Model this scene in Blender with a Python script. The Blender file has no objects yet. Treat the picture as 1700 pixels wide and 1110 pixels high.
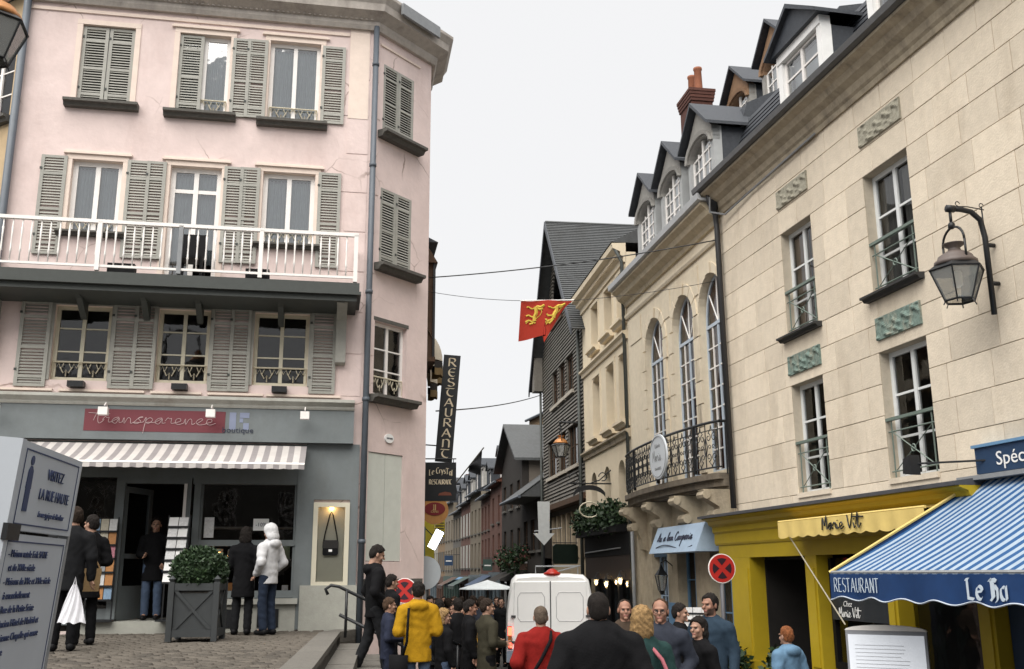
import bpy, math, random
import numpy as np
from mathutils import Matrix, Vector
random.seed(7); rnd = random.random
sc = bpy.context.scene
COL = sc.collection
R = math.radians
# ---------------------------------------------------------------- camera
cam_d = bpy.data.cameras.new('camera'); cam = bpy.data.objects.new('camera', cam_d); COL.objects.link(cam)
cam_d.sensor_width = 36; cam_d.lens = 36*1650/1700; cam_d.clip_end = 3000; cam_d.clip_start = .05
cam.matrix_world = Matrix.Translation((0, 0, 1.7)) @ Matrix.Rotation(R(90+13.46), 4, 'X') @ Matrix.Rotation(-.005, 4, 'Z')
sc.camera = cam
# ---------------------------------------------------------------- overcast sky
world = bpy.data.worlds.new('World'); sc.world = world; world.use_nodes = True
wn, wl = world.node_tree.nodes, world.node_tree.links
bg = wn['Background']
sky = wn.new('ShaderNodeTexSky'); sky.sky_type = 'NISHITA'; sky.sun_disc = False
SUN_EL, SUN_AZ = 60, 205          # high behind the camera, a little to the left
sky.sun_elevation = R(SUN_EL); sky.sun_rotation = R(SUN_AZ)
mx = wn.new('ShaderNodeMix'); mx.data_type = 'RGBA'; mx.inputs[0].default_value = .975
wl.new(sky.outputs[0], mx.inputs[6]); mx.inputs[7].default_value = (4.45, 4.45, 4.48, 1)   # cloud cover
wl.new(mx.outputs[2], bg.inputs[0]); bg.inputs[1].default_value = .05
# ---------------------------------------------------------------- sun behind thick cloud
sd = bpy.data.lights.new('sun', 'SUN'); sd.energy = 1.5; sd.angle = R(75); sd.color = (1, .96, .9)
so = bpy.data.objects.new('sun', sd); COL.objects.link(so)
az, el = R(SUN_AZ), R(SUN_EL)
so.rotation_euler = Vector((math.sin(az)*math.cos(el), math.cos(az)*math.cos(el), math.sin(el))).to_track_quat('Z', 'Y').to_euler()
vs = sc.view_settings; vs.view_transform = 'Standard'; vs.look = 'None'; vs.gamma = 1; vs.exposure = 2.05; vs.use_curve_mapping = False
sc.cycles.transparent_max_bounces = 16
# ---------------------------------------------------------------- materials
MATS = {}
def mat(name, col, rough=.7, var=.12, scale=6., bump=0., metal=0., emit=0., rand=0., spec=.4, stain=None, stain_s=1.2, coat=0.):
    if name in MATS: return MATS[name]
    m = bpy.data.materials.new(name); m.use_nodes = True; n, l = m.node_tree.nodes, m.node_tree.links
    b = n['Principled BSDF']; b.inputs['Roughness'].default_value = rough; b.inputs['Metallic'].default_value = metal
    b.inputs['Specular IOR Level'].default_value = spec; b.inputs['Coat Weight'].default_value = coat
    geo = n.new('ShaderNodeNewGeometry')
    ns = n.new('ShaderNodeTexNoise'); ns.inputs['Scale'].default_value = scale; ns.inputs['Detail'].default_value = 6; ns.inputs['Roughness'].default_value = .65
    l.new(geo.outputs['Position'], ns.inputs['Vector'])
    mr = n.new('ShaderNodeMapRange'); mr.inputs[1].default_value = .25; mr.inputs[2].default_value = .75; mr.inputs[3].default_value = 1-var; mr.inputs[4].default_value = 1+var*.7
    l.new(ns.outputs[0], mr.inputs[0])
    fac = mr.outputs[0]
    if rand:
        oi = n.new('ShaderNodeObjectInfo'); r2 = n.new('ShaderNodeMapRange'); r2.inputs[3].default_value = 1-rand; r2.inputs[4].default_value = 1+rand*.6
        l.new(oi.outputs['Random'], r2.inputs[0]); mu = n.new('ShaderNodeMath'); mu.operation = 'MULTIPLY'
        l.new(fac, mu.inputs[0]); l.new(r2.outputs[0], mu.inputs[1]); fac = mu.outputs[0]
    base = n.new('ShaderNodeRGB'); base.outputs[0].default_value = (*col, 1); src = base.outputs[0]
    if stain:
        s2 = n.new('ShaderNodeTexNoise'); s2.inputs['Scale'].default_value = stain_s; s2.inputs['Detail'].default_value = 8; s2.inputs['Roughness'].default_value = .7
        mp = n.new('ShaderNodeMapping'); mp.inputs['Scale'].default_value = (1, 1, .35); l.new(geo.outputs['Position'], mp.inputs[0]); l.new(mp.outputs[0], s2.inputs['Vector'])
        r3 = n.new('ShaderNodeMapRange'); r3.inputs[1].default_value = .5; r3.inputs[2].default_value = .78; l.new(s2.outputs[0], r3.inputs[0])
        ms = n.new('ShaderNodeMix'); ms.data_type = 'RGBA'; l.new(r3.outputs[0], ms.inputs[0]); l.new(src, ms.inputs[6]); ms.inputs[7].default_value = (*stain, 1); src = ms.outputs[2]
    vm = n.new('ShaderNodeVectorMath'); vm.operation = 'SCALE'; l.new(src, vm.inputs[0]); l.new(fac, vm.inputs['Scale'])
    l.new(vm.outputs[0], b.inputs['Base Color'])
    if bump:
        bp = n.new('ShaderNodeBump'); bp.inputs['Strength'].default_value = bump; bp.inputs['Distance'].default_value = .02
        n2 = n.new('ShaderNodeTexNoise'); n2.inputs['Scale'].default_value = scale*5; n2.inputs['Detail'].default_value = 5; l.new(geo.outputs['Position'], n2.inputs['Vector'])
        l.new(n2.outputs[0], bp.inputs['Height']); l.new(bp.outputs[0], b.inputs['Normal'])
    if emit: b.inputs['Emission Color'].default_value = (*col, 1); b.inputs['Emission Strength'].default_value = emit
    MATS[name] = m; return m
def stripes(name, c1, c2, period, duty=.5, axis=0, rough=.8):
    m = mat(name, c1, rough, .12, 3.); n, l = m.node_tree.nodes, m.node_tree.links
    rgb = [x for x in n if x.type == 'RGB'][0]; tgt = rgb.outputs[0].links[0].to_socket
    tc = n.new('ShaderNodeTexCoord'); sx = n.new('ShaderNodeSeparateXYZ'); l.new(tc.outputs['Object'], sx.inputs[0])
    d = n.new('ShaderNodeMath'); d.operation = 'DIVIDE'; l.new(sx.outputs[axis], d.inputs[0]); d.inputs[1].default_value = period
    f = n.new('ShaderNodeMath'); f.operation = 'FRACT'; l.new(d.outputs[0], f.inputs[0])
    g = n.new('ShaderNodeMath'); g.operation = 'GREATER_THAN'; l.new(f.outputs[0], g.inputs[0]); g.inputs[1].default_value = duty
    mi = n.new('ShaderNodeMix'); mi.data_type = 'RGBA'; l.new(g.outputs[0], mi.inputs[0]); l.new(rgb.outputs[0], mi.inputs[6]); mi.inputs[7].default_value = (*c2, 1)
    l.new(mi.outputs[2], tgt); return m
def glass(name, tint=(.9, .93, .95), refl=.10, mist=0.):
    if name in MATS: return MATS[name]
    m = bpy.data.materials.new(name); m.use_nodes = True; n, l = m.node_tree.nodes, m.node_tree.links
    n.remove(n['Principled BSDF']); out = [x for x in n if x.type == 'OUTPUT_MATERIAL'][0]
    tr = n.new('ShaderNodeBsdfTransparent'); tr.inputs[0].default_value = (*tint, 1)
    gl = n.new('ShaderNodeBsdfGlossy'); gl.inputs['Roughness'].default_value = .03
    fr = n.new('ShaderNodeFresnel'); fr.inputs[0].default_value = 1.5
    geo = n.new('ShaderNodeNewGeometry'); ns = n.new('ShaderNodeTexNoise'); ns.inputs['Scale'].default_value = 2.5; l.new(geo.outputs['Position'], ns.inputs['Vector'])
    bp = n.new('ShaderNodeBump'); bp.inputs['Strength'].default_value = .15; bp.inputs['Distance'].default_value = .02; l.new(ns.outputs[0], bp.inputs['Height'])
    l.new(bp.outputs[0], gl.inputs['Normal']); l.new(bp.outputs[0], fr.inputs['Normal'])
    ad = n.new('ShaderNodeMath'); ad.operation = 'ADD'; l.new(fr.outputs[0], ad.inputs[0]); ad.inputs[1].default_value = refl
    ad.use_clamp = True
    mi = n.new('ShaderNodeMixShader'); l.new(ad.outputs[0], mi.inputs[0]); l.new(tr.outputs[0], mi.inputs[1]); l.new(gl.outputs[0], mi.inputs[2])
    last = mi.outputs[0]
    if mist:
        df = n.new('ShaderNodeBsdfDiffuse'); df.inputs[0].default_value = (.7, .72, .7, 1); m2 = n.new('ShaderNodeMixShader'); m2.inputs[0].default_value = mist
        l.new(last, m2.inputs[1]); l.new(df.outputs[0], m2.inputs[2]); last = m2.outputs[0]
    l.new(last, out.inputs[0]); MATS[name] = m; return m
PINK = mat('pink_plaster', (.69, .565, .535), .9, .10, 2.5, .25, stain=(.58, .455, .425), stain_s=1.0)
def cracks(m, sc_=.9, dark=.72):
    n, l = m.node_tree.nodes, m.node_tree.links; bs = n['Principled BSDF']; src = bs.inputs['Base Color'].links[0].from_socket
    geo = n.new('ShaderNodeNewGeometry'); wn_ = n.new('ShaderNodeTexNoise'); wn_.inputs['Scale'].default_value = 2.2; wn_.inputs['Detail'].default_value = 6; l.new(geo.outputs['Position'], wn_.inputs['Vector'])
    ad = n.new('ShaderNodeVectorMath'); ad.operation = 'MULTIPLY_ADD'; l.new(wn_.outputs['Color'], ad.inputs[0]); ad.inputs[1].default_value = (.25, .25, .25); l.new(geo.outputs['Position'], ad.inputs[2])
    vo = n.new('ShaderNodeTexVoronoi'); vo.feature = 'DISTANCE_TO_EDGE'; vo.inputs['Scale'].default_value = sc_; l.new(ad.outputs[0], vo.inputs['Vector'])
    r1_ = n.new('ShaderNodeMapRange'); r1_.inputs[1].default_value = .002; r1_.inputs[2].default_value = .012; r1_.inputs[3].default_value = 1; r1_.inputs[4].default_value = 0; l.new(vo.outputs['Distance'], r1_.inputs[0])
    n2 = n.new('ShaderNodeTexNoise'); n2.inputs['Scale'].default_value = .9; l.new(geo.outputs['Position'], n2.inputs['Vector']); r2_ = n.new('ShaderNodeMapRange'); r2_.inputs[1].default_value = .52; r2_.inputs[2].default_value = .68; l.new(n2.outputs[0], r2_.inputs[0])
    mu = n.new('ShaderNodeMath'); mu.operation = 'MULTIPLY'; l.new(r1_.outputs[0], mu.inputs[0]); l.new(r2_.outputs[0], mu.inputs[1])
    mi = n.new('ShaderNodeMix'); mi.data_type = 'RGBA'; l.new(mu.outputs[0], mi.inputs[0]); l.new(src, mi.inputs[6]); mi.inputs[7].default_value = (.30, .22, .19, 1); l.new(mi.outputs[2], bs.inputs['Base Color'])
cracks(PINK)
PINKT = mat('pale_plaster_trim', (.74, .62, .54), .85, .08, 5, .1)
SHUT = mat('grey_shutter_paint', (.35, .345, .31), .6, .12, 9, rand=.10)
SHOPG = mat('grey_shop_paint', (.155, .175, .18), .55, .10, 5, .05, stain=(.13, .142, .14), stain_s=2.)
WHITE = mat('white_paint', (.80, .77, .74), .5, .06, 8)
SILL = mat('dark_sill_stone', (.10, .095, .085), .85, .25, 12, .2)
DKGRN = mat('dark_green_grey_paint', (.05, .056, .052), .6, .12, 9)
STONE = mat('cream_stone', (.68, .595, .475), .9, .10, 7, .3, rand=.12, stain=(.53, .45, .345), stain_s=1.3)
STONE2 = mat('warm_cream_stone', (.70, .615, .475), .9, .10, 6, .25, stain=(.57, .48, .35), stain_s=1.1)
STONEJ = mat('shaded_reveal_stone', (.50, .44, .35), .9, .12, 7, .3)  # darker copy of the cream stone, reveal shade put into the colour
MORTAR = mat('mortar', (.33, .27, .19), .95, .2, 20)
GRIME = mat('weathered_cornice_stone', (.40, .34, .25), .9, .25, 5, .4, stain=(.13, .11, .09), stain_s=2.2)
SLATE = mat('roof_slate', (.036, .041, .050), .5, .3, 14, .4, rand=.25)
SLATEW = mat('weathered_slate_cladding', (.155, .142, .122), .6, .3, 9, .3, stain=(.07, .065, .058), stain_s=2)
SLATER = mat('pale_roof_slate', (.068, .072, .074), .6, .25, 8, .3, stain=(.045, .046, .045), stain_s=1)
LEAD = mat('zinc_and_lead', (.24, .25, .26), .5, .2, 6)
ZINC = mat('blue_grey_pipe_paint', (.085, .10, .12), .5, .15, 6)
IRON = mat('black_iron', (.012, .013, .015), .45, .2, 20)
GREENI = mat('green_iron', (.14, .18, .155), .5, .15, 20)
CREAMI = mat('cream_iron', (.55, .50, .38), .6, .15, 20)
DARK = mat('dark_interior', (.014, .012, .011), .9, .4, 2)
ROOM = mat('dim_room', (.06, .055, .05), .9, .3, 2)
CURT = mat('net_curtain', (.74, .77, .78), .9, .06, 10); CURTG = mat('grey_net_curtain', (.46, .50, .51), .9, .10, 6)
BLIND = mat('brown_blind', (.33, .24, .17), .8, .1, 10)
REDCURT = mat('red_brown_curtain', (.20, .07, .05), .8, .15, 6)
GLASS = glass('window_glass', (.9, .93, .95), .03); GLASSU = glass('sky_facing_glass', (.8, .84, .86), .22); GLASSL = glass('lantern_glass', (.75, .73, .68), .12, .25)
BLUEP = mat('pale_blue_paint', (.34, .44, .56), .55, .12, 8)
BLUED = mat('mid_blue_paint', (.13, .26, .42), .55, .12, 8)
YEL = mat('yellow_shop_paint', (.41, .295, .015), .5, .08, 4)
YELA = mat('pale_yellow_canvas', (.66, .50, .17), .85, .10, 5)
NAVY = mat('navy_paint', (.018, .045, .10), .5, .1, 6)
BLUEC = mat('blue_canvas', (.005, .034, .12), .8, .15, 5)
BLACKP = mat('black_paint', (.007, .007, .008), .6, .2, 6, spec=.15)
WOOD = mat('brown_timber', (.075, .042, .024), .8, .3, 10, .3)
WOODG = mat('grey_timber', (.15, .14, .12), .8, .2, 10, .3)
BRICK = mat('red_brick', (.095, .038, .028), .9, .25, 14, .3, rand=.2)
TERRA = mat('terracotta', (.24, .085, .042), .8, .15, 14)
COPPER = mat('copper_red_metal', (.30, .12, .07), .5, .2, 10, metal=.3)
BRASS = mat('orange_copper', (.45, .20, .07), .45, .2, 10, metal=.3)
LEAF = mat('dark_leaf', (.015, .036, .012), .6, .4, 5, rand=.2)
LEAFL = mat('light_leaf', (.028, .058, .018), .6, .4, 5, rand=.2)
ASPH = mat('street_paving', (.065, .062, .057), .85, .25, 3, .4)
COBB = mat('cobble_stone', (.080, .069, .056), .8, .22, 14, .5, rand=.35)
GROUT = mat('cobble_joint', (.075, .066, .055), .95, .3, 12, .4)
KERB = mat('kerb_granite', (.13, .122, .108), .85, .2, 14, .4, rand=.1)
REDS = mat('red_sign_face', (.42, .022, .018), .45, .06, 9)
INK = mat('dark_ink', (.03, .035, .06), .7, .05, 9)
PAPER = mat('white_paper', (.78, .78, .77), .7, .05, 9, rand=.1)
GOLD = mat('faded_gold_paint', (.52, .40, .16), .6, .1, 9)
# ---------------------------------------------------------------- mesh building
class MB:
    def __init__(s): s.v = []; s.f = []; s.m = []
    def face(s, pts, m=0):
        i = len(s.v); s.v += [tuple(p) for p in pts]; s.f.append(tuple(range(i, i+len(pts)))); s.m.append(m)
    def box(s, x0, x1, y0, y1, z0, z1, m=0):
        i = len(s.v)
        s.v += [(x0,y0,z0),(x1,y0,z0),(x1,y1,z0),(x0,y1,z0),(x0,y0,z1),(x1,y0,z1),(x1,y1,z1),(x0,y1,z1)]
        for q in ((0,3,2,1),(4,5,6,7),(0,1,5,4),(1,2,6,5),(2,3,7,6),(3,0,4,7)): s.f.append(tuple(i+k for k in q)); s.m.append(m)
        return s
    def hexa(s, p, m=0):      # 8 corners, same order as box
        i = len(s.v); s.v += [tuple(a) for a in p]
        for q in ((0,3,2,1),(4,5,6,7),(0,1,5,4),(1,2,6,5),(2,3,7,6),(3,0,4,7)): s.f.append(tuple(i+k for k in q)); s.m.append(m)
        return s
    def prism(s, pts, y0, y1, m=0, ax='y'):   # polygon given in (x,z), extruded along y (or (y,z) along x, (x,y) along z)
        n = len(pts); i = len(s.v)
        def P(a, b, c): return (a, c, b) if ax == 'y' else ((c, a, b) if ax == 'x' else (a, b, c))
        s.v += [P(a, b, y0) for a, b in pts] + [P(a, b, y1) for a, b in pts]
        s.f.append(tuple(range(i, i+n))); s.f.append(tuple(range(i+2*n-1, i+n-1, -1))); s.m += [m, m]
        for k in range(n):
            k2 = (k+1) % n; s.f.append((i+k, i+n+k, i+n+k2, i+k2)); s.m.append(m)
        return s
    def tube(s, pts, r, n=6, m=0, r1=None, close=False):
        pts = [Vector(p) for p in pts]; N = len(pts); i = len(s.v); up = None
        for k, p in enumerate(pts):
            a = pts[k-1] if (k or close) else p; b = pts[(k+1) % N] if (k < N-1 or close) else p
            t = (b-a).normalized()
            if up is None:
                up = Vector((0, 0, 1)) if abs(t.z) < .9 else Vector((1, 0, 0))
            x = t.cross(up); x = x.normalized() if x.length > 1e-6 else Vector((1, 0, 0)); y = t.cross(x); up = -y
            rr = r if r1 is None else r+(r1-r)*k/max(1, N-1)
            for q in range(n):
                a_ = 2*math.pi*q/n; s.v.append(tuple(p+x*(rr*math.cos(a_))+y*(rr*math.sin(a_))))
        for k in range(N if close else N-1):
            k2 = (k+1) % N
            for q in range(n):
                q2 = (q+1) % n; s.f.append((i+k*n+q, i+k*n+q2, i+k2*n+q2, i+k2*n+q)); s.m.append(m)
        if not close:
            s.f.append(tuple(i+q for q in range(n))[::-1]); s.f.append(tuple(i+(N-1)*n+q for q in range(n))); s.m += [m, m]
        return s
    def lathe(s, prof, c=(0, 0, 0), n=10, m=0, sx=1, sy=1, rot=0):
        i = len(s.v)
        for r, z in prof:
            for q in range(n):
                a = 2*math.pi*q/n+rot; s.v.append((c[0]+r*sx*math.cos(a), c[1]+r*sy*math.sin(a), c[2]+z))
        for k in range(len(prof)-1):
            for q in range(n):
                q2 = (q+1) % n; s.f.append((i+k*n+q, i+k*n+q2, i+(k+1)*n+q2, i+(k+1)*n+q)); s.m.append(m)
        s.f.append(tuple(i+q for q in range(n))[::-1]); s.f.append(tuple(i+(len(prof)-1)*n+q for q in range(n))); s.m += [m, m]
        return s
    def disc(s, c, r, y0, y1, n=24, m=0, rx=None):  # disc in xz plane
        rx = rx or r
        return s.prism([(c[0]+rx*math.cos(2*math.pi*k/n), c[1]+r*math.sin(2*math.pi*k/n)) for k in range(n)], y0, y1, m)
    def grid(s, f, nu, nv, m=0):
        i = len(s.v)
        for a in range(nu+1):
            for b in range(nv+1): s.v.append(tuple(f(a/nu, b/nv)))
        for a in range(nu):
            for b in range(nv):
                k = i+a*(nv+1)+b; s.f.append((k, k+nv+1, k+nv+2, k+1)); s.m.append(m)
        return s
    def mesh(s, name, mats, smooth=False):
        me = bpy.data.meshes.new(name); me.from_pydata(s.v, [], s.f)
        if not isinstance(mats, (list, tuple)): mats = [mats]
        for m in mats: me.materials.append(m)
        if len(mats) > 1: me.polygons.foreach_set('material_index', s.m)
        if smooth: me.polygons.foreach_set('use_smooth', [True]*len(me.polygons))
        me.update(); return me
    def build(s, name, mats, parent=None, loc=(0, 0, 0), rot=0, smooth=False, kind=None):
        return put(name, s.mesh(name, mats, smooth), parent, loc, rot, kind)
def put(name, me, parent=None, loc=(0, 0, 0), rot=0, kind=None, rot3=None, label=None):
    o = bpy.data.objects.new(name, me); COL.objects.link(o); o.parent = parent; o.location = loc
    o.rotation_euler = rot3 if rot3 else (0, 0, rot)
    if kind: o['kind'] = kind
    if label: o['label'] = label
    return o
def thing(name, label, cat, loc=(0, 0, 0), rot=0, group=None):
    o = put(name, None, None, loc, rot); o.empty_display_size = .1; o['label'] = label; o['category'] = cat
    if group: o['group'] = group
    return o
def tag(o, label, cat, group=None):
    o['label'] = label; o['category'] = cat
    if group: o['group'] = group
    return o
def struct(name, mb, mats, loc=(0, 0, 0), rot=0, smooth=False):
    return mb.build(name, mats, None, loc, rot, smooth, 'structure')
CACHE = {}
def cbox(w, d, h, m, bev=0.):     # cached box mesh: x centred, y from 0 to d, z from 0 to h
    k = (round(w, 3), round(d, 3), round(h, 3), m.name, bev)
    if k not in CACHE:
        b = MB()
        if bev:
            e = bev; w2 = w/2      # chamfered front edge
            pts = [(-w2, e), (-w2+e, 0), (w2-e, 0), (w2, e)]
            f0 = [(-w2+e, 0, e), (w2-e, 0, e), (w2-e, 0, h-e), (-w2+e, 0, h-e)]; f1 = [(-w2, e, 0), (w2, e, 0), (w2, e, h), (-w2, e, h)]; f2 = [(-w2, d, 0), (w2, d, 0), (w2, d, h), (-w2, d, h)]
            b.v = f0+f1+f2; b.f = [(0, 1, 2, 3)]+[(a+c, a+(c+1) % 4, a-4+(c+1) % 4, a-4+c) for a in (4, 8) for c in range(4)]; b.m = [0]*len(b.f)
        else: b.box(-w/2, w/2, 0, d, 0, h)
        CACHE[k] = b.mesh('block', m)
    return CACHE[k]
def cpane(w, h, m):
    k = ('pane', round(w, 3), round(h, 3), m.name)
    if k not in CACHE: CACHE[k] = (lambda b: (b.face([(-w/2, 0, 0), (w/2, 0, 0), (w/2, 0, h), (-w/2, 0, h)]), b.mesh('pane', m))[1])(MB())
    return CACHE[k]
class Fr:                         # a facade frame inside a thing: x along the wall, y into the wall, z up
    def __init__(s, root, x=0, y=0, rot=0): s.r = root; s.x = x; s.y = y; s.a = rot; s.c, s.s = math.cos(rot), math.sin(rot)
    def loc(s, p): return (s.x+p[0]*s.c-p[1]*s.s, s.y+p[0]*s.s+p[1]*s.c, p[2])
    def add(s, name, mb, mats, p=(0, 0, 0), smooth=False, kind=None, rot=0, label=None):
        me = mb.mesh(name, mats, smooth) if isinstance(mb, MB) else mb
        return put(name, me, s.r, s.loc(p), s.a+rot, kind, label=label)
def arc(cx, cz, rx, rz, a0, a1, n): return [(cx+rx*math.cos(R(a0+(a1-a0)*k/n)), cz+rz*math.sin(R(a0+(a1-a0)*k/n))) for k in range(n+1)]
def wall(fr, u0, u1, z0, z1, holes, m, v=0, depth=.22, name='wall', mr=None, back=.3):
    """a wall with openings; holes = (u0,u1,z0,z1[,rise]) where rise is the height of a round head inside the hole"""
    b = MB(); us = sorted({u0, u1, *[h[0] for h in holes], *[h[1] for h in holes]}); zs = sorted({z0, z1, *[h[2] for h in holes], *[h[3] for h in holes]})
    us = [u for u in us if u0 <= u <= u1]; zs = [z for z in zs if z0 <= z <= z1]
    for i in range(len(us)-1):
        for j in range(len(zs)-1):
            a, c = (us[i]+us[i+1])/2, (zs[j]+zs[j+1])/2
            if any(h[0] < a < h[1] and h[2] < c < h[3] for h in holes): continue
            b.face([(us[i], v, zs[j]), (us[i+1], v, zs[j]), (us[i+1], v, zs[j+1]), (us[i], v, zs[j+1])])
    for h in holes:
        a, c, e, g = h[:4]; w2 = v+depth; rise = h[4] if len(h) > 4 else 0
        zt = g-rise
        b.face([(a, v, e), (a, v, zt), (a, w2, zt), (a, w2, e)], 1); b.face([(c, v, zt), (c, v, e), (c, w2, e), (c, w2, zt)], 1)
        b.face([(c, v, e), (a, v, e), (a, w2, e), (c, w2, e)], 1)
        if rise:
            A = arc((a+c)/2, zt, (c-a)/2, rise, 180, 0, 14)
            for k in range(14):
                (x0, y0), (x1, y1) = A[k], A[k+1]
                b.face([(x0, v, y0), (x1, v, y1), (x1, w2, y1), (x0, w2, y0)], 1)
                b.face([(x0, v, y0), (x1, v, y1), (x1, v, g), (x0, v, g)])
        else: b.face([(a, v, g), (c, v, g), (c, w2, g), (a, w2, g)], 1)
    # inner skin and rim so that the wall has thickness
    b.box(u0, u0+.02, v+.002, v+back, z0, z1); b.box(u1-.02, u1, v+.002, v+back, z0, z1)
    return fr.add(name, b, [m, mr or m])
def window(fr, uc, z0, w, h, v=.12, cols=2, rows=3, fm=None, gm=None, bar=.06, mull=.025, curtain=None, rise=0., transom=None, room=None, name='window', splits=None, curt_h=1., mm=None):
    """casement window: frame is the part, panes and curtain its sub-parts"""
    fm = fm or WHITE; gm = gm or GLASS
    b = MB(); x0, x1 = -w/2, w/2; d = .05; zt = h-rise
    b.box(x0, x0+bar, 0, d, 0, zt); b.box(x1-bar, x1, 0, d, 0, zt); b.box(x0+bar, x1-bar, .002, d, 0, bar)
    if not rise: b.box(x0+bar, x1-bar, .002, d, h-bar, h)
    else:
        A, B = arc(0, zt, w/2, rise, 180, 0, 12), arc(0, zt, w/2-bar, rise-bar, 180, 0, 12)
        for k in range(12): b.hexa([(A[k][0], 0, A[k][1]), (A[k+1][0], 0, A[k+1][1]), (A[k+1][0], d, A[k+1][1]), (A[k][0], d, A[k][1]), (B[k][0], 0, B[k][1]), (B[k+1][0], 0, B[k+1][1]), (B[k+1][0], d, B[k+1][1]), (B[k][0], d, B[k][1])])
        b.box(x0+bar, x1-bar, -.01, d, zt-bar*.8, zt+bar*.4)
        for ang in (45, 90, 135):
            c_, s_ = math.cos(R(ang)), math.sin(R(ang)); b.tube([(0, .02, zt), (c_*(w/2-bar/2), .02, zt+s_*(rise-bar/2))], .018, 4, 1)
    gw = (w-2*bar)/cols; top = zt-(bar if rise else bar); zlist = splits or [bar+(top-bar)*k/rows for k in range(1, rows)]
    for c in range(1, cols):
        t = bar if (cols == 2 or c == cols//2) else mull
        b.box(x0+bar+gw*c-t/2, x0+bar+gw*c+t/2, -.006, d-.004, bar, top, 1 if t == mull else 0)
    for z in zlist: b.box(x0+bar, x1-bar, .006, d-.008, z-mull/2, z+mull/2, 1)
    o = fr.add(name, b, [fm, mm] if mm else fm, (uc, v, z0))
    zz = [bar]+list(zlist)+[top]
    for c in range(cols):
        for r in range(len(zz)-1):
            put('pane', cpane(gw-.01, zz[r+1]-zz[r]-.01, gm), o, (x0+bar+gw*(c+.5), .024, zz[r]+.005))
    if rise:
        p = MB(); p.face([(q[0], .024, q[1]) for q in arc(0, zt, w/2-bar, rise-bar, 0, 180, 12)])
        p.build('pane', gm, o)
    if curtain:
        g = MB()
        for s_ in ((-1, 1) if cols > 1 else (0,)):
            xa, xb = (x0+bar*.6, -.01) if s_ == -1 else ((.01, x1-bar*.6) if s_ == 1 else (x0+bar, x1-bar))
            hb = bar+(h-bar)*(1-curt_h)
            g.grid(lambda a, c: (xa+(xb-xa)*a, .11+.018*math.sin(a*38+s_), hb+(h-bar-.02-hb)*c), 40, 1)
        put('curtain', g.mesh('curtain', curtain), o)
    if room: put('room_back', cbox(w+.3, .02, h+.2, room), o, (0, .5, -.1))
    return o
def shutter(fr, uc, z0, w, h, v=-.045, m=None, bands=(.10, .44, .80), rot=0, label=None):
    m = m or SHUT; k = ('sh', round(w, 2), round(h, 2), m.name)
    if k not in CACHE:
        b = MB(); st = .06; b.box(-w/2, -w/2+st, 0, .035, 0, h); b.box(w/2-st, w/2, 0, .035, 0, h)
        zz = [0]+[h*q for q in bands]+[h-.05]
        for z in zz: b.box(-w/2+st, w/2-st, .002, .033, z, z+.05)
        l = MB(); n = int(h/.052)
        for q in range(n):
            z = (q+.5)*h/n
            if any(z0_-.012 < z < z0_+.062 for z0_ in zz): continue
            l.hexa([(-w/2+st, -.002+.006, z-.018), (w/2-st, .004, z-.018), (w/2-st, .010, z-.018), (-w/2+st, .010, z-.018), (-w/2+st, .026, z+.016), (w/2-st, .026, z+.016), (w/2-st, .032, z+.016), (-w/2+st, .032, z+.016)])
        hb = MB()
        for z in (.18*h, .85*h): hb.box(-w/2-.012, -w/2+.03, -.012, -.002, z, z+.04)
        CACHE[k] = (b.mesh('shutter', m), l.mesh('louvres', m), hb.mesh('hinge', DKGRN))
    A = CACHE[k]; o = fr.add('shutter', A[0], None, (uc, v, z0), rot=rot, label=label)
    put('louvres', A[1], o, kind='stuff'); put('hinge', A[2], o); return o
def grille(o, w, m, z, drop=.2, v=-.03):   # scalloped cast-iron guard of a window, a sub-part
    k = ('gr', round(w, 2), m.name, drop)
    if k not in CACHE:
        b = MB(); b.tube([(-w/2, 0, 0), (w/2, 0, 0)], .016, 5); n = 2
        b.tube([(-w/2, 0, -drop), (-w/2, 0, 0)], .009, 4); b.tube([(w/2, 0, -drop), (w/2, 0, 0)], .009, 4)
        for i in range(n):
            c = -w/2+w*(i+.5)/n; q = w/n/2
            for s_ in (-1, 1):
                b.tube([(c+s_*q*.95, 0, -.015), (c+s_*q*.75, 0, -drop*.42), (c+s_*q*.55, 0, -.03), (c+s_*q*.38, 0, -drop*.5), (c+s_*q*.2, 0, -.03)], .009, 4)
                b.tube([(c+s_*q*.45, 0, -drop*.35), (c+s_*q*.2, 0, -drop*.75), (c, 0, -drop*.55), (c, 0, -drop)], .010, 4)
        CACHE[k] = b.mesh('guard', m)
    return put('guard', CACHE[k], o, (0, v, z))
def sill(fr, uc, z, w, m, d=.22, h=.10, name='sill'):
    k = ('sill', round(w, 2), d, h, m.name)
    if k not in CACHE:
        b = MB().prism([(.05, -h), (-d*.55, -h), (-d*.72, -h*.5), (-d, -h*.42), (-d, 0), (.05, .02)], -w/2, w/2, ax='x'); CACHE[k] = b.mesh('sill', m)
    return fr.add(name, CACHE[k], None, (uc, 0, z))
def font(txt, size, m, parent, loc, rot3=(R(90), 0, 0), sx=1., shear=0., align='CENTER', ext=.002, name='lettering', space=1.):
    c = bpy.data.curves.new('t', 'FONT'); c.body = txt; c.size = size; c.extrude = ext; c.align_x = align; c.shear = shear; c.space_character = space; c.resolution_u = 3
    t = bpy.data.objects.new('t', c); COL.objects.link(t); me = bpy.data.meshes.new_from_object(t.evaluated_get(bpy.context.evaluated_depsgraph_get()))
    bpy.data.objects.remove(t); me.materials.clear(); me.materials.append(m)
    o = put(name, me, parent, loc, 0, rot3=rot3); o.scale = (sx, 1, 1); return o
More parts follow.
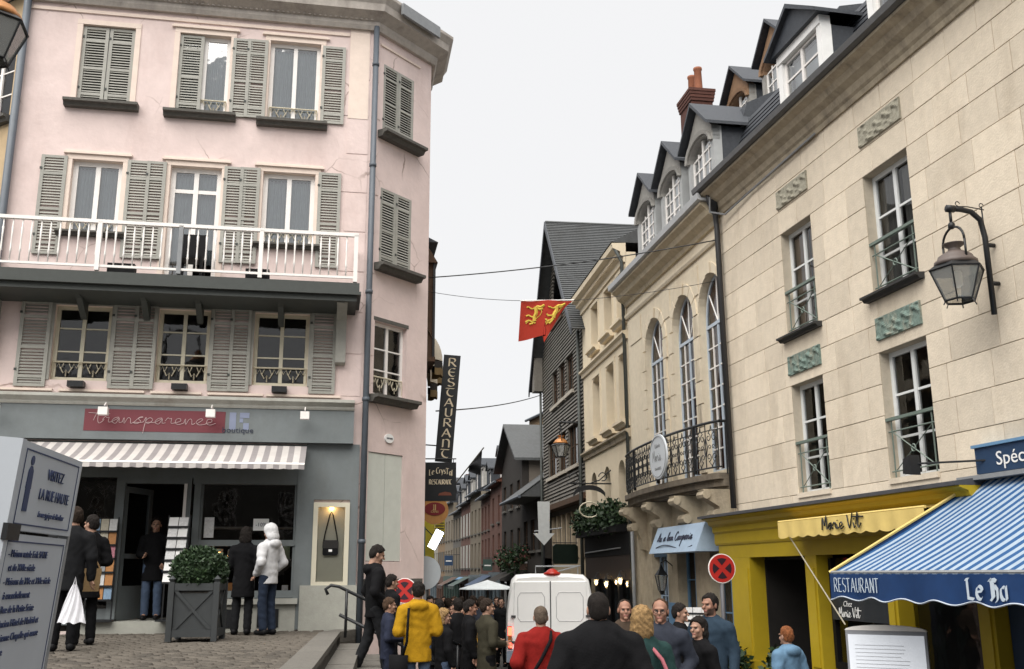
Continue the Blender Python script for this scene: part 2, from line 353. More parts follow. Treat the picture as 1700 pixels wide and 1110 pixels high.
# broad-nib pen letters on a 1 x 1 grid (x, z); each entry is a list of strokes
def _a(cx, cz, rx, rz, a0, a1, n=8): return arc(cx, cz, rx, rz, a0, a1, n)
GL = {
 'R': [[(.1, 0), (.1, 1)], [(.1, 1), (.4, 1)]+_a(.4, .75, .22, .25, 90, -90)+[(.1, .5)], [(.3, .5), (.72, 0)]],
 'E': [_a(.45, .5, .36, .5, 60, 300, 12), [(.1, .52), (.6, .52)]],
 'e': [[(.1, .35), (.6, .42)]+_a(.36, .33, .26, .33, 20, 310, 12)],
 'S': [_a(.38, .75, .26, .25, 40, 250, 8)+_a(.38, .25, .28, .26, 80, -150, 8)],
 'T': [[(.0, .97), (.75, .97)], _a(.55, .5, .4, .48, 130, 290, 10)],
 'f': [[(.1, 0), (.1, 1)], [(.06, .98), (.6, .98)], [(.1, .52), (.5, .52)], [(.06, .02), (.62, .02)]],
 't': [[(.35, 1), (.35, .0)], [(.0, .97), (.72, .97)]],
 'A': [[(.02, 0), (.38, 1), (.76, 0)], [(.16, .36), (.6, .36)]],
 'U': [[(.1, 1), (.1, .3)]+_a(.36, .28, .26, .28, 180, 360, 8)+[(.62, 1)]],
 'N': [[(.1, 0), (.1, .95)], [(.1, .75)]+_a(.38, .65, .26, .32, 150, 0, 7)+[(.64, 0)]],
 'n': [[(.1, 0), (.1, 1)], [(.1, 1), (.66, 0)], [(.66, 0), (.66, 1)]],
 'L': [[(.15, 1), (.15, .05), (.6, .0)], [(.02, .98), (.3, 1)]],
 'C': [_a(.45, .5, .36, .5, 50, 310, 12)],
 'r': [[(.12, 0), (.12, .62)], [(.12, .5), (.28, .64), (.42, .58)]],
 'y': [[(.08, .64), (.3, .05)], [(.55, .66), (.2, -.3)]],
 's': [_a(.28, .48, .17, .16, 40, 250, 6)+_a(.28, .16, .18, .17, 80, -150, 6)],
 'a': [_a(.3, .32, .22, .32, 60, 320, 9), [(.52, .66), (.52, .02)]],
 'l': [[(.12, 1), (.12, 0)]],
 'K': [[(.1, 0), (.1, 1)], [(.55, 1), (.1, .45), (.6, 0)]],
 'h': [[(.12, 1), (.12, 0)], [(.12, .5), (.34, .66), (.5, .5), (.5, 0)]],
 'H': [[(.12, 1), (.2, .9), (.2, .0), (.05, .05)], [(.2, .55), (.45, .68), (.62, .5), (.6, .05), (.45, -.1)], [(.02, .95), (.42, 1), (.6, .9)], [(.33, .95), (.33, .1)]],
 'i': [[(.12, .64), (.12, 0)]], 'v': [[(.05, .64), (.28, 0), (.5, .66)]],
 'o': [_a(.3, .32, .24, .32, 0, 360, 12)],
 'b': [[(.12, 1), (.12, .02)], _a(.32, .32, .22, .32, 150, -150, 9)],
}
def nib(txt, h, m, parent, loc, rot3=(0, 0, 0), w=.13, ang=35, sx=.75, gap=.12, vertical=False, name='lettering', wid=None, arch=0.):
    b = MB(); x = 0; z = 0; k = 0; nx, nz = math.cos(R(ang))*w*h/2, math.sin(R(ang))*w*h/2
    tot = 0
    def adv(ch): return .4 if ch == ' ' else max(p[0] for s_ in GL[ch] for p in s_)+gap
    total = sum(adv(ch) for ch in txt)*h*sx
    for ch in txt:
        if ch != ' ':
            wch = adv(ch)
            for st in GL[ch]:
                for i in range(len(st)-1):
                    def T(p):
                        px = x+p[0]*h*sx-(wch*h*sx/2 if vertical else total/2); return (px, z+p[1]*h+(arch*(1-(2*px/total)**2) if arch else 0))
                    (ax_, az_), (bx_, bz_) = T(st[i]), T(st[i+1]); y = -.0015-.0003*(k % 7); k += 1
                    t = .012*h; dx, dz = bx_-ax_, bz_-az_; L_ = math.hypot(dx, dz) or 1; ox, oz = -dz/L_*t, dx/L_*t
                    if abs(dx*nz-dz*nx) < .25*L_*w*h/2: ex, ez = nx+ox*2, nz+oz*2
                    else: ex, ez = nx, nz
                    q = [(ax_-ex, az_-ez), (bx_-ex, bz_-ez), (bx_+ex, bz_+ez), (ax_+ex, az_+ez)]
                    b.prism(q, y, 0)
        if vertical: z -= h*1.24
        else: x += adv(ch)*h*sx
    return put(name, b.mesh('lettering', m), parent, loc, 0, rot3=rot3)
def script(lines, r, m, parent, loc, rot3=(0, 0, 0), name='lettering', s=1.):   # thin handwriting: polylines in (x,z)
    b = MB()
    for ln in lines: b.tube([(p[0]*s, 0, p[1]*s) for p in ln], r, 4)
    return put(name, b.mesh('lettering', m), parent, loc, 0, rot3=rot3)
def smoothpts(p, n=4):   # Catmull-Rom through 2D points
    out = []
    for i in range(len(p)-1):
        a, b, c, d = p[max(i-1, 0)], p[i], p[i+1], p[min(i+2, len(p)-1)]
        for k in range(n):
            t = k/n; out.append(tuple(.5*((2*b[q])+(-a[q]+c[q])*t+(2*a[q]-5*b[q]+4*c[q]-d[q])*t*t+(-a[q]+3*b[q]-3*c[q]+d[q])*t**3) for q in (0, 1)))
    return out+[p[-1]]
def leaves(b, c, rad, n, size, seed=0, shell=.5):
    r_ = random.Random(seed)
    for _ in range(n):
        while True:
            p = Vector((r_.uniform(-1, 1), r_.uniform(-1, 1), r_.uniform(-1, 1)))
            if shell < p.length < 1: break
        q = Vector((p.x*rad[0]+c[0], p.y*rad[1]+c[1], p.z*rad[2]+c[2]))
        t = Vector((r_.uniform(-1, 1), r_.uniform(-1, 1), r_.uniform(-.6, 1))).normalized(); u = t.cross(Vector((r_.uniform(-1, 1), r_.uniform(-1, 1), r_.uniform(-1, 1)))).normalized()
        sz = size*r_.uniform(.6, 1.3); b.face([q, q+t*sz*.5+u*sz*.3, q+t*sz, q+t*sz*.5-u*sz*.3], r_.choice((0, 0, 1)))
def street_z(y): return -.1-.02*y if y < 60 else -1.3-.008*(y-60)
# ================================================================ ground
g = MB()
ys = [-30, 0, 30, 60, 100, 200, 900]
g.grid(lambda a, b: (-700+1400*a, ys[round(b*6)], street_z(max(ys[round(b*6)], -5))-.03), 2, 6)
struct('ground', g, ASPH)
st = MB(); st.grid(lambda a, b: ((-4+10*a)-(.16*(b*120) if b*120 > 18 else .16*18), -12+132*b, street_z(-12+132*b)), 6, 66)
struct('street', st, ASPH)
# raised cobbled terrace in front of the pink building
TZ = .76
edge = [(-1.25, 3.0), (-2.03, 10.58), (-2.82, 16.85), (-2.66, 17.68)]
t = MB(); tp = [(-14, -3), (-.6, -3)]+edge+[(-9.2, 16.4), (-14, 15.0)]
t.prism(tp, -.6, TZ-.05, ax='z'); terrace = struct('terrace', t, GROUT)
# cobbles: the nearest and largest as pieces, the rest as one mass
cm = []
for q in range(6):
    b = MB(); r_ = random.Random(q); w, d = .2, .13
    top = [(x*w/2*r_.uniform(.72, .84), y*d/2*r_.uniform(.66, .8), .055+r_.uniform(-.006, .006)) for x, y in ((-1, -1), (1, -1), (1, 1), (-1, 1))]
    mid = [(x*w/2*r_.uniform(.95, 1.), y*d/2*r_.uniform(.92, 1), .03) for x, y in ((-1, -1), (1, -1), (1, 1), (-1, 1))]
    bot = [(p[0], p[1], 0) for p in mid]
    b.v = bot+mid+top; b.f = [(8, 9, 10, 11)]+[(a+c, a+(c+1) % 4, a+4+(c+1) % 4, a+4+c) for a in (0, 4) for c in range(4)]; b.m = [0]*9
    cm.append(b)
cme = [b.mesh('cobble', COBB, True) for b in cm]
def edge_x(y): return np.interp(y, [e[1] for e in edge], [e[0] for e in edge])
spots = []
y = 9.4
row = 0
while y < 17.6:
    x = edge_x(y)-.36-(row % 2)*.1
    while x > -9.5:
        fy = 17.69+(x+2.64)*.1853      # facade line
        if y < fy-.1 and x/y > -.56: spots.append((x+random.uniform(-.012, .012), y+random.uniform(-.01, .01)))
        x -= .213
    y += .148; row += 1
vis = sorted(spots, key=lambda p: (p[1] > 13.6, random.random() if p[1] <= 13.6 else p[1]))
near = [p for p in spots if p[1] < 13.2 and p[0]/p[1] < -.2]; random.shuffle(near); near = set(near[:300])
rest = MB(); tris = 0
for (x, y) in spots:
    q = random.randrange(6); a = random.uniform(-.06, .06)
    if (x, y) in near: put('cobble', cme[q], terrace, (x, y, TZ-.05+random.uniform(-.008, .006)), a)
    else:
        i = len(rest.v); b = cm[q]; dz = random.uniform(-.008, .006); rest.v += [(p[0]+x, p[1]+y, p[2]+TZ-.05+dz) for p in b.v]; rest.f += [tuple(i+k for k in f) for f in b.f]; rest.m += [0]*9
put('cobbles', rest.mesh('cobbles', COBB, True), terrace, kind='stuff')
# kerb stones along the terrace edge and the flight of steps down to the street
for i in range(len(edge)-1):
    (x0, y0), (x1, y1) = edge[i], edge[i+1]; L = math.hypot(x1-x0, y1-y0); n = max(1, round(L/1.05)); a = math.atan2(y1-y0, x1-x0)
    for k in range(n):
        c = (k+.5)/n; put('kerb_stone', cbox(L/n-.012, .33, .17, KERB), terrace, (x0+(x1-x0)*c, y0+(y1-y0)*c, TZ-.155), a)
sm = MB(); ea = math.atan2(edge[2][1]-edge[1][1], edge[2][0]-edge[1][0])
stp = thing('stone_steps', 'flight of worn stone steps down from the cobbled terrace to the street', 'steps', (edge[1][0], edge[1][1], 0), ea)
L = math.hypot(edge[2][0]-edge[1][0], edge[2][1]-edge[1][1])
for k in range(6):
    for j in range(5):
        z1 = TZ-.17*(k+1); put('step_block', MB().box(j*L/5+.006, (j+1)*L/5-.006, -.34*(k+1)-.006, -.34*k-.008, z1-.5, z1-.004*(j % 2)).mesh('step_block', KERB), stp)
rail = thing('stair_handrail', 'black iron pipe handrail with a curled end beside the pink wall corner', 'handrail', (-2.7, 16.2, TZ))
for zo in (0., -.42):
    pts = [(-.16, -.35, .62+zo), (-.2, -.35, .7+zo), (-.12, -.34, .76+zo), (0, -.33, .74+zo), (1.9, .2, -.2+zo)] if zo == 0 else [(0.02, -.32, .32), (1.9, .2, -.62)]
    MB().tube(pts, .026, 7).build('rail', IRON, rail, smooth=True)
for k in range(3): MB().tube([(.12+.85*k, -.3+.24*k, .68-.42*k), (.12+.85*k, -.3+.24*k, -.02-.46*k)], .024, 6).build('post', IRON, rail, smooth=True)

# ================================================================ pink corner building
LX, LY, LA = -2.6435, 17.6933, R(10.5)
pink = thing('corner_building', 'pink plastered four-storey corner building with grey shutters and white balcony', 'building', (LX, LY, 0), LA)
F = Fr(pink); CH = Fr(pink, 0, 0, R(43.5)); chx, chy = 1.66*math.cos(R(43.5)), 1.66*math.sin(R(43.5))
SD = Fr(pink, chx, chy, R(89))
U0 = -6.45
w3 = [(-5.42, -4.49, 10.12, 11.7), (-3.68, -2.75, 10.06, 11.7), (-2.01, -1.06, 10.02, 11.7)]
w2 = [(-5.36, -4.5, 7.62, 9.0), (-3.66, -2.76, 6.70, 9.0), (-2.01, -1.06, 7.58, 9.0)]
w1 = [(-5.38, -4.45, 4.95, 6.28), (-3.66, -2.78, 4.95, 6.28), (-2.01, -1.05, 4.95, 6.28)]
shop_open = [(-6.3, -1.05, .8, 3.85)]
wall(F, U0, 0, .3, 12.1, w3+w2+w1+shop_open, PINK, mr=PINKT, depth=.16)
chol = [(.24, 1.13, 10.02, 11.5), (.24, 1.12, 7.34, 8.9), (.18, 1.06, 4.86, 6.25), (.11, 1.02, 1.9, 3.82)]
wall(CH, 0, 1.66, -.6, 12.1, chol, PINK, mr=PINK, depth=.16)
CH.add('dark_backing', MB().box(.0, 1.64, .42, .46, -.5, 12), DARK)  # added dark sheet, keeps sky from showing through shutters and window
wall(SD, 0, 1.2, -.6, 12.1, [], PINK)
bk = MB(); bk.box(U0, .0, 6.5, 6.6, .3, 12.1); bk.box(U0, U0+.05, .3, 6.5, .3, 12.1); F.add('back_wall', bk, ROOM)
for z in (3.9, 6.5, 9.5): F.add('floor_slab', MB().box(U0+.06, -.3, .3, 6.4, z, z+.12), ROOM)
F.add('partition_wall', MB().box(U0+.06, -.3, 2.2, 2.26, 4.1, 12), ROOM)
# stone quoin patches, string courses, cornice and roof
b = MB(); b.box(U0, -.52, -.03, 0, 11.93, 11.97); b.box(U0, -.52, -.02, 0, 11.97, 12.0); F.add('string_course', b, PINKT)
CH.add('string_course', MB().box(.12, 1.3, -.03, 0, 11.85, 11.89), PINKT)
F.add('corner_pilaster', MB().box(-.5, -.12, -.018, 0, 10.2, 12.1), PINKT)
for k in range(9):
    zz_ = 4.8+k*.78; F.add('quoin', MB().box(-.5-.1*(k % 2), -.1, -.010, .0, zz_, zz_+.745), PINK); CH.add('quoin', MB().box(.03, .1+.06*(k % 2), -.010, .0, zz_, zz_+.745), PINK)
prof = [(0, 12.08), (-.08, 12.08), (-.12, 12.16), (-.12, 12.24), (-.34, 12.36), (-.36, 12.5), (-.44, 12.62), (-.44, 12.68), (0, 12.72)]
c1 = MB()
def profwall(b, fr, u0, u1, prof, m0=0.0, m1=0.0):   # moulding with mitred ends: shift of u per unit of projection
    n = len(prof); i = len(b.v)
    for u, mm in ((u0, m0), (u1, m1)):
        for v, z in prof: b.v.append((u+mm*v, v, z))
    for k in range(n):
        k2 = (k+1) % n; b.f.append((i+k, i+k2, i+n+k2, i+n+k)); b.m.append(0)
    b.f.append(tuple(range(i, i+n))); b.f.append(tuple(range(i+2*n-1, i+n-1, -1))); b.m += [0, 0]
mt = math.tan(R(43.5/2)); mt2 = math.tan(R(45.5/2))
COR = mat('painted_cornice', (.44, .40, .36), .8, .2, 7, .2, stain=(.25, .22, .2), stain_s=2)
profwall(c1, F, U0, 0, prof, 0, -mt); F.add('cornice', c1, COR)
c2 = MB(); profwall(c2, CH, 0, 1.66, prof, mt, -mt2); CH.add('cornice', c2, COR)
c3 = MB(); profwall(c3, SD, 0, 1.2, prof, mt2, 0); SD.add('cornice', c3, COR)
for k in range(64): F.add('dentil', cbox(.045, .06, .07, COR), None, (U0+.05+k*.1, -.17, 12.245))
CH.add('gutter_box', MB().box(.22, 1.35, -.5, -.44, 12.42, 12.66), LEAD)
rf = MB(); q = [(U0, -.4, 12.7), (.15, -.4, 12.7), (1.66*math.cos(R(43.5))+.4, chy-.1, 12.7), (chx+.4, chy+1.1, 12.7), (U0, 6.5, 12.7)]
tp = [(U0, 1.6, 14.6), (-1.2, 1.6, 14.6), (-.6, 2.2, 14.6), (-.6, 5, 14.6), (U0, 5.0, 14.6)]
for k in range(5): rf.face([q[k], q[(k+1) % 5], tp[(k+1) % 5], tp[k]])
rf.face(tp); rf.face([(p[0], p[1], 12.69) for p in q][::-1]); F.add('roof', rf, SLATE)
# windows, shutters, surrounds
def surround(fr, u0, u1, z0, z1, cap=True, w=.10, m=PINKT):
    b = MB(); b.box(u0-w, u0-.004, -.02, .0, z0, z1); b.box(u1+.004, u1+w, -.02, 0, z0, z1); b.box(u0-w, u1+w, -.022, 0, z1+.003, z1+w)
    if cap: b.box(u0-w-.06, u1+w+.06, -.06, 0, z1+w+.003, z1+w+.04); b.box(u0-w-.03, u1+w+.03, -.035, 0, z1+w+.04, z1+w+.07)
    fr.add('window_surround', b, m)
for i, (a, c, e, h) in enumerate(w3):
    surround(F, a, c, e, h, i > 0); sill(F, (a+c)/2, e, c-a+.36, SILL, .20, .12)
    o = window(F, (a+c)/2, e, c-a, h-e, .1, 2, 1, gm=GLASSU, curtain=CURTG if i else None, bar=.075)
    if i: grille(o, c-a-.06, CREAMI, .32, .25)
shutter(F, -5.19, 10.14, .455, 1.54, .03); shutter(F, -4.72, 10.14, .455, 1.54, .03, label='grey louvred shutter closed over the top left window')
shutter(F, -3.46, 10.08, .44, 1.60, .02); shutter(F, -2.52, 10.05, .36, 1.62); shutter(F, -2.24, 10.05, .38, 1.62, -.06); shutter(F, -.80, 10.05, .44, 1.62)
for i, (a, c, e, h) in enumerate(w2):
    surround(F, a, c, e, h)
    if i != 1:
        o = window(F, (a+c)/2, e, c-a, h-e, .1, 2, 1, gm=GLASSU, curtain=CURTG, bar=.085); grille(o, c-a-.06, CREAMI, .26, .22); sill(F, (a+c)/2, e, c-a+.3, SILL, .16, .08)
    else:
        o = window(F, (a+c)/2, e, c-a, h-e, .1, 2, 2, gm=GLASSU, curtain=CURTG, bar=.085, splits=[1.85], name='french_door', mull=.07, curt_h=.82)
for u, wd, v in ((-5.66, .44, -.045), (-4.21, .40, -.045), (-3.90, .34, -.06), (-2.51, .40, -.045), (-2.24, .36, -.06), (-.79, .42, -.045)):
    shutter(F, u, 7.18, wd, 1.86, v)
for i, (a, c, e, h) in enumerate(w1):
    surround(F, a, c, e, h, False, .05, SHUT)
    o = window(F, (a+c)/2, e, c-a, h-e, .1, 2, 3, fm=mat('cream_window_paint', (.58, .54, .42), .5, .08, 8), splits=[.52, .93], bar=.065); grille(o, c-a-.04, CREAMI, .33, .26)
    F.add('planter_shelf_box', MB().box((a+c)/2-.12, (a+c)/2+.14, -.2, -.02, e-.14, e-.04), IRON)
for u, wd, v in ((-5.68, .50, -.045), (-4.21, .42, -.045), (-3.86, .38, -.06), (-2.56, .40, -.045), (-2.24, .36, -.06), (-.79, .46, -.045)):
    shutter(F, u, 4.82, wd, 1.50, v)
# chamfered corner
for (e, h) in ((10.04, 11.5), (7.36, 8.9)):
    for s_ in (-1, 1): shutter(CH, .68+s_*.222, e, .44, h-e, .0)
    sill(CH, .70, e-.02, 1.2, SILL, .26, .13)
o = window(CH, .62, 4.86, .88, 1.39, .1, 2, 3, splits=[.5, .9], bar=.06); grille(o, .8, CREAMI, .36, .26); sill(CH, .64, 4.84, 1.2, SILL, .26, .13)
CH.add('lintel', MB().box(.14, 1.1, -.012, 0, 6.26, 6.33), SILL)
PLK = mat('pale_grey_planks', (.56, .58, .53), .6, .08, 6, rand=.03)
for s_ in (-1, 1): CH.add('plank_shutter', MB().box(-.222, .222, .0, .04, 0, 1.9), PLK, (.565+s_*.228, .02, 1.91))
CH.add('wall_plaque', MB().disc((0, 0), .085, -.03, 0, 20, 0, .115), PAPER, (.62, 0, 4.10))
CH.add('wall_ledge', MB().box(.02, 1.45, -.16, 0, 1.52, 1.60), SILL)
font('IMPASSE', .045, INK, pink, CH.loc((.62, -.035, 4.085)), (R(90), 0, R(43.5)))
# rain pipes
F.add('rain_pipe', MB().tube([(0, 0, .1), (0, 0, 12.15)], .055, 8), ZINC, (.0, -.09, 0), True)
for z in (2.2, 4.7, 6.7, 9.2, 11.3): F.add('pipe_collar', MB().tube([(0, 0, 0), (0, 0, .07)], .068, 8), ZINC, (0, -.09, z), True)
F.add('rain_pipe', MB().tube([(0, 0, .1), (0, 0, 12.15)], .07, 8), ZINC, (U0+.05, -.1, 0), True)
# balcony
bal = F.add('balcony', MB().box(-6.75, -.2, -1.02, -.01, 6.46, 6.62).box(-6.78, -.17, -1.06, -.008, 6.40, 6.455).box(-6.72, -.24, -.98, -.02, 6.30, 6.395), DKGRN)
rb = MB(); rb.box(-6.75, -.24, -1.03, -.96, 7.47, 7.53); rb.box(-6.75, -.24, -1.01, -.98, 6.70, 6.74); rb.box(-.30, -.24, -.955, -.05, 7.47, 7.53); rb.box(-.285, -.255, -.96, -.05, 6.70, 6.74)
put('hand_rail', rb.mesh('hand_rail', WHITE), bal)
bm = MB().lathe([(.012, .0), (.012, .16), (.022, .18), (.016, .22), (.013, .4), (.02, .58), (.013, .6), (.012, .73)], n=6).mesh('baluster', WHITE, True)
k = 0; u = -6.66
while u < -.33: put('baluster', bm, bal, (u, -.995, 6.74)); u += .148
for q in range(6): put('baluster', bm, bal, (-.27, -.86+.148*q, 6.74))
for u in (-6.5, -4.55, -3.24, -1.9, -.28): put('rail_post', MB().box(-.035, .035, -.035, .035, 0, .86).mesh('rail_post', WHITE if u != -3.24 else LEAD), bal, (u, -.995, 6.64))
put('flower_box', MB().box(-.22, .22, -.1, .1, 0, .2).mesh('flower_box', BLACKP), bal, (-4.2, -.75, 6.63)); put('flower_box', MB().box(-.2, .2, -.1, .1, 0, .2).mesh('flower_box', BLACKP), bal, (-1.95, -.8, 6.63))
put('balcony_chair', MB().box(-.2, .2, -.2, .2, .4, .45).box(-.2, .2, .17, .2, .45, .95).box(-.2, -.16, -.2, -.16, 0, .4).box(.16, .2, -.2, -.16, 0, .4).box(-.2, -.16, .16, .2, 0, .4).box(.16, .2, .16, .2, 0, .4).mesh('balcony_chair', BLACKP), bal, (-3.1, -.5, 6.63))
for u in (-6.35, -.48):
    br = MB().prism([(-.02, 5.35), (-.16, 5.38), (-.16, 6.0), (-.2, 6.15), (-.45, 6.25), (-.9, 6.285), (-.9, 6.298), (-.02, 6.298)], -.09, .09, ax='x'); F.add('bracket', br, SHUT, (u, 0, 0))
for u in (-4.9, -3.85, -2.95, -1.55): F.add('bracket', MB().prism([(-.02, 6.02), (-.08, 6.04), (-.5, 6.27), (-.7, 6.298), (-.02, 6.298)], -.05, .05, ax='x'), DKGRN, (u, 0, 0))
# ---- shop front
GR = SHOPG
b = MB(); b.box(U0, -.2, -.2, -.002, 3.92, 4.50); F.add('fascia_board', b, GR)
c4 = MB(); profwall(c4, F, U0, -.2, [(0, 4.5), (-.22, 4.5), (-.24, 4.53), (-.24, 4.56), (-.34, 4.62), (-.34, 4.67), (0, 4.73)]); F.add('fascia_cornice', c4, mat('pale_grey_shop_trim', (.42, .42, .38), .6, .12, 6, stain=(.3, .28, .24), stain_s=3))
for u0, u1 in ((-6.4, -5.3), (-5.2, -3.8), (-3.7, -2.85), (-2.75, -1.8), (-1.75, -.45)): F.add('roll_cover', MB().box(u0, u1, -.06, 0, 4.75, 4.79), PINKT)
F.add('logo_panel', MB().box(-4.70, -2.40, -.206, -.198, 4.06, 4.43), mat('wine_red_panel', (.15, .032, .042), .5, .05, 6))
# handwriting "transparence"
def hw(chars, scale, x0=0):
    H = {'t': ([(0, .2), (.22, 1.05), (.2, .3), (.26, .0), (.4, .1), (.5, .3)], .42, [[(-.25, .78), (.75, .72)]]), 'r': ([(0, .25), (.12, .5), (.2, .42), (.3, .45), (.28, .1), (.45, .12)], .42, []),
         'a': ([(0, .1), (.35, .45), (.15, .42), (.02, .15), (.2, .0), (.36, .4), (.36, .08), (.52, .12)], .5, []), 'n': ([(0, .1), (.08, .45), (.1, 0), (.25, .42), (.38, .38), (.4, .02), (.55, .12)], .55, []),
         's': ([(0, .1), (.25, .5), (.42, .52), (.2, .4), (.32, .18), (.12, .0), (-.02, .1), (.3, .1), (.45, .15)], .45, []), 'p': ([(0, .15), (.12, .5), (.0, -.75), (.1, .2), (.3, .48), (.42, .3), (.25, .05), (.12, .12), (.5, .12)], .52, []),
         'e': ([(0, .1), (.3, .25), (.28, .45), (.1, .4), (.08, .1), (.25, .0), (.5, .15)], .46, []), 'v': ([(0, .3), (.1, .45), (.2, .0), (.42, .5), (.55, .42)], .5, []), 'c': ([(.1, .1), (.36, .42), (.2, .46), (.04, .2), (.2, .0), (.5, .06)], .48, []),
         'M': ([(0, 0), (.1, .9), (.3, .3), (.5, 1.0), (.55, 0)], .68, []), 'i': ([(0, .35), (.08, .0), (.2, .12)], .24, [[(.06, .6), (.1, .62)]]), 'V': ([(0, .95), (.2, 0), (.55, 1.05)], .6, []), ' ': (None, .4, []), 'A': ([(0, 0), (.3, 1), (.5, 0), (.1, .4), (.55, .4)], .6, []),
         'u': ([(0, .45), (.05, .05), (.25, .05), (.32, .45), (.34, .05), (.5, .1)], .5, []), 'o': ([(.2, .45), (.02, .2), (.2, 0), (.38, .25), (.2, .45), (.5, .4)], .48, []), 'l': ([(0, .1), (.25, .9), (.12, 1), (.1, .1), (.3, .1)], .3, []), 'b': ([(0, .1), (.2, .95), (.08, .9), (.08, .1), (.3, .05), (.34, .35), (.15, .38), (.4, .4)], .42, []),
         'g': ([(.35, .4), (.1, .42), (.05, .1), (.3, .08), (.36, .42), (.3, -.5), (.05, -.4), (.5, .12)], .52, []), 'C': ([(.5, .8), (.3, 1), (.05, .6), (.1, .1), (.4, 0), (.6, .2)], .62, []), 'm': ([(0, .1), (.06, .45), (.08, 0), (.2, .42), (.3, .05), (.42, .45), (.52, .05), (.62, .1)], .62, []), 'h': ([(0, .1), (.2, .95), (.08, .9), (.08, 0), (.25, .42), (.36, .05), (.5, .1)], .5, [])}
    x = x0; out = []
    for ch in chars:
        pts, ad, ex = H[ch]
        if pts: out.append([(x+p[0]*scale*1.0, p[1]*scale) for p in smoothpts(pts)])
        for e_ in ex: out.append([(x+p[0]*scale, p[1]*scale) for p in e_])
        x += ad*scale
    return out, x
L_, xe = hw('transparence', .22); kx = 1.98/xe; L_ = [[(p[0]*kx, p[1]) for p in ln] for ln in L_]
o = script(L_, .0042, mat('pale_pink_print', (.55, .42, .42), .6), pink, (-4.55, -.215, 4.19)); o.name = 'handwritten_lettering'
LILAC = mat('lilac_print', (.21, .24, .34), .5, .05, 6)
b = MB(); b.box(-2.33, -2.22, -.206, -.199, 4.12, 4.42); b.box(-2.16, -2.0, -.206, -.199, 4.33, 4.42); b.box(-2.16, -2.10, -.206, -.199, 4.25, 4.32); b.box(-2.095, -2.0, -.206, -.199, 4.12, 4.24); F.add('logo_mark', b, LILAC)
font('boutique', .135, INK, pink, (-2.18, -.21, 4.07), (R(90), 0, 0), 1.1)
for u in (-6.05, -4.35, -2.62, -1.05):
    sp = MB(); sp.tube([(0, 0, .12), (0, -.12, .16), (0, -.22, .1)], .012, 5); sp.box(-.075, .075, -.33, -.2, -.07, .06); F.add('spot_lamp', sp, WHITE, (u, -.2, 4.36))
# awning over the shop
aw = MB(); A0, A1 = (-.16, 3.86), (-1.35, 3.42)
n_ = 40; ua, ub = -6.6, -1.0
aw.grid(lambda a, c: (ua+(ub-ua)*a, A0[0]+(A1[0]-A0[0])*c, A0[1]+(A1[1]-A0[1])*c-.03*math.sin(c*math.pi)), 40, 6)
aw.grid(lambda a, c: (ua+(ub-ua)*a, A1[0]-.004*c, A1[1]-.07*c-.012*abs(math.sin(a*90))), 120, 1)
awn = F.add('awning', aw, stripes('grey_white_stripe_canvas', (.50, .47, .45), (.26, .24, .24), .20, .52))
ab = MB(); ab.tube([(ua, A1[0]+.03, A1[1]+.0), (ub, A1[0]+.03, A1[1])], .03, 6); ab.tube([(ub-.1, -.12, 3.60), (ub-.1, A1[0]+.05, A1[1]-.02)], .018, 5); ab.tube([(ua+.2, -.12, 3.60), (ua+.2, A1[0]+.05, A1[1]-.02)], .018, 5); put('awning_frame', ab.mesh('awning_frame', WHITE), awn)
# shop wall pieces
b = MB(); b.box(-2.88, -1.05, -.03, .12, 3.2, 3.9); b.box(-2.85, -2.74, -.05, .1, .9, 3.2); b.box(-1.13, -1.0, -.05, .1, .78, 3.9); b.box(-2.74, -1.13, -.02, .08, 1.30, 1.42); b.box(-2.74, -1.13, -.03, .08, 2.16, 2.26); b.box(-6.3, -2.88, -.02, .12, 3.3, 3.9)
F.add('shop_frame', b, GR)
for u in (-2.74, -1.17): F.add('window_jamb', MB().box(u, u+.04, 0, .06, 1.42, 3.2), GR)
for z0, z1 in ((1.42, 2.16), (2.26, 3.2)): F.add('shop_pane', cpane(1.6, z1-z0, GLASS), None, (-1.935, .03, z0))
PL = mat('painted_plinth', (.36, .36, .32), .85, .12, 7, .2)
F.add('plinth', MB().box(-2.74, -1.08, -.06, .1, .6, 1.20), PL); F.add('window_ledge', MB().box(-2.8, -1.05, -.14, .1, 1.20, 1.29), mat('pale_grey_shop_trim', (.4, .4, .4)))
for u0, u1 in ((-2.5, -2.05), (-1.7, -1.35)): F.add('vent_grille', MB().box(u0, u1, -.075, -.055, .82, 1.12), IRON)
# side pier with lit niche
F.add('pier', MB().box(-1.0, -.08, -.05, -.002, 2.95, 3.92).box(-1.0, -.84, -.05, -.002, 1.5, 2.95).box(-.22, -.08, -.05, -.002, 1.5, 2.95), GR)
F.add('pier_base', MB().box(-1.02, -.06, -.10, -.003, .4, 1.5), PL)
nc = F.add('showcase', MB().box(-.84, -.76, -.08, 0, 1.5, 2.9).box(-.30, -.22, -.08, 0, 1.5, 2.9).box(-.76, -.30, -.08, 0, 2.82, 2.9).box(-.76, -.30, -.08, 0, 1.5, 1.56).box(-.76, -.30, -.012, -.003, 1.56, 2.82), mat('showcase_cream', (.62, .58, .46), .7, .05, 5))
put('showcase_glass', cpane(.46, 1.26, GLASS), nc, (-.53, -.075, 1.56))
put('showcase_lamp', MB().box(-.03, .03, -.02, .02, 0, .03).mesh('showcase_lamp', mat('warm_bulb', (1, .62, .25), emit=6)), nc, (-.53, -.045, 2.78))
bg_ = thing('shoulder_bag', 'small black shoulder bag hung on its strap in the lit showcase', 'bag', F.loc((-.53, -.045, 2.05)), 0)
bg_.location = (LX+(-.53)*math.cos(LA)+.045*math.sin(LA), LY+(-.53)*math.sin(LA)-.045*math.cos(LA), 2.0); bg_.rotation_euler.z = LA
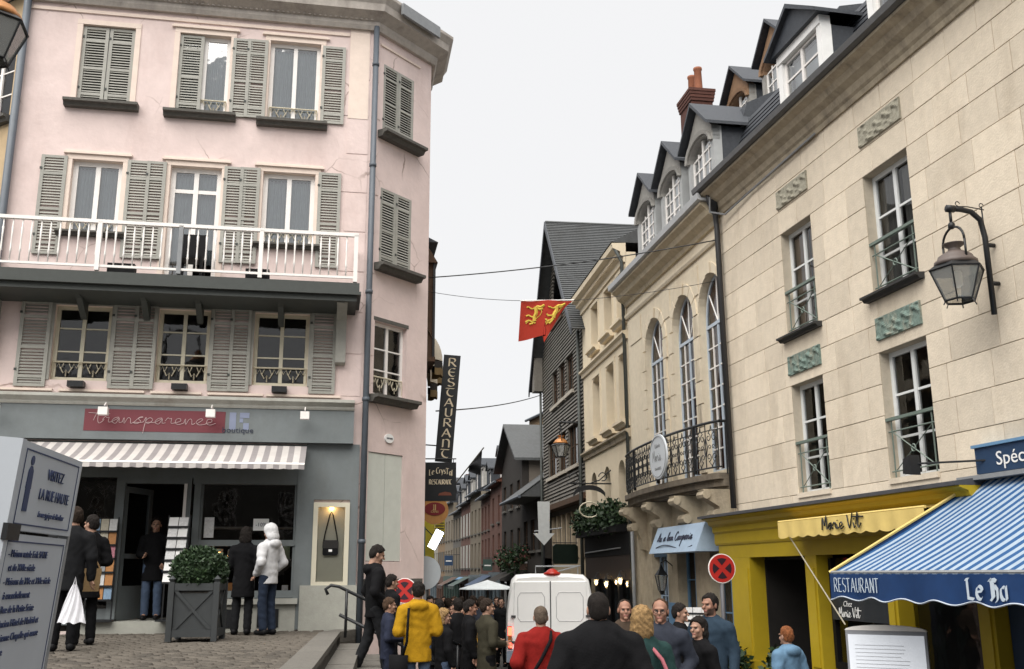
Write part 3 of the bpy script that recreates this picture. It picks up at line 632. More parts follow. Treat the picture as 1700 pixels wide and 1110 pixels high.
MB().prism([(-.13, .02), (-.11, 0), (.11, 0), (.13, .02), (.135, .22), (.11, .25), (-.11, .25), (-.135, .22)], -.03, .03).build('bag_body', BLACKP, bg_)
MB().prism([(-.137, .12), (.137, .12), (.135, .23), (.11, .256), (-.11, .256), (-.135, .23)], -.036, -.028).build('flap', mat('black_leather', (.02, .018, .017), .4), bg_)
MB().tube([(-.12, 0, .23), (-.1, 0, .36), (-.03, 0, .68), (0, 0, .74), (.03, 0, .68), (.1, 0, .36), (.12, 0, .23)], .011, 5).build('strap', BLACKP, bg_); MB().box(-.03, .03, -.042, -.037, .06, .1).build('label_tag', PAPER, bg_)
# recessed entrance: jambs, open door leaf, step, interior
F.add('door_step', MB().box(-4.6, -2.9, -.25, 1.2, .7, .95), PL)
F.add('door_jamb', MB().box(-3.02, -2.9, -.04, .12, .95, 3.3).box(-4.12, -3.98, -.04, .12, .95, 3.3).box(-3.98, -3.02, -.03, .1, 3.2, 3.3), GR)
dl = F.add('door_leaf', MB().box(0, .09, 0, .05, 0, 2.2).box(.75, .85, 0, .05, 0, 2.2).box(.09, .75, .002, .048, 0, .55).box(.09, .75, .002, .048, 2.1, 2.2).box(.09, .75, .004, .046, 1.0, 1.08), GR, (-3.98, .1, .96), rot=R(68)); put('pane', cpane(.66, 1.55, GLASS), dl, (.42, .025, .55))
F.add('white_door_edge', MB().box(-3.02, -2.97, -.06, -.042, .95, 3.2), WHITE)
[F.add('window_jamb', MB().box(u, u+.09, -.03, .1, .95, 3.3), GR) for u in (-4.99, -6.2)]; F.add('stall_riser', MB().box(-6.1, -5.0, -.02, .1, .95, 1.35), GR); F.add('shop_pane', cpane(1.1, 1.95, GLASS), None, (-5.54, .03, 1.35))
F.add('stall_riser', MB().box(-4.9, -4.12, -.0, .08, .9, 1.15), GR); F.add('shop_pane', cpane(.78, 2.15, GLASS), None, (-4.51, .03, 1.15))
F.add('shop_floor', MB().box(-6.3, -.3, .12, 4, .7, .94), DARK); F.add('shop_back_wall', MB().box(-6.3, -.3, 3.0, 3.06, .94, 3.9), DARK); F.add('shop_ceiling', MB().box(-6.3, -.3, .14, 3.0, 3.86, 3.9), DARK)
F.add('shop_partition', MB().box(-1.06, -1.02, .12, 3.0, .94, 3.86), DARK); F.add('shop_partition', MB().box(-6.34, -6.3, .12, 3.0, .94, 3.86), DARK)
def on(X, Y, A, u, v, z): return (X+u*math.cos(A)-v*math.sin(A), Y+u*math.sin(A)+v*math.cos(A), z)
# ================================================================ cream stone building on the right (R1)
R1X, R1Y, R1A = 4.3935, 19.8754, R(-78.0)
R1U = 15.0; GZ = -.5
r1 = thing('stone_building', 'large cream ashlar stone building above the yellow shop front with slate dormers', 'building', (R1X, R1Y, 0), R1A)
F = Fr(r1)
def op(u0, u1): return [(u0, u1, 2.98, 4.88), (u0, u1, 5.76, 7.70)]
cols_ = [(2.60, 3.70), (5.38, 6.55), (11.6, 12.75)]
holes = [h for c in cols_ for h in op(*c)]
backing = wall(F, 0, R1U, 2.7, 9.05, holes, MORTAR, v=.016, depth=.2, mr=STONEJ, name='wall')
# ashlar blocks: every course cut around the openings
courses = [2.72, 2.98]
def fill(a, b, n): return [a+(b-a)*k/n for k in range(1, n+1)]
courses += fill(2.98, 4.88, 4)+fill(4.88, 5.76, 2)+fill(5.76, 7.70, 4)+fill(7.70, 9.02, 3)
rs = random.Random(3)
for i in range(len(courses)-1):
    z0, z1 = courses[i], courses[i+1]; free = []; u = 0.
    cut = sorted((h[0], h[1]) for h in holes if h[2] < (z0+z1)/2 < h[3])
    for a, c in cut+[(R1U, R1U)]:
        if a-u > .05: free.append((u, a))
        u = c
    for a, c in free:
        L = c-a; x = a; first = True
        while x < c-.01:
            w = rs.uniform(.62, 1.02)
            if first and a > 0: w = .38 if i % 2 else .5
            if c-(x+w) < (.5 if c < R1U else .4): w = (c-x) if c-x < .8 else (c-x)-(.38 if i % 2 else .52)
            w = min(w, c-x); gap = .009
            dz = rs.uniform(0, .005)
            put('stone_block', cbox(round(w-gap, 2), .016, z1-z0-gap, STONE, .004), backing, (x+w/2, dz-.002, z0+gap/2)); x += w; first = False
# gables, back wall, floors
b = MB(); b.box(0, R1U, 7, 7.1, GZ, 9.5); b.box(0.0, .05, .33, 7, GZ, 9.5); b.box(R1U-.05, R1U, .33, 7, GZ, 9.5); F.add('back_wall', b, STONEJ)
for z in (2.72, 5.5, 9.0): F.add('floor_slab', MB().box(.05, R1U-.05, .35, 7, z, z+.12), ROOM)
F.add('partition_wall', MB().box(.05, R1U-.05, 2.4, 2.45, 2.85, 9), ROOM)
for ci, (a, c) in enumerate(cols_):
    for ri, (z0, z1) in enumerate(((2.98, 4.88), (5.76, 7.70))):
        ct = (BLIND if ri and ci == 0 else (CURT if False else None))
        o = window(F, (a+c)/2, z0, c-a, z1-z0, .17, 2, 3, splits=[.62, 1.25], fm=mat('pale_blue_white_paint', (.66, .68, .68), .5, .06, 8), bar=.075, curtain=ct or (mat('grey_net', (.20, .19, .17), .9) if ri else None), mull=.035)
        gm = MB(); w = c-a; zt = .80 if ri else .86   # iron guard rail
        gm.box(-w/2-.02, w/2+.02, -.03, .03, zt, zt+.045); gm.tube([(-w/2+.02, 0, zt-.16), (w/2-.02, 0, zt-.16)], .012, 5); gm.tube([(-w/2+.02, 0, .12), (w/2-.02, 0, .12)], .012, 5)
        for s_ in (-1, 1):
            gm.tube([(s_*(w/2-.10), 0, .02), (s_*(w/2-.10), 0, zt)], .012, 5)
            gm.tube([(s_*(w/2-.1), 0, .12), (0, 0, (zt-.16+.12)/2), (-s_*(w/2-.1), 0, zt-.16)], .010, 4) if s_ == 1 else gm.tube([(-(w/2-.1), 0.006, .12), (0, 0.006, (zt-.04)/2), ((w/2-.1), 0.006, zt-.16)], .010, 4)
        gm.tube([(.05*math.cos(k*.63), 0, (zt-.04)/2+.05*math.sin(k*.63)) for k in range(10)], .012, 4, close=True)
        put('guard_rail', gm.mesh('guard_rail', GREENI), o, (0, -.13, 0))
        if ri: sill(F, (a+c)/2, z0, w+.26, IRON if False else mat('blackened_sill', (.03, .03, .03), .7), .16, .08)
        else: F.add('sill', MB().box(a-.0, c+.0, -.03, .12, z0-.06, z0+.02), STONE)
        # carved plaque over the window
        zp = 5.06 if ri == 0 else 8.18
        pw = 1.12; seed = ci*2+ri; rp = random.Random(seed)
        pl = MB(); pl.grid(lambda x, y: (-pw/2+pw*x, -.03-.028*max(0, math.sin(x*math.pi*5)*math.cos(y*5+x*9)+.5*math.sin(x*23+y*17)+.3*math.sin(y*13-x*31))*(1 if .02 < x < .98 and .05 < y < .95 else 0), .34*y), 44, 14); pl.box(-pw/2, pw/2, -.028, .016, 0, .34)
        F.add('carved_plaque', pl, mat('verdigris_plaque', (.17, .235, .205), .8, .5, 22, .4, stain=(.42, .36, .27), stain_s=6) if ri == 0 else mat('weathered_plaque', (.36, .34, .27), .85, .4, 22, .4), ((a+c)/2, .0, zp))
# cornice, gutter, mansard roof
c4 = MB(); profwall(c4, F, -.12, R1U, [(.02, 8.98), (-.04, 8.98), (-.06, 9.06), (-.10, 9.10), (-.14, 9.2), (-.24, 9.27), (-.30, 9.36), (-.42, 9.42), (-.42, 9.47), (.02, 9.47)]); F.add('cornice', c4, GRIME)
F.add('gutter', MB().prism([(-.44, 9.475), (-.52, 9.50), (-.54, 9.60), (-.50, 9.60), (-.44, 9.53), (0, 9.53), (0, 9.475)], -.15, R1U, ax='x'), mat('dark_gutter', (.09, .09, .092), .5, .2, 8))
# slate courses on the mansard slope: every course steps out from the one above
mz0, mz1, my0, my1 = 9.53, 11.2, .05, .72
rf = MB(); n = 12
for k in range(n):
    a0, a1 = k/n, (k+1.25)/n
    rf.hexa([(-.05, my0+(my1-my0)*a0-.03, mz0+(mz1-mz0)*a0), (R1U, my0+(my1-my0)*a0-.03, mz0+(mz1-mz0)*a0), (R1U, my0+(my1-my0)*a0, mz0+(mz1-mz0)*a0), (-.05, my0+(my1-my0)*a0, mz0+(mz1-mz0)*a0),
             (-.05, my0+(my1-my0)*a1-.008, mz0+(mz1-mz0)*a1), (R1U, my0+(my1-my0)*a1-.008, mz0+(mz1-mz0)*a1), (R1U, my0+(my1-my0)*a1, mz0+(mz1-mz0)*a1), (-.05, my0+(my1-my0)*a1, mz0+(mz1-mz0)*a1)])
F.add('roof', rf, SLATE); F.add('roof_body', MB().prism([(.06, 9.5), (.73, 11.2), (3.5, 11.9), (7, 9.6)], 0, R1U-.02, ax='x'), SLATE)
F.add('hip_flashing', MB().tube([(-.02, .0, 9.6), (.1, .7, 11.25)], .045, 6), LEAD)
def dormer(fr, uc, w, z0, h, v, arched, pm, fm, apex=.75, deep=2.2, gm=None, rows=3, group=None):
    """dormer: a part with window parts of its own kind as sub-parts"""
    w2 = w/2; b = MB()
    pw = .15
    b.box(-w2, -w2+pw, 0, .2, 0, h, 0); b.box(w2-pw, w2, 0, .2, 0, h, 0)
    # cheeks of slate
    b.box(-w2+.02, -w2+.06, .2, deep, 0, h, 1); b.box(w2-.06, w2-.02, .2, deep, 0, h, 1)
    # pediment and roof
    ov = .14
    if arched:
        A = arc(0, h-.32, w2-pw, .32, 180, 0, 12)
        b.prism([(-w2, h-.32)]+[(-w2+pw, h-.32)]+A[1:-1]+[(w2-pw, h-.32), (w2, h-.32), (w2, h), (0, h+apex*.92), (-w2, h)], -.03, .16, 2)
        A2, A3 = arc(0, h-.32, w2-.02, .44, 180, 0, 12), arc(0, h-.32, w2-.10, .35, 180, 0, 12)
        for k in range(12): b.hexa([(A2[k][0], -.10, A2[k][1]), (A2[k+1][0], -.10, A2[k+1][1]), (A2[k+1][0], -.031, A2[k+1][1]), (A2[k][0], -.031, A2[k][1]), (A3[k][0], -.08, A3[k][1]), (A3[k+1][0], -.08, A3[k+1][1]), (A3[k+1][0], -.031, A3[k+1][1]), (A3[k][0], -.031, A3[k][1])], 2)
    else:
        b.box(-w2, w2, -.02, .19, h, h+.16, 0); b.prism([(-w2-ov, h+.163), (w2+ov, h+.163), (0, h+apex)], -.10, .15, 2)
    for s_ in (-1, 1):
        p0, p1 = (s_*(w2+ov), h-.02 if arched else h+.14), (0, h+apex)
        th = .07
        b.hexa([(p0[0], -.2, p0[1]), (p1[0], -.2, p1[1]), (p1[0], deep, p1[1]), (p0[0], deep, p0[1]), (p0[0], -.2, p0[1]+th), (p1[0], -.2, p1[1]+th*1.3), (p1[0], deep, p1[1]+th*1.3), (p0[0], deep, p0[1]+th)], 1)
    o = fr.add('dormer', b, [fm, SLATE, pm], (uc, v, z0))
    W = w-2*pw; H = h-(0 if arched else .02)
    f2 = Fr(o)
    # window of the dormer (frame, then panes joined per leaf)
    fb = MB(); bar = .06; rise = .30 if arched else 0; zt = H-rise-.02
    fb.box(-W/2, -W/2+bar, .06, .11, 0, zt); fb.box(W/2-bar, W/2, .06, .11, 0, zt); fb.box(-W/2+bar, W/2-bar, .062, .108, 0, bar); fb.box(-.035, .035, .055, .112, bar, H-.02)
    for k in range(1, rows+1): z = bar+(zt-bar)*k/rows; fb.box(-W/2+bar, -.035, .066, .1, z-.018, z+.018); fb.box(.035, W/2-bar, .066, .1, z-.018, z+.018)
    if arched: fb.box(-W/4-.012, -W/4+.012, .07, .1, bar, zt+.1); fb.box(W/4-.012, W/4+.012, .07, .1, bar, zt+.1)
    put('window_frame', fb.mesh('window_frame', WHITE), o)
    for s_ in (-1, 1):
        for k in range(rows): put('pane', cpane(W/2-.1, (zt-bar)/rows-.04, gm or GLASSU), o, (s_*(W/4), .085, bar+(zt-bar)*k/rows+.02))
        if rise: p = MB(); p.face([(0, .085, zt+.02), (s_*(W/2-bar), .085, zt+.02)]+[(q[0]*s_, .085, q[1]) for q in arc(0, zt+.02, W/2-bar, rise-.03, 0, 90, 6)][1:]); put('pane', p.mesh('pane', gm or GLASSU), o)
    put('curtain', cbox(W, .01, H, CURT), o, (0, .25, 0)); return o
PEDG = mat('grey_pediment_boards', (.30, .29, .27), .8, .15, 8)
PEDO = mat('tan_wood_pediment', (.28, .17, .10), .8, .15, 8)
DFR = mat('white_dormer_paint', (.80, .80, .79), .6, .08, 6)
for uc in (4.02, 6.95, 9.9, 12.7): dormer(F, uc, 1.56, 9.53, 1.2, -.15, False, SLATE, DFR, .72, 2.0)
F.add('chimney', MB().box(5.2, 6.0, 1.2, 2.2, 11.5, 14.2), mat('grey_render_stack', (.24, .23, .22), .9, .2, 5))
# rain pipe between the two stone houses
F.add('rain_pipe', MB().tube([(.18, -.3, 9.4), (.16, -.28, 9.25), (.10, -.13, 9.0), (.10, -.11, 8.7), (.14, -.1, 2.9)], .06, 8), mat('black_pipe', (.03, .03, .032), .4), smooth=True)
F.add('hopper_head', MB().lathe([(.05, 0), (.07, .05), (.14, .2), (.15, .26), (.12, .26)], (.14, -.16, 9.02), 8), IRON)
F.add('lead_flashing', MB().tube([(.3, -.32, 9.3), (.22, -.3, 9.0), (.5, -.1, 8.86), (1.6, -.06, 8.93), (4.2, -.07, 8.98)], .022, 5), LEAD)
# ---- yellow shop front
ysh = MB(); CZ = 2.72
c4 = MB(); profwall(c4, F, -.55, 7.62, [(0, 2.2), (-.22, 2.2), (-.24, 2.24), (-.24, 2.42), (-.28, 2.46), (-.28, 2.55), (-.36, 2.6), (-.38, 2.66), (-.5, 2.70), (-.5, CZ), (0, CZ)]); F.add('shop_cornice', c4, YEL)
F.add('cornice_lead_cap', MB().prism([(-.56, CZ+.002), (-.56, CZ+.05), (0, CZ+.13), (0, CZ+.002)], -.62, 7.62, ax='x'), mat('dark_lead', (.07, .072, .08), .5, .2, 8))
F.add('frieze_board', MB().box(-.45, 7.6, -.2, -.005, 1.95, 2.198), YEL)
def pil(u0, u1, m=YEL, z1=1.948):
    b = MB(); b.box(u0, u1, -.20, .1, GZ-.1, z1); b.box(u0+.06, u1-.06, -.225, -.198, .2, z1-.2); b.box(u0-.03, u1+.03, -.24, .1, GZ-.1, .12); F.add('pilaster', b, m)
for u0, u1 in ((.08, .92), (3.02, 3.40), (5.35, 5.6)): pil(u0, u1)
F.add('awning_blind_box', MB().box(3.05, 7.0, -.36, -.25, 2.30, 2.44), YELA)
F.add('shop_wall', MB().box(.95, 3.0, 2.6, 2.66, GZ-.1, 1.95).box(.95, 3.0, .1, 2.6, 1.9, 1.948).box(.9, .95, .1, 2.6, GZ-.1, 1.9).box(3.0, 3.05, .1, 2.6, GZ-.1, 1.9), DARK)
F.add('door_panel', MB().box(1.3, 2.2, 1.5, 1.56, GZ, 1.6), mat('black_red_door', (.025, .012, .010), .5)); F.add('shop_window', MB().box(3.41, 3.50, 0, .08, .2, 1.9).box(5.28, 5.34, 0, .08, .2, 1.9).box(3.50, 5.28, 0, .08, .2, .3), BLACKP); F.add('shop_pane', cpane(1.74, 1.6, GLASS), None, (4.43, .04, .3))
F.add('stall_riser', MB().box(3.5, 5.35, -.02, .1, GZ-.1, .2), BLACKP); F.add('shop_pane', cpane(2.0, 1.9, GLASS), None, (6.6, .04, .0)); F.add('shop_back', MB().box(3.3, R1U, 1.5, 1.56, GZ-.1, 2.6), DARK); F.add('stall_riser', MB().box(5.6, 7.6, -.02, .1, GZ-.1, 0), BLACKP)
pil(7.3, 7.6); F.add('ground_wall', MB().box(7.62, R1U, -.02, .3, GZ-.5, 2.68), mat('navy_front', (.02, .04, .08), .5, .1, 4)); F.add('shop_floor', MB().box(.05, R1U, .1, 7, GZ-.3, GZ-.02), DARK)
F.add('shop_window_lettering_board', MB().box(3.52, 5.2, -.05, -.03, .95, 1.3), mat('smoked_glass_band', (.03, .035, .04), .25))
font('Chez', .12, PAPER, r1, (4.0, -.055, 1.16), sx=1., shear=.3); L_, xe = hw('Marie Vit', .15); script(L_, .007, PAPER, r1, (3.75, -.06, 1.0))
# yellow canvas awning lettered "Marie Vit"
ay = thing('yellow_awning', 'pale yellow canvas awning with scalloped edge and black handwriting over the yellow shop', 'awning', (R1X, R1Y, 0), R1A)
b = MB(); u0, u1 = 3.02, 7.06
b.grid(lambda a, c: (u0+(u1-u0)*a, -.28-.36*c, 2.54-.06*c-.02*math.sin(c*3.14)), 24, 4)
b.grid(lambda a, c: (u0+(u1-u0)*a, -.64-.012*math.sin(a*60)*c, 2.48-c*(.235+.03*abs(math.sin(a*38)))), 200, 3)
b.face([(u0, -.28, 2.54), (u0, -.64, 2.48), (u0, -.64, 2.26), (u0, -.36, 2.26)]); b.build('canvas', YELA, ay, smooth=False)
L_, xe = hw('Marie Vit', .20); script([[(p[0]*1.35, p[1]) for p in ln] for ln in L_], .011, IRON, ay, (4.5, -.66, 2.30))
MB().tube([(3.3, -.6, 2.27), (4.15, -.2, .9)], .012, 5).build('arm', CREAMI, ay); MB().tube([(u0, -.62, 2.49), (u1, -.62, 2.49)], .022, 6).build('front_bar', YELA, ay)
# blue striped restaurant awning
ab_ = thing('restaurant_awning', 'blue and white striped awning with lettered navy valance on the right', 'awning', (R1X, R1Y, 0), R1A)
u0, u1 = 6.34, 13.0; tu0 = 7.5
T0, T1, B0, B1 = Vector((tu0, -.12, 2.78)), Vector((u1, -.12, 2.78)), Vector((u0, -1.62, 1.66)), Vector((u1, -1.62, 1.66))
u0 = 6.34
NS = 38; b = MB()
for q in range(NS*2):
    a0, a1 = q/(NS*2), (q+1)/(NS*2)
    b.grid(lambda a, c: T0.lerp(T1, a0+(a1-a0)*a).lerp(B0.lerp(B1, a0+(a1-a0)*a), c)+Vector((0, 0, -.045*math.sin(c*math.pi)-.012*math.sin(c*math.pi)*math.sin((a0+(a1-a0)*a)*31))), 1, 8, q % 2)
b.build('canvas', [mat('blue_stripe_canvas', (.014, .072, .20), .85, .1, 5), mat('white_stripe_canvas', (.30, .37, .45), .85, .1, 5)], ab_)
b = MB(); b.grid(lambda a, c: (u0+(u1-u0)*a, -1.62-.02*math.sin(a*41)*c, 1.66-c*(.30+.022*math.cos(a*66))), 220, 4); va = b.build('valance', BLUEC, ab_)
b = MB(); b.tube([(u0+(u1-u0)*k/220, -1.628-.02*math.sin(k/220*41), 1.66-(.30+.022*math.cos(k/220*66))) for k in range(221)], .009, 4); b.build('piping', mat('pale_blue_piping', (.45, .5, .58), .7), ab_)
b = MB(); b.face([(tu0, -.12, 2.78), (u0, -1.62, 1.66), (u0, -1.62, 1.42), (u0+.3, -.8, 1.42)]); b.build('side_cheek', BLUEC, ab_); MB().tube([(u0, -1.6, 1.68), (u1, -1.6, 1.68)], .025, 6).build('front_bar', LEAD, ab_); MB().tube([(tu0, -.14, 2.79), (u0, -1.62, 1.68)], .022, 6).build('side_bar', YELA, ab_)
MB().tube([(u0+.3, -.15, 1.75), (u0+.3, -1.55, 1.66)], .02, 5).build('arm', LEAD, ab_)
PALEB = mat('pale_blue_print', (.50, .58, .66), .7, .05, 9)
nib('RfStAURAnt', .17, PALEB, ab_, (7.0, -1.648, 1.44), w=.085, ang=12, sx=.72, gap=.16)
nib('Le Ha', .20, PALEB, ab_, (9.45, -1.652, 1.41), w=.22, ang=40, sx=.95, gap=.16)
# navy sign board with lamp
sb = thing('sign_board', 'navy board reading Spec with accent and a spotlight arm above the striped awning', 'sign', (R1X, R1Y, 0), R1A)
MB().box(7.52, 13, -.16, -.004, 2.86, 3.18).build('board', NAVY, sb); MB().box(7.49, 13, -.19, -.002, 3.183, 3.22).build('top_rail', BLUED, sb); MB().box(7.3, 13, -.30, -.002, 2.78, 2.835).build('bottom_ledge', LEAD, sb)
font('Spécialités', .235, PAPER, sb, (7.90, -.165, 2.94), align='LEFT', sx=1.15)
MB().tube([(7.7, -.15, 3.02), (6.92, -.62, 3.05)], .014, 5).build('lamp_arm', IRON, sb); MB().hexa([(6.80, -.72, 2.93), (6.98, -.72, 2.90), (6.98, -.58, 2.90), (6.80, -.58, 2.93), (6.80, -.70, 3.12), (6.96, -.70, 3.16), (6.96, -.56, 3.16), (6.80, -.56, 3.12)]).build('spot_lamp', IRON, sb)
# lit menu panel
mp = thing('menu_board', 'bright white lit menu panel standing under the striped awning', 'menu', (R1X+6.75*math.cos(R1A)+(-1.15)*-math.sin(R1A), R1Y+6.75*math.sin(R1A)-1.15*math.cos(R1A), GZ+.08), R(-32))
MB().box(-.49, .49, 0, .07, .55, 1.38).build('frame', mat('grey_menu_frame', (.25, .26, .28), .5), mp)
MB().box(-.46, .46, -.012, -.002, .58, 1.33).build('menu_sheet', mat('lit_menu_paper', (.62, .65, .70), .6, .06, 9, emit=.10), mp)
for k in range(12): MB().box(-.38, -.38+.5+.22*rnd(), -.015, -.0125, 1.20-.045*k, 1.208-.045*k).build('text_line', mat('pale_grey_print', (.48, .5, .54), .6), mp)
MB().prism([(-.5, 1.382), (.5, 1.382)]+arc(0, 1.382, .5, .07, 0, 180, 10)[1:-1], 0, .06).build('crest', WHITE, mp)
for s_ in (-1, 1): MB().tube([(s_*.4, .035, 0), (s_*.4, .035, .56)], .03, 6).build('leg', IRON, mp)

# ================================================================ house with the arched windows (R2)
R2X, R2Y, R2A, R2U = 3.2063, 26.7688, R(-80.228), 6.99
r2 = thing('arched_house', 'cream stone house with three tall arched windows, wrought iron balcony and slate dormers', 'building', (R2X, R2Y, 0), R2A)
F = Fr(r2)
AW = [(1.66, 2.86), (3.88, 5.06), (5.85, 7.0-.02)]
AW = [(1.60, 3.05), (3.76, 5.20), (5.58, 6.96)]
holes = [(a, c, 3.72, 7.95, .70) for a, c in AW]
gh = [(1.45, 2.65, -.55, 2.95, .6), (3.35, 4.55, -.55, 2.95, .6), (5.45, 6.65, -.55, 2.95, .6)]
wall(F, 0, R2U, 3.3, 9.0, holes, STONE2, mr=STONE2, depth=.22, back=.4)
GST = mat('dark_weathered_stone', (.43, .365, .265), .9, .25, 4, .4, stain=(.22, .185, .135), stain_s=1.4)
wall(F, 0, R2U, -.7, 3.3, gh, GST, mr=GST, depth=.3, name='ground_floor_wall')
b = MB(); b.box(0, R2U, 7, 7.1, -.7, 9.4); b.box(0, .04, .42, 7, -.7, 9.4); b.box(R2U-.04, R2U, .42, 7, -.7, 9.4); F.add('back_wall', b, ROOM); F.add('floor_slab', MB().box(.05, R2U-.05, .42, 7, 3.3, 3.45), ROOM); F.add('partition_wall', MB().box(.05, R2U-.05, 2.5, 2.55, -.6, 9), ROOM)
for a, c in AW:
    o = window(F, (a+c)/2, 3.72, c-a, 4.23, .13, 4, 7, mm=WHITE, fm=mat('pale_blue_window_paint', (.46, .53, .61), .5, .06, 8), bar=.06, rise=.70+.35, curtain=REDCURT, mull=.03)
    for s_ in (-1, 1):     # rusticated quoins of the arches
        for k in range(7):
            ww = .20 if k % 2 else .30
            if s_ > 0: ww = min(ww, R2U-c-.005)
            if ww < .05: continue
            F.add('quoin', MB().box((a if s_ < 0 else c)-(ww if s_ < 0 else 0), (a if s_ < 0 else c)+(0 if s_ < 0 else ww), -.04, -.0, 3.75+k*.50, 3.75+k*.50+.475), STONE2)
    for k in range(7):     # voussoirs
        a0, a1 = 180-k*180/7-1, 180-(k+1)*180/7+1; A = arc((a+c)/2, 7.25, (c-a)/2+.004, .704, a0, a1, 3); B = arc((a+c)/2, 7.25, min((c-a)/2+.24, R2U-(a+c)/2-.01), .95, a0, a1, 3)
        F.add('voussoir', MB().prism(A+B[::-1], -.03 if k != 3 else -.06, 0), STONE2)
# pilaster strips, sunk panels, string courses
for u in (.0, 1.0, 3.15, 5.22, R2U-.02): F.add('pilaster_strip', MB().box(max(u, 0), min(u+.24, R2U), -.04, -.001, 3.72, 8.72), STONE2) if u in (1.0, 3.15, 5.22) and False else None
for u0, u1 in ((.25, 1.25), (3.05, 3.65), (5.18, 5.6)): F.add('raised_panel', MB().box(u0, u1, -.02, -.001, 7.7, 8.35), STONE2)
c4 = MB(); profwall(c4, F, 0, R2U, [(.02, 8.5), (-.05, 8.5), (-.08, 8.56), (-.08, 8.62), (0.02, 8.66)]); F.add('string_course', c4, STONE2)
c4 = MB(); profwall(c4, F, -.05, R2U+.04, [(.02, 8.86), (-.06, 8.86), (-.10, 8.95), (-.25, 9.05), (-.30, 9.16), (-.42, 9.24), (-.42, 9.30), (.02, 9.30)]); F.add('cornice', c4, mat('tan_cornice', (.54, .46, .33), .9, .2, 6, .3, stain=(.36, .30, .21), stain_s=2))
F.add('gutter', MB().prism([(-.43, 9.305), (-.50, 9.33), (-.52, 9.46), (-.47, 9.46), (-.42, 9.36), (0, 9.36), (0, 9.305)], -.08, R2U+.12, ax='x'), mat('pale_zinc_gutter', (.42, .43, .44), .5, .12, 6))
F.add('roof', MB().prism([(.0, 9.36), (.8, 11.7), (2.4, 12.5), (3.2, 14.3), (4.6, 14.6), (7, 9.4)], 0, R2U, ax='x'), SLATE)
for uc, z in ((2.75, 13.0), (5.05, 13.05)): dormer(F, uc, 1.5, z, 1.1, 2.45, True, PEDO, PEDG, .8, 2.0, rows=2)
for uc in (2.4, 4.4, 6.42): dormer(F, uc, 1.55, 9.42, 1.58, -.12, True, PEDG, mat('grey_dormer_posts', (.36, .37, .37), .6), .78, 1.8, rows=4)
# brick chimney stack with pots: bricks in courses
F.add('chimney', MB().box(1.45, 2.35, 1.3, 1.9, 11, 14.1), BRICK)
for k in range(4): F.add('chimney_band', MB().box(1.42-.015*k, 2.38+.015*k, 1.27-.015*k, 1.93+.015*k, 14.1+.09*k, 14.18+.09*k), BRICK)
for u in (1.66, 2.14): F.add('chimney_pot', MB().lathe([(.13, 0), (.115, .1), (.10, .62), (.12, .66), (.12, .72), (.08, .72)], (u, 1.6, 14.46), 10), TERRA, smooth=True)
# balcony on stone consoles with bowed plan
def bow(u): t = (u-.2)/(R2U-.3); return -(.26+.36*math.sin(max(0, min(1, t))*math.pi)**.6)
us_ = [.2+(R2U-.3)*k/24 for k in range(25)]
b = MB(); pts = [(u, bow(u)) for u in us_]+[(us_[-1], 0.0), (us_[0], 0.0)]
b.prism(pts, 3.50, 3.62, ax='z'); b.prism([(u, (v+.1 if v < -.02 else v)) for u, v in pts], 3.36, 3.498, ax='z'); b.prism([(u, (v+.2 if v < -.02 else v)) for u, v in pts], 3.30, 3.358, ax='z')
bal = F.add('balcony', b, mat('blackened_balcony_stone', (.15, .125, .095), .9, .35, 5, .4, stain=(.04, .038, .034), stain_s=1.6))
for u in (1.0, 2.95, 4.95, 6.75):
    cb = MB().prism([(.0, 2.2), (-.12, 2.25), (-.16, 2.5), (-.26, 2.7), (-.30, 2.95), (-.55, 3.1), (-.62, 3.29), (0, 3.29)], -.16, .16, ax='x'); cb.tube([(-.2, -.34, 2.8), (.2, -.34, 2.8)], .1, 8); cb.tube([(-.19, -.56, 3.18), (.19, -.56, 3.18)], .085, 8); put('console', cb.mesh('console', GST), bal, (u, 0, 0))
tr = MB(); tr.tube([(u, bow(u)+.06, 4.66) for u in us_], .03, 6); tr.tube([(u, bow(u)+.06, 3.74) for u in us_], .018, 5); tr.tube([(u, bow(u)+.06, 4.5) for u in us_], .012, 5)
for e in (0, -1): tr.tube([(us_[e], bow(us_[e])+.06, 4.66), (us_[e], -.02, 4.66)], .03, 6); tr.tube([(us_[e], -.08, 3.6), (us_[e], -.08, 4.66)], .018, 5)
put('hand_rail', tr.mesh('hand_rail', IRON), bal)
def scroll(seed):
    b = MB()
    def spiral(cx, cz, r0, a0, turns, d): return [(cx+r0*(1-.75*k/16)*math.cos(R(a0)+d*turns*6.28*k/16), 0, cz+r0*(1-.75*k/16)*math.sin(R(a0)+d*turns*6.28*k/16)) for k in range(17)]
    for s_ in (-1, 1):
        b.tube(spiral(s_*.10, .62, .09, 90, 1.1, s_), .011, 4); b.tube(spiral(s_*.10, .22, .09, -90, 1.1, -s_), .011, 4); b.tube(spiral(s_*.06, .42, .055, 0 if s_ > 0 else 180, 1.0, s_), .009, 4)
        b.tube([(s_*.10, 0, .71), (s_*.02, 0, .78), (0, 0, .86)], .011, 4); b.tube([(s_*.10, 0, .13), (s_*.02, 0, .06), (0, 0, 0)], .011, 4)
        b.tube([(s_*.19, 0, .6), (s_*.14, 0, .42), (s_*.19, 0, .24)], .011, 4)
    return b.mesh('scroll_panel', IRON)
sm_ = scroll(0); bsm = MB().tube([(0, 0, 0), (0, 0, .92)], .012, 5).mesh('baluster', IRON)
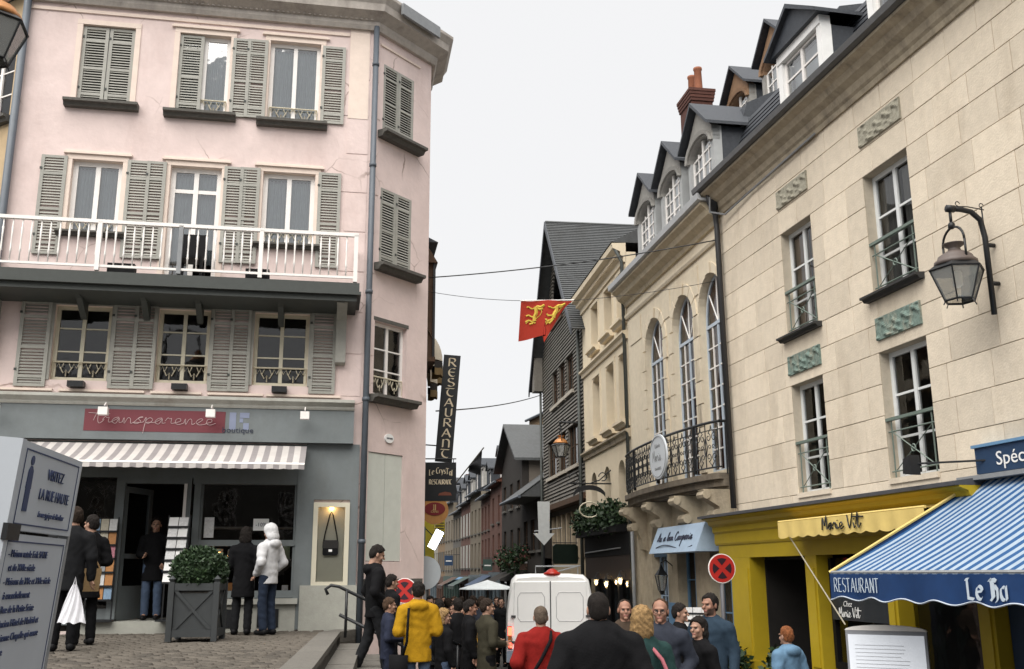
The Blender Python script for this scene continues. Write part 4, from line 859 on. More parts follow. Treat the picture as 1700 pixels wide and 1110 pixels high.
for k in range(16):
    u = .42+k*.415; a = math.atan2(bow(u+.02)-bow(u-.02), .04); put('scroll_panel', sm_, bal, (u, bow(u)+.06, 3.74), a); put('baluster', bsm, bal, (u+.207, bow(u+.207)+.06, 3.74))
    if k % 5 == 3: put('rail_standard', MB().box(-.03, .03, -.03, .03, 0, 1.0).mesh('rail_standard', IRON), bal, (u+.15, bow(u+.15)+.06, 3.66))
# ground floor joinery
o = window(F, 2.05, -.5, 1.2, 3.4, .2, 4, 5, fm=BLUEP, bar=.09, rise=.65, name='glazed_door'); F.add('door_transom', MB().box(1.42, 2.68, .06, .2, 2.05, 2.24), mat('dark_blue_paint', (.05, .09, .14), .5))
for uc in (3.95, 6.05): window(F, uc, -.5, 1.2, 3.4, .22, 2, 4, fm=BLUED, bar=.09, rise=.65, name='shop_door')
F.add('blue_shutter', MB().box(2.75, 3.3, -.05, -.003, -.4, 1.0), BLUED)
# pale blue sign canopy with handwriting
sg = thing('shop_canopy_sign', 'pale blue sloping shop sign with dark handwriting below the iron balcony', 'sign', (R2X, R2Y, 0), R2A)
MB().hexa([(3.2, -.62, 2.10), (6.3, -.62, 2.10), (6.3, -.03, 2.10), (3.2, -.03, 2.10), (3.2, -.38, 2.68), (6.3, -.38, 2.68), (6.3, -.03, 2.68), (3.2, -.03, 2.68)]).build('board', BLUEP, sg)
L_, xe = hw('Au bon Vent Mariage'.replace('V', 'V'), .19) if False else hw('Au a bon Companie', .20); tl = -math.atan2(.24, .58)
script([[(p[0]*2.3/xe, p[1]) for p in ln] for ln in L_], .011, INK, sg, (3.55, -.525, 2.36), (tl, 0, 0)); MB().tube([(3.6+.16*k, -.575-.0*k, 2.22+.05*math.sin(k*.42)) for k in range(16)], .010, 4).build('flourish', INK, sg)
# oval sign on the balcony
ov = thing('oval_sign', 'white oval sign wired to the iron balcony railing', 'sign', (R2X+4.3*math.cos(R2A)+.66*math.sin(R2A), R2Y+4.3*math.sin(R2A)-.66*math.cos(R2A), 4.22), R2A+.0)
MB().disc((0, 0), .50, -.02, .02, 30, 0, .62).build('plate', mat('white_sign_plate', (.62, .66, .70), .5, .05, 9), ov); MB().tube([(.57*math.cos(k*.2094), -.024, .455*math.sin(k*.2094)) for k in range(30)], .008, 4, close=True).build('rim_line', LEAD, ov)
font('Galerie', .13, LEAD, ov, (0, -.023, .2)); font('CHAMBRES', .09, LEAD, ov, (0, -.023, -.3)); L_, xe = hw('Marine', .3) if False else hw('Marie', .26); script([[(p[0]-.35, p[1]) for p in ln] for ln in L_], .006, LEAD, ov, (0, -.024, -.1))
# wall lantern
def wall_lantern(name, label, loc, rot, s=1., glassm=None, lit=False):
    o = thing(name, label, 'lantern', loc, rot); gm = glassm or GLASSL
    b = MB().lathe([(.05*s, 0), (.07*s, .03*s), (.13*s, .3*s), (.15*s, .32*s), (.05*s, .45*s), (.02*s, .52*s), (.01*s, .56*s)], n=4); b = MB()
    b.lathe([(.15*s, .32*s), (.05*s, .45*s), (.02*s, .52*s), (.01*s, .58*s)], n=4, rot=.785); b.lathe([(.03*s, -.06*s), (.06*s, 0), (.07*s, .02*s)], n=4, rot=.785)
    for k in range(4): a = .785+k*math.pi/2; b.tube([(.07*s*math.cos(a), .07*s*math.sin(a), .02*s), (.14*s*math.cos(a), .14*s*math.sin(a), .32*s)], .01*s, 4)
    b.tube([(0, 0, .56*s), (0, .1*s, .62*s), (0, .25*s, .5*s), (0, .26*s, .3*s)], .014*s, 5); b.build('cage', IRON, o)
    g_ = MB().lathe([(.062*s, .025*s), (.13*s, .31*s)], n=4, rot=.785); g_.build('glass', gm, o)
    if lit: MB().lathe([(.02*s, .08*s), (.045*s, .14*s), (.045*s, .2*s), (.02*s, .26*s)], n=8).build('bulb', mat('lit_bulb', (1, .72, .38), emit=14), o, smooth=True)
    return o
wall_lantern('wall_lantern', 'small unlit iron wall lantern on the stone pier beside the pale blue door', on(R2X, R2Y, R2A, 3.0, -.28, 1.25), R2A, 1.15)

# ================================================================ plain cream house (R3)
R3X, R3Y, R3A, R3U = 2.3853, 32.7689, R(-82.209), 6.06
r3 = thing('cream_house', 'plain cream plaster house with deep narrow windows above the black shop front', 'building', (R3X, R3Y, 0), R3A)
F = Fr(r3); c3_ = [(1.45, 2.45), (3.35, 4.35), (5.0-.05, 5.9)]
holes = [(a, c, 8.6, 10.05) for a, c in c3_]+[(a, c, 5.75, 7.7, .12) for a, c in c3_]; lo = [(.9, 1.7, 2.3, 4.75, .4), (2.7, 3.5, 2.3, 4.75, .4), (4.5, 5.3, 2.3, 4.75, .4)]
CPL = mat('cream_plaster', (.68, .585, .435), .9, .08, 3, .15, stain=(.58, .49, .36), stain_s=.9)
wall(F, 0, R3U, 2.2, 10.5, holes+lo, CPL, mr=CPL, depth=.32)
b = MB(); b.box(0, R3U, 7, 7.1, -.8, 10.5); b.box(0, .04, .4, 7, -.8, 10.5); b.box(R3U-.04, R3U, .4, 7, -.8, 10.5); F.add('back_wall', b, ROOM); F.add('partition_wall', MB().box(.05, R3U-.05, 2, 2.05, -.7, 10.4), ROOM)
for a, c in c3_:
    window(F, (a+c)/2, 8.6, c-a, 1.45, .26, 2, 2, bar=.06); window(F, (a+c)/2, 5.75, c-a, 1.95, .26, 2, 3, bar=.06)
    sill(F, (a+c)/2, 8.6, c-a+.24, CPL, .22, .16); sill(F, (a+c)/2, 5.75, c-a+.24, CPL, .24, .18); surround(F, a, c, 5.75, 7.7, False, .12, CPL); surround(F, a, c, 8.6, 10.05, False, .1, CPL)
for a, c, e, h, r_ in lo: window(F, (a+c)/2, e, c-a, h-e, .24, 2, 3, bar=.06, rise=.4, fm=DKGRN)
for z in (8.15, 5.42):
    c4 = MB(); profwall(c4, F, 0, R3U, [(.02, z-.16), (-.06, z-.16), (-.08, z-.06), (-.16, z), (-.16, z+.05), (.02, z+.09)]); F.add('string_course', c4, CPL if z > 6 else GRIME)
c4 = MB(); profwall(c4, F, 0, R3U, [(.02, 10.2), (-.06, 10.2), (-.06, 10.36), (-.14, 10.4), (-.14, 10.5), (-.36, 10.6), (-.38, 10.74), (.02, 10.76)]); F.add('cornice', c4, CPL)
for k in range(36): F.add('dentil', cbox(.09, .09, .11, CPL), None, (.1+k*.166, -.22, 10.41))
F.add('roof', MB().prism([(-.4, 10.77), (2.6, 12.4), (7, 10.8)], 0, R3U, ax='x'), SLATER)
F.add('rain_pipe', MB().tube([(R3U-.05, -.34, 10.7), (R3U-.05, -.1, 10.2), (R3U-.05, -.08, 1.0)], .05, 7), DKGRN, smooth=True); Fr(r2).add('rain_pipe', MB().tube([(.12, -.09, -.7), (.12, -.09, 2.9)], .05, 7), LEAD, smooth=True)
# black shop front with planting
sh = thing('black_shop_front', 'black timber restaurant front with plant trough under the cream house', 'shop front', on(R3X, R3Y, R3A, .15, .5, 0), R3A); f2 = Fr(sh)
f2.add('fascia', MB().box(.0, 5.8, -.62, -.003, 2.15, 2.75), BLACKP); f2.add('fascia_rail', MB().tube([(.3, -.66, 2.28), (5.0, -.66, 2.34)], .018, 5), LEAD); f2.add('soffit_board', MB().box(.05, 5.75, -.6, -.003, 1.5, 2.148), mat('dark_brown_board', (.03, .02, .016), .6))
for u in (.0, 1.4, 2.9, 4.3, 5.65): f2.add('post', MB().box(u, u+.14, -.6, -.45, -.8, 1.5), BLACKP)
for u0, u1 in ((.14, 1.4), (1.54, 2.9), (3.04, 4.3), (4.44, 5.65)): f2.add('panel', MB().box(u0, u1, -.52, -.48, -.8, .2), BLACKP); f2.add('pane', cpane(u1-u0, 1.3, GLASS), None, ((u0+u1)/2, -.5, .2))
f2.add('interior', MB().box(.05, 5.75, .9, .94, -.7, 2.1), DARK)
pb = thing('plant_trough', 'long trough of leafy green plants on top of the black shop front', 'plant', on(R3X, R3Y, R3A, 2.9, .05-.3, 2.752), R3A)
MB().box(-2.7, 2.75, -.16, .16, 0, .2).build('trough', BLACKP, pb); b = MB(); rp = random.Random(5)
for k in range(22): leaves(b, (-2.6+k*.245, 0, .32+.25*rp.random()), (.3, .3, .30+.14*rp.random()), 150, .15, k, .3)
b.build('foliage', [LEAF, LEAFL], pb)
for i, (u, z, v) in enumerate(((2.6, 1.5, -.3), (3.9, 1.46, -.3), (5.75, 1.56, -.35))): wall_lantern('lit_lantern', ['small lit lantern on the black shop front, leftmost of three', 'small lit lantern in the middle of the black shop front', 'brightest lit lantern on the black shop front, nearest the white drainpipe'][i], on(R3X, R3Y, R3A, u, v, z-.2), R3A, .62, lit=True)
ms = thing('red_menu_sign', 'red ornate arched menu sign in front of the black shop', 'sign', on(R3X, R3Y, R3A, 4.6, -1.3, street_z(28.5)), R3A+R(50))
MB().prism([(-.42, 1.25), (.42, 1.25)]+arc(0, 1.5, .42, .25, 0, 180, 10), -.02, .02).build('arched_top', REDS, ms); MB().box(-.38, .38, -.018, .018, .5, 1.248).build('panel', PAPER, ms); font('MENU', .12, GOLD, ms, (0, -.025, 1.45))
for s_ in (-1, 1): MB().tube([(s_*.42, 0, 0), (s_*.42, 0, 1.5)], .025, 6).build('post', REDS, ms)
# wrought iron bracket sign
wi = thing('iron_bracket_sign', 'wrought iron scroll bracket sign above the plant trough', 'sign', on(R3X, R3Y, R3A, 3.6, 0, 3.7), R3A-R(90))
b = MB(); b.tube([(0, 0, .5), (1.3, 0, .5)], .022, 5); b.tube([(.0, 0, .9), (.35, 0, .6), (.6, 0, .52)], .018, 5); b.tube([(1.1+.14*math.cos(k*.5), 0, .66+.14*math.sin(k*.5)) for k in range(11)], .016, 4); b.tube([(.25+.12*math.cos(k*.5), 0, .7+.12*math.sin(k*.5)) for k in range(11)], .016, 4); b.build('bracket', IRON, wi)
MB().prism(arc(.66, .12, .5, .34, 20, 160, 10)+arc(.66, .02, .5, .30, 160, 20, 10), -.015, .015).build('arched_plate', IRON, wi); b = MB(); b.tube([(.66+.3*math.cos(k*.45), 0, -.25+.22*math.sin(k*.45)) for k in range(14)], .02, 4, close=True); b.build('ring_figure', CREAMI, wi)
ds = thing('hanging_shop_sign', 'small black hanging sign with pale script by the slate house wall', 'sign', on(R3X, R3Y, R3A, .2, -.75, 1.95), R3A-R(72))
MB().prism([(-.42, .0), (.42, 0), (.45, .12), (.45, .55), (.36, .62), (-.36, .62), (-.45, .55), (-.45, .12)], -.03, .03).build('board', mat('dark_green_board', (.012, .02, .015), .4), ds); nib('Ra b oe'.replace('o', 'a') if False else 'Restavra', .19, mat('sage_print', (.30, .34, .24)), ds, (0, -.035, .22), w=.14, sx=.62); MB().tube([(-.45, 0, .66), (.45, 0, .66)], .015, 5).build('hanger', IRON, ds)
# ================================================================ slate-hung gabled house (R4)
R4X, R4Y, R4A, R4U = 1.2786, 40.8573, R(-82.209), 8.16
r4 = thing('slate_gabled_house', 'tall slate-hung house with steep gable towards the street behind the red flag', 'building', (R4X, R4Y, 0), R4A)
F = Fr(r4); AP, ZA, ZE = 3.7, 15.0, 10.1
def gx(z):   # extent of the front at height z
    if z < ZE: return 0., R4U
    t = (z-ZE)/(ZA-ZE); return 0+(AP-0)*t, R4U+(AP-R4U)*t
wins = [(2.3, 3.5, 7.95, 9.3), (3.8, 5.0, 7.95, 9.3), (5.3, 6.6, 7.95, 9.3), (1.2, 3.2, 5.3, 6.75), (3.5, 5.0, 5.3, 6.75), (5.4, 7.3, 5.3, 6.75)]
F.add('wall', MB().prism([(0, 4.25), (R4U, 4.25), (R4U, ZE), (AP, ZA), (0, ZE)], .06, .2), SLATEW) if False else None
b = MB(); z = 4.25; ch = .13; rr = random.Random(2)
while z < ZA-.15:
    a, c = gx(z+ch); segs = [(a, c)]
    hs = [(w[0], w[1]) for w in wins if w[2]-.05 < z+ch/2 < w[3]+.02]
    if 11.1 < z < 13.4:      # arched loft opening
        hw_ = 1.15*math.sqrt(max(0, 1-((z-12.0)/1.45)**2)) if z > 12.0 else 1.15
        if hw_ > .1: hs.append((AP-.1-hw_, AP-.1+hw_))
    for h0, h1 in sorted(hs):
        ns = []
        for s0, s1 in segs:
            if h1 <= s0 or h0 >= s1: ns.append((s0, s1)); continue
            if h0 > s0+.03: ns.append((s0, h0))
            if h1 < s1-.03: ns.append((h1, s1))
        segs = ns
    for s0, s1 in segs:
        n = max(1, int((s1-s0)/.9)); 
        for k in range(n):
            x0, x1 = s0+(s1-s0)*k/n, s0+(s1-s0)*(k+1)/n; j = rr.uniform(-.006, .006)
            b.hexa([(x0, -.045+j, z), (x1, -.045+j, z), (x1, .06, z), (x0, .06, z), (x0, .01, z+ch*1.05), (x1, .01, z+ch*1.05), (x1, .06, z+ch*1.05), (x0, .06, z+ch*1.05)])
    z += ch
F.add('slate_cladding', b, SLATEW, kind='stuff')
F.add('inner_wall', MB().prism([(0, 4.25), (R4U, 4.25), (R4U, ZE), (AP, ZA), (0, ZE)], .5, .6), DARK); F.add('end_wall', MB().box(0, .06, .06, 7, 4.25, ZE), SLATEW); F.add('end_wall', MB().box(R4U-.06, R4U, .06, 7, 4.25, ZE), SLATEW)
for a, c, e, h in wins:
    window(F, (a+c)/2, e, c-a, h-e, .08, 3 if c-a > 1.4 else 2, 2, fm=WOOD, bar=.06); F.add('window_sill', MB().box(a-.1, c+.1, -.12, .05, e-.14, e-.02), mat('pale_timber_sill', (.42, .38, .32), .8, .15, 9))
F.add('loft_lintel', MB().box(AP-1.3, AP+1.1, -.08, .05, 11.02, 11.12), WOOD)
# roof planes with courses, bargeboards
for s_ in (-1, 1):
    ex, ez = (AP-(AP+1.0), ZE-1.0) if s_ < 0 else (R4U+.55-AP, 0)
    e0 = (-.75, ZE-.75*(ZA-ZE)/AP) if s_ < 0 else (R4U+.45, ZE-.45*(ZA-ZE)/(R4U-AP))
    b = MB(); n = 56
    for k in range(n):
        t0, t1 = k/n, (k+1.2)/n; xa, za = e0[0]+(AP-e0[0])*t0, e0[1]+(ZA+.12-e0[1])*t0; xb, zb = e0[0]+(AP-e0[0])*min(t1, 1), e0[1]+(ZA+.12-e0[1])*min(t1, 1)
        nx, nz = s_*.03, .027
        b.hexa([(xa, -.45, za), (xa+nx, -.45, za+nz), (xa+nx, 8, za+nz), (xa, 8, za), (xb, -.45, zb), (xb+nx*.2, -.45, zb+nz*.2), (xb+nx*.2, 8, zb+nz*.2), (xb, 8, zb)])
    F.add('roof_slope', b, SLATER)
    F.add('bargeboard', MB().hexa([(e0[0], -.5, e0[1]-.2), (AP, -.5, ZA-.12), (AP, -.452, ZA-.12), (e0[0], -.452, e0[1]-.2), (e0[0], -.5, e0[1]+.06), (AP, -.5, ZA+.16), (AP, -.452, ZA+.16), (e0[0], -.452, e0[1]+.06)]), SLATE)
F.add('ridge_tiles', MB().tube([(AP, -.45, ZA+.14), (AP, 8, ZA+.14)], .06, 6), SLATER); F.add('back_gable', MB().prism([(0, 4), (R4U, 4), (R4U, ZE), (AP, ZA), (0, ZE)], 7.9, 8), SLATER)
F.add('corner_bay', MB().box(-.35, .25, -.4, -.05, 9.0, 10.4), SLATEW); F.add('rain_pipe', MB().tube([(R4U-.2, -.12, -.9), (R4U-.2, -.12, 9.7)], .06, 7), DKGRN, smooth=True); F.add('rain_pipe', MB().tube([(.1, -.12, -.9), (.1, -.12, 9.0)], .05, 6), DKGRN, smooth=True)
TAN = mat('tan_render', (.30, .24, .16), .9, .2, 4, .3)
F.add('jetty_beam', MB().box(0, R4U, -.06, .5, 4.05, 4.24), WOOD); F.add('ground_floor_wall', MB().box(0, R4U, .35, .6, -1, 2.2), TAN); F.add('ground_floor_head', MB().box(0, R4U, .3, .6, 3.85, 4.04), WOODG)
for k in range(9): F.add('timber_stud', MB().box(k*1.0, k*1.0+.2, .3, .55, 2.2, 3.85), mat('pale_timber', (.42, .34, .24), .8, .2, 9))
for k in range(8): window(F, .6+k*1.0, 2.25, .8, 1.6, .42, 2, 3, fm=WOODG, bar=.04, mull=.02)
F.add('arched_door', MB().prism([(1.2, -1), (2.2, -1)]+arc(1.7, .9, .5, .5, 0, 180, 8), .33, .36), DARK); F.add('arched_door', MB().prism([(5.6, -1), (6.8, -1)]+arc(6.2, .9, .6, .5, 0, 180, 8), .33, .36), DARK); F.add('floor_slab', MB().box(.1, R4U-.1, .6, 7, 4.05, 4.2), DARK)
# ================================================================ far row of houses
def far_house(name, label, P0, P1, zg, eave, ridge, wm, rm, rows, ncol, shopm, fm=None, gable=False, dorm=0, shut=None, awn=None, depth=7., overhang=.35, chim=True, ww=.8, gzone=2.9, stringc=None):
    fm = fm or FWH; x0, y0 = P0; x1, y1 = P1; L = math.hypot(x1-x0, y1-y0); A = math.atan2(y1-y0, x1-x0)
    o = thing(name, label, 'building', (x0, y0, zg), A, None); F = Fr(o); E = eave-zg; Rg = ridge-zg; holes = []; ws = []
    for (a, h) in rows:
        for k in range(ncol):
            c = L*(k+.5)/ncol; ws.append((c, a-zg, h-a)); holes.append((c-ww/2, c+ww/2, a-zg, h-zg))
    top = E
    wall(F, 0, L, gzone, top, holes, wm, depth=.15); F.add('back_wall', MB().box(0, L, depth, depth+.1, 0, E).box(0, .05, .32, depth, 0, E).box(L-.05, L, .32, depth, 0, E).box(.05, L-.05, .6, .65, 0, E-.05), wm if False else mat('far_wall_back', (.14, .12, .10), .9))
    for c, a, h in ws:
        window(F, c, a, ww, h, .1, 2, 2, fm=fm, bar=.06, gm=GLASS, mull=.03); F.add('sill', MB().box(c-ww/2-.08, c+ww/2+.08, -.1, .1, a-.1, a-.003), SILL)
        if shut:
            for s_ in (-1, 1): F.add('shutter', cbox(ww/2-.02, .03, h, shut), None, (c+s_*(ww*.75), -.035, a))
    # shop front
    b = MB(); b.box(0, L, -.12, .02, gzone-.55, gzone-.003); F.add('shop_fascia', b, shopm); n = max(2, int(L/1.6))
    for k in range(n+1): F.add('shop_post', MB().box(L*k/n-.07 if k else 0, L*k/n+.07 if k < n else L, -.08, .02, 0, gzone-.553), shopm)
    for k in range(n): F.add('shop_pane', cpane(L/n-.16, gzone-1.1, GLASS), None, (L*(k+.5)/n, .01, .5)); F.add('stall_riser', cbox(L/n-.15, .08, .5, shopm), None, (L*(k+.5)/n, -.05, 0))
    F.add('shop_back', MB().box(.06, L-.06, .4, .5, 0, gzone), DARK)
    if stringc: F.add('string_course', MB().box(0, L, -.08, 0, stringc-zg, stringc-zg+.12), wm)
    if gable:
        ap = L/2; b = MB(); b.prism([(0, E), (L, E), (ap, Rg)], 0, .2); F.add('gable', b, wm)
        for s_ in (0, 1):
            ex = -overhang if s_ == 0 else L+overhang; ez = E-overhang*(Rg-E)/(L/2)
            F.add('roof_slope', MB().hexa([(ex, -.4, ez), (ap, -.4, Rg), (ap, depth, Rg), (ex, depth, ez), (ex, -.4, ez+.12), (ap, -.4, Rg+.14), (ap, depth, Rg+.14), (ex, depth, ez+.12)]), rm)
    else:
        b = MB(); n = 14
        for k in range(n):
            t0, t1 = k/n, min(1, (k+1.15)/n); v0, v1 = -overhang+(depth*.5+overhang)*t0, -overhang+(depth*.5+overhang)*t1; q0, q1 = E+.02+(Rg-E)*t0, E+.02+(Rg-E)*t1
            b.hexa([(0, v0, q0), (L, v0, q0), (L, v0+.05, q0+.06), (0, v0+.05, q0+.06), (0, v1, q1), (L, v1, q1), (L, v1, q1+.02), (0, v1, q1+.02)])
        F.add('roof_slope', b, rm); F.add('roof_back', MB().prism([(-overhang+.03, E), (depth*.5, Rg-.03), (depth, E)], 0.02, L-.02, ax='x'), rm); F.add('gutter', MB().tube([(0, -overhang, E+.0), (L, -overhang, E)], .07, 6), ZINC)
        for k in range(dorm): dormer(F, L*(k+.5)/dorm, 1.25, E+.35, 1.15, .25, False, rm, PEDG if k % 2 else SLATE, .6, 1.8, rows=2)
    if chim: F.add('chimney', MB().box(.1, .7, depth*.45, depth*.45+1.1, Rg-1.0, Rg+.9), BRICK); F.add('chimney_cap', MB().box(.05, .75, depth*.45-.05, depth*.45+1.15, Rg+.9, Rg+1.0), BRICK); F.add('chimney_pot', MB().lathe([(.13, 0), (.1, .4), (.12, .45)], (.4, depth*.45+.5, Rg+1.0), 8), TERRA)
    if awn:
        F.add('shop_awning', MB().grid(lambda a, c: (.2+(L-.4)*a, -.1-1.0*c, gzone-.1-.5*c), 2, 2).grid(lambda a, c: (.2+(L-.4)*a, -1.1, gzone-.6-.2*c), 2, 1), awn)
    return o
def lerp2(a, b, t): return (a[0]+(b[0]-a[0])*t, a[1]+(b[1]-a[1])*t)
Q = [(1.25, 40.9), (-.57, 52), (-1.95, 62), (-4.6, 78), (-7.6, 95)]
DS = mat('dark_timber_front', (.024, .020, .017), .8, .3, 6, .2); OCH = mat('ochre_brick', (.19, .13, .075), .9, .2, 9, .3); RBR = mat('rose_brick', (.115, .058, .045), .9, .2, 9, .2); PALE = mat('pale_render', (.175, .15, .115), .9, .12, 4); GREY = mat('grey_render', (.11, .105, .095), .9, .15, 4)
FWH = mat('dull_white_paint', (.38, .37, .34), .6)
TILE = mat('red_roof_tile', (.16, .06, .038), .85, .25, 12, .3)
BLS = mat('blue_grey_shop', (.10, .13, .15), .5); BRS = mat('brown_shop', (.09, .05, .035), .6); GRS = mat('green_shop', (.04, .07, .06), .5)
zg = street_z
a = lerp2(Q[0], Q[1], .45)
far_house('dark_slate_house', 'dark slate-roofed house with low overhanging eaves right behind the slate gable', a, Q[0], zg(43), 4.7, 8.0, DS, SLATER, [(2.6, 3.9)], 3, DS, WOOD, overhang=1.0, chim=False, gzone=3.2, ww=.9)
far_house('dark_gable_house', 'dark narrow house with pointed slate gable beyond the low slate eaves', Q[1], a, zg(48), 6.9, 8.7, DS, SLATER, [(2.3, 3.7), (4.7, 5.9)], 3, DS, WOOD, gable=True, chim=False, gzone=2.9)
far_house('ochre_brick_house', 'tall ochre brick upper wall and flat roof rising behind the dark gables', (.9, 53.0), (3.4, 45.0), -1, 9.6, 10.0, OCH, SLATE, [(7.8, 8.9)], 2, OCH, WOOD, chim=False, overhang=.2, depth=5)
a = lerp2(Q[1], Q[2], .5)
far_house('tile_dormer_house', 'narrow brick house with patch of red roof tile and one slate dormer', a, Q[1], zg(54), 6.3, 8.3, RBR, TILE, [(2.3, 3.7), (4.3, 5.7)], 2, BLS, FWH, dorm=1)
far_house('rose_brick_house', 'rose brick house with white windows and slate roof half way down the street', Q[2], a, zg(59), 6.0, 8.2, RBR, SLATER, [(2.2, 3.6), (4.1, 5.5)], 3, BLS, FWH, dorm=1)
nms = [('pale_row_house', 'pale rendered house with slate roof in the far row', PALE, SLATE, None), ('brick_shuttered_house', 'brick house with narrow white shutters in the far row', RBR, SLATE, FWH), ('grey_far_house', 'grey rendered house with two dormers at the bend of the street', GREY, SLATER, PALE)]
for i, (nm, lb, wm, rm, sh_) in enumerate(nms):
    far_house(nm, lb, lerp2(Q[2], Q[3], (i+1)/3), lerp2(Q[2], Q[3], i/3), zg(65+5*i), 6.6-.3*i, 8.6, wm, rm, [(2.0, 3.5), (4.1, 5.6)], 3, (BLS, BRS, GRS)[i], FWH, dorm=2, shut=sh_, awn=(None, BLUED, None)[i])
nms = [('cream_far_house', 'cream house near the far end of the street', PALE, SLATE), ('ochre_far_house', 'ochre house near the far end of the street', OCH, SLATER), ('white_far_house', 'whitish house at the very end of the street', mat('off_white_render', (.26, .245, .21), .9, .1, 4), SLATE)]
for i, (nm, lb, wm, rm) in enumerate(nms):
    far_house(nm, lb, lerp2(Q[3], Q[4], (i+1)/3), lerp2(Q[3], Q[4], i/3), zg(80+5*i), 7.0+.5*(i % 2), 9.0+.4*i, wm, rm, [(1.9, 3.4), (4.2, 5.7)], 3, (GRS, BRS, BLS)[i], FWH, dorm=1, shut=(None, GREY, None)[i])
far_house('end_house', 'brown house closing the far end of the street', (-16, 101), (-6.5, 99), zg(95), 7.2, 9.6, GREY, SLATE, [(1.9, 3.4), (4.2, 5.7)], 5, BRS, FWH, dorm=3)
sgn = [(.9, 44, 2.6, .5, .7, BRS), (-1.0, 55, 2.6, .5, .6, GRS), (-4.2, 73, 3.0, .6, .7, NAVY)]
SGL = ['brown', 'dark green', 'navy']
for i, (x, y, z, w, h, m) in enumerate(sgn):
    o = thing('hanging_sign', SGL[i]+' shop sign hanging out over the far part of the street', 'sign', (x-.35*w-.2, y, z-.8), R(4)); MB().box(-w/2, w/2, 0, .05, 0, h).build('board', m, o); MB().tube([(-w/2, .02, h+.06), (w/2+.5, .02, h+.06)], .02, 5).build('bracket', IRON, o); MB().box(-w*.35, w*.35, -.006, -.001, h*.4, h*.5).build('text_line', PAPER if m is not WHITE else INK, o)
for i, (x, y, m) in enumerate(((-.2, 48.6, DS), (-1.4, 57.5, NAVY), (-2.9, 66, GRS), (-4.0, 71.5, BRS))):
    o = thing('shop_awning', ['black', 'navy', 'dark green', 'brown'][i]+' canvas shop awning far down the right side', 'awning', (x, y, street_z(y)+2.5), R(-80)); MB().grid(lambda a, c: (-1.6+3.2*a, -.05-1.1*c, .3-.55*c), 3, 3).grid(lambda a, c: (-1.6+3.2*a, -1.15, -.25-.22*c), 12, 1).build('canvas', m, o); MB().tube([(-1.6, -1.13, -.25), (1.6, -1.13, -.25)], .02, 5).build('front_bar', LEAD, o)
# ================================================================ left side of the street
SA = R(99.5); SX, SY = -1.8655, 20.219
def onS(u, v, z): return on(SX, SY, SA, u, v, z)
h2 = thing('timber_restaurant_house', 'dark timbered restaurant house in the street just past the pink corner', 'building', (SX, SY, 0), SA); F = Fr(h2)
wall(F, .02, 6, -.8, 8.6, [(1.5, 2.5, 3.2, 4.9), (3.6, 4.6, 3.2, 4.9), (2.3, 3.4, 5.9, 7.4)], PALE, mr=WOOD); F.add('ground_floor_front', MB().box(.02, 6, -.12, -.003, -.8, 2.6), mat('teal_front', (.05, .10, .10), .5)); F.add('roof', MB().prism([(-.3, 8.6), (3, 10.2), (7, 8.6)], .02, 6, ax='x'), SLATE); F.add('back_wall', MB().box(.02, 6, 6.9, 7, -.8, 8.6), ROOM)
for c, a, h in ((2.0, 3.2, 1.7), (4.1, 3.2, 1.7), (2.85, 5.9, 1.5)): window(F, c, a, 1.0, h, .1, 2, 2, fm=WOOD)
F.add('oriel', MB().box(.15, 1.3, -.22, -.003, 6.1, 8.15).prism([(-.30, 8.152), (.0, 8.152), (.0, 8.55), (-.12, 8.45)], .05, 1.4, ax='x').box(.08, 1.37, -.27, -.003, 6.0, 6.098), WOOD); F.add('oriel_post', MB().box(.10, .16, -.26, -.21, 6.1, 8.15).box(1.29, 1.36, -.26, -.21, 6.1, 8.15), IRON)
for k in range(5): F.add('timber_post', MB().box(.1+k*1.4, .24+k*1.4, -.05, -.003, 2.6, 5.8), WOOD)
rw = [(lerp2((SX, SY), (SX+90*math.cos(SA), SY+90*math.sin(SA)), t0), lerp2((SX, SY), (SX+90*math.cos(SA), SY+90*math.sin(SA)), t1)) for t0, t1 in ((.07, .16), (.16, .25), (.25, .36), (.36, .48), (.48, .62))]
for i, (p, q) in enumerate(rw): far_house(['whitewashed_row_house', 'ochre_row_house', 'grey_row_house', 'rose_row_house', 'cream_row_house'][i], ['whitewashed', 'ochre', 'grey', 'rose brick', 'cream'][i]+' house on the left side of the narrow street', p, q, zg(p[1]), 6.8+.4*(i % 3), 9.0, (PALE, OCH, GREY, RBR, PALE)[i], SLATE, [(2.2, 3.7), (4.4, 5.8)], 4, (BLS, BRS, GRS, BLS, BRS)[i], FWH, dorm=2)
# neighbour at the far left
n0 = (LX+U0*math.cos(LA), LY+U0*math.sin(LA))
nb = thing('left_neighbour_house', 'tan stone house with white windows at the left edge beside the blue drainpipe', 'building', (n0[0], n0[1], 0), R(-28)); F = Fr(nb)
TANS = mat('tan_stone', (.48, .36, .22), .9, .15, 5, .2)
wv = [(-1.05, -.12, 9.75, 11.3), (-3, -2.1, 9.75, 11.3), (-1.1, -.2, 6.6, 8.0), (-3, -2.1, 6.6, 8.0)]
wall(F, -6, -.02, .3, 12.2, wv, TANS, mr=PINKT); F.add('back_wall', MB().box(-6, -.02, 5, 5.1, .3, 12.2).box(-6, -5.95, .3, 5, .3, 12.2), ROOM); F.add('roof', MB().prism([(-.3, 12.2), (2.5, 14), (5, 12.2)], -6, -.02, ax='x'), SLATE)
for a, c, e, h in wv:
    window(F, (a+c)/2, e, c-a, h-e, .08, 2, 3, bar=.07); sill(F, (a+c)/2, e, c-a+.2, SILL, .18, .12)
    for s_ in (-1, 1): shutter(F, (a+c)/2+s_*.68 if s_ < 0 else c+.14, e-.02, .44 if s_ < 0 else .24, h-e, -.05) if e < 9 else None
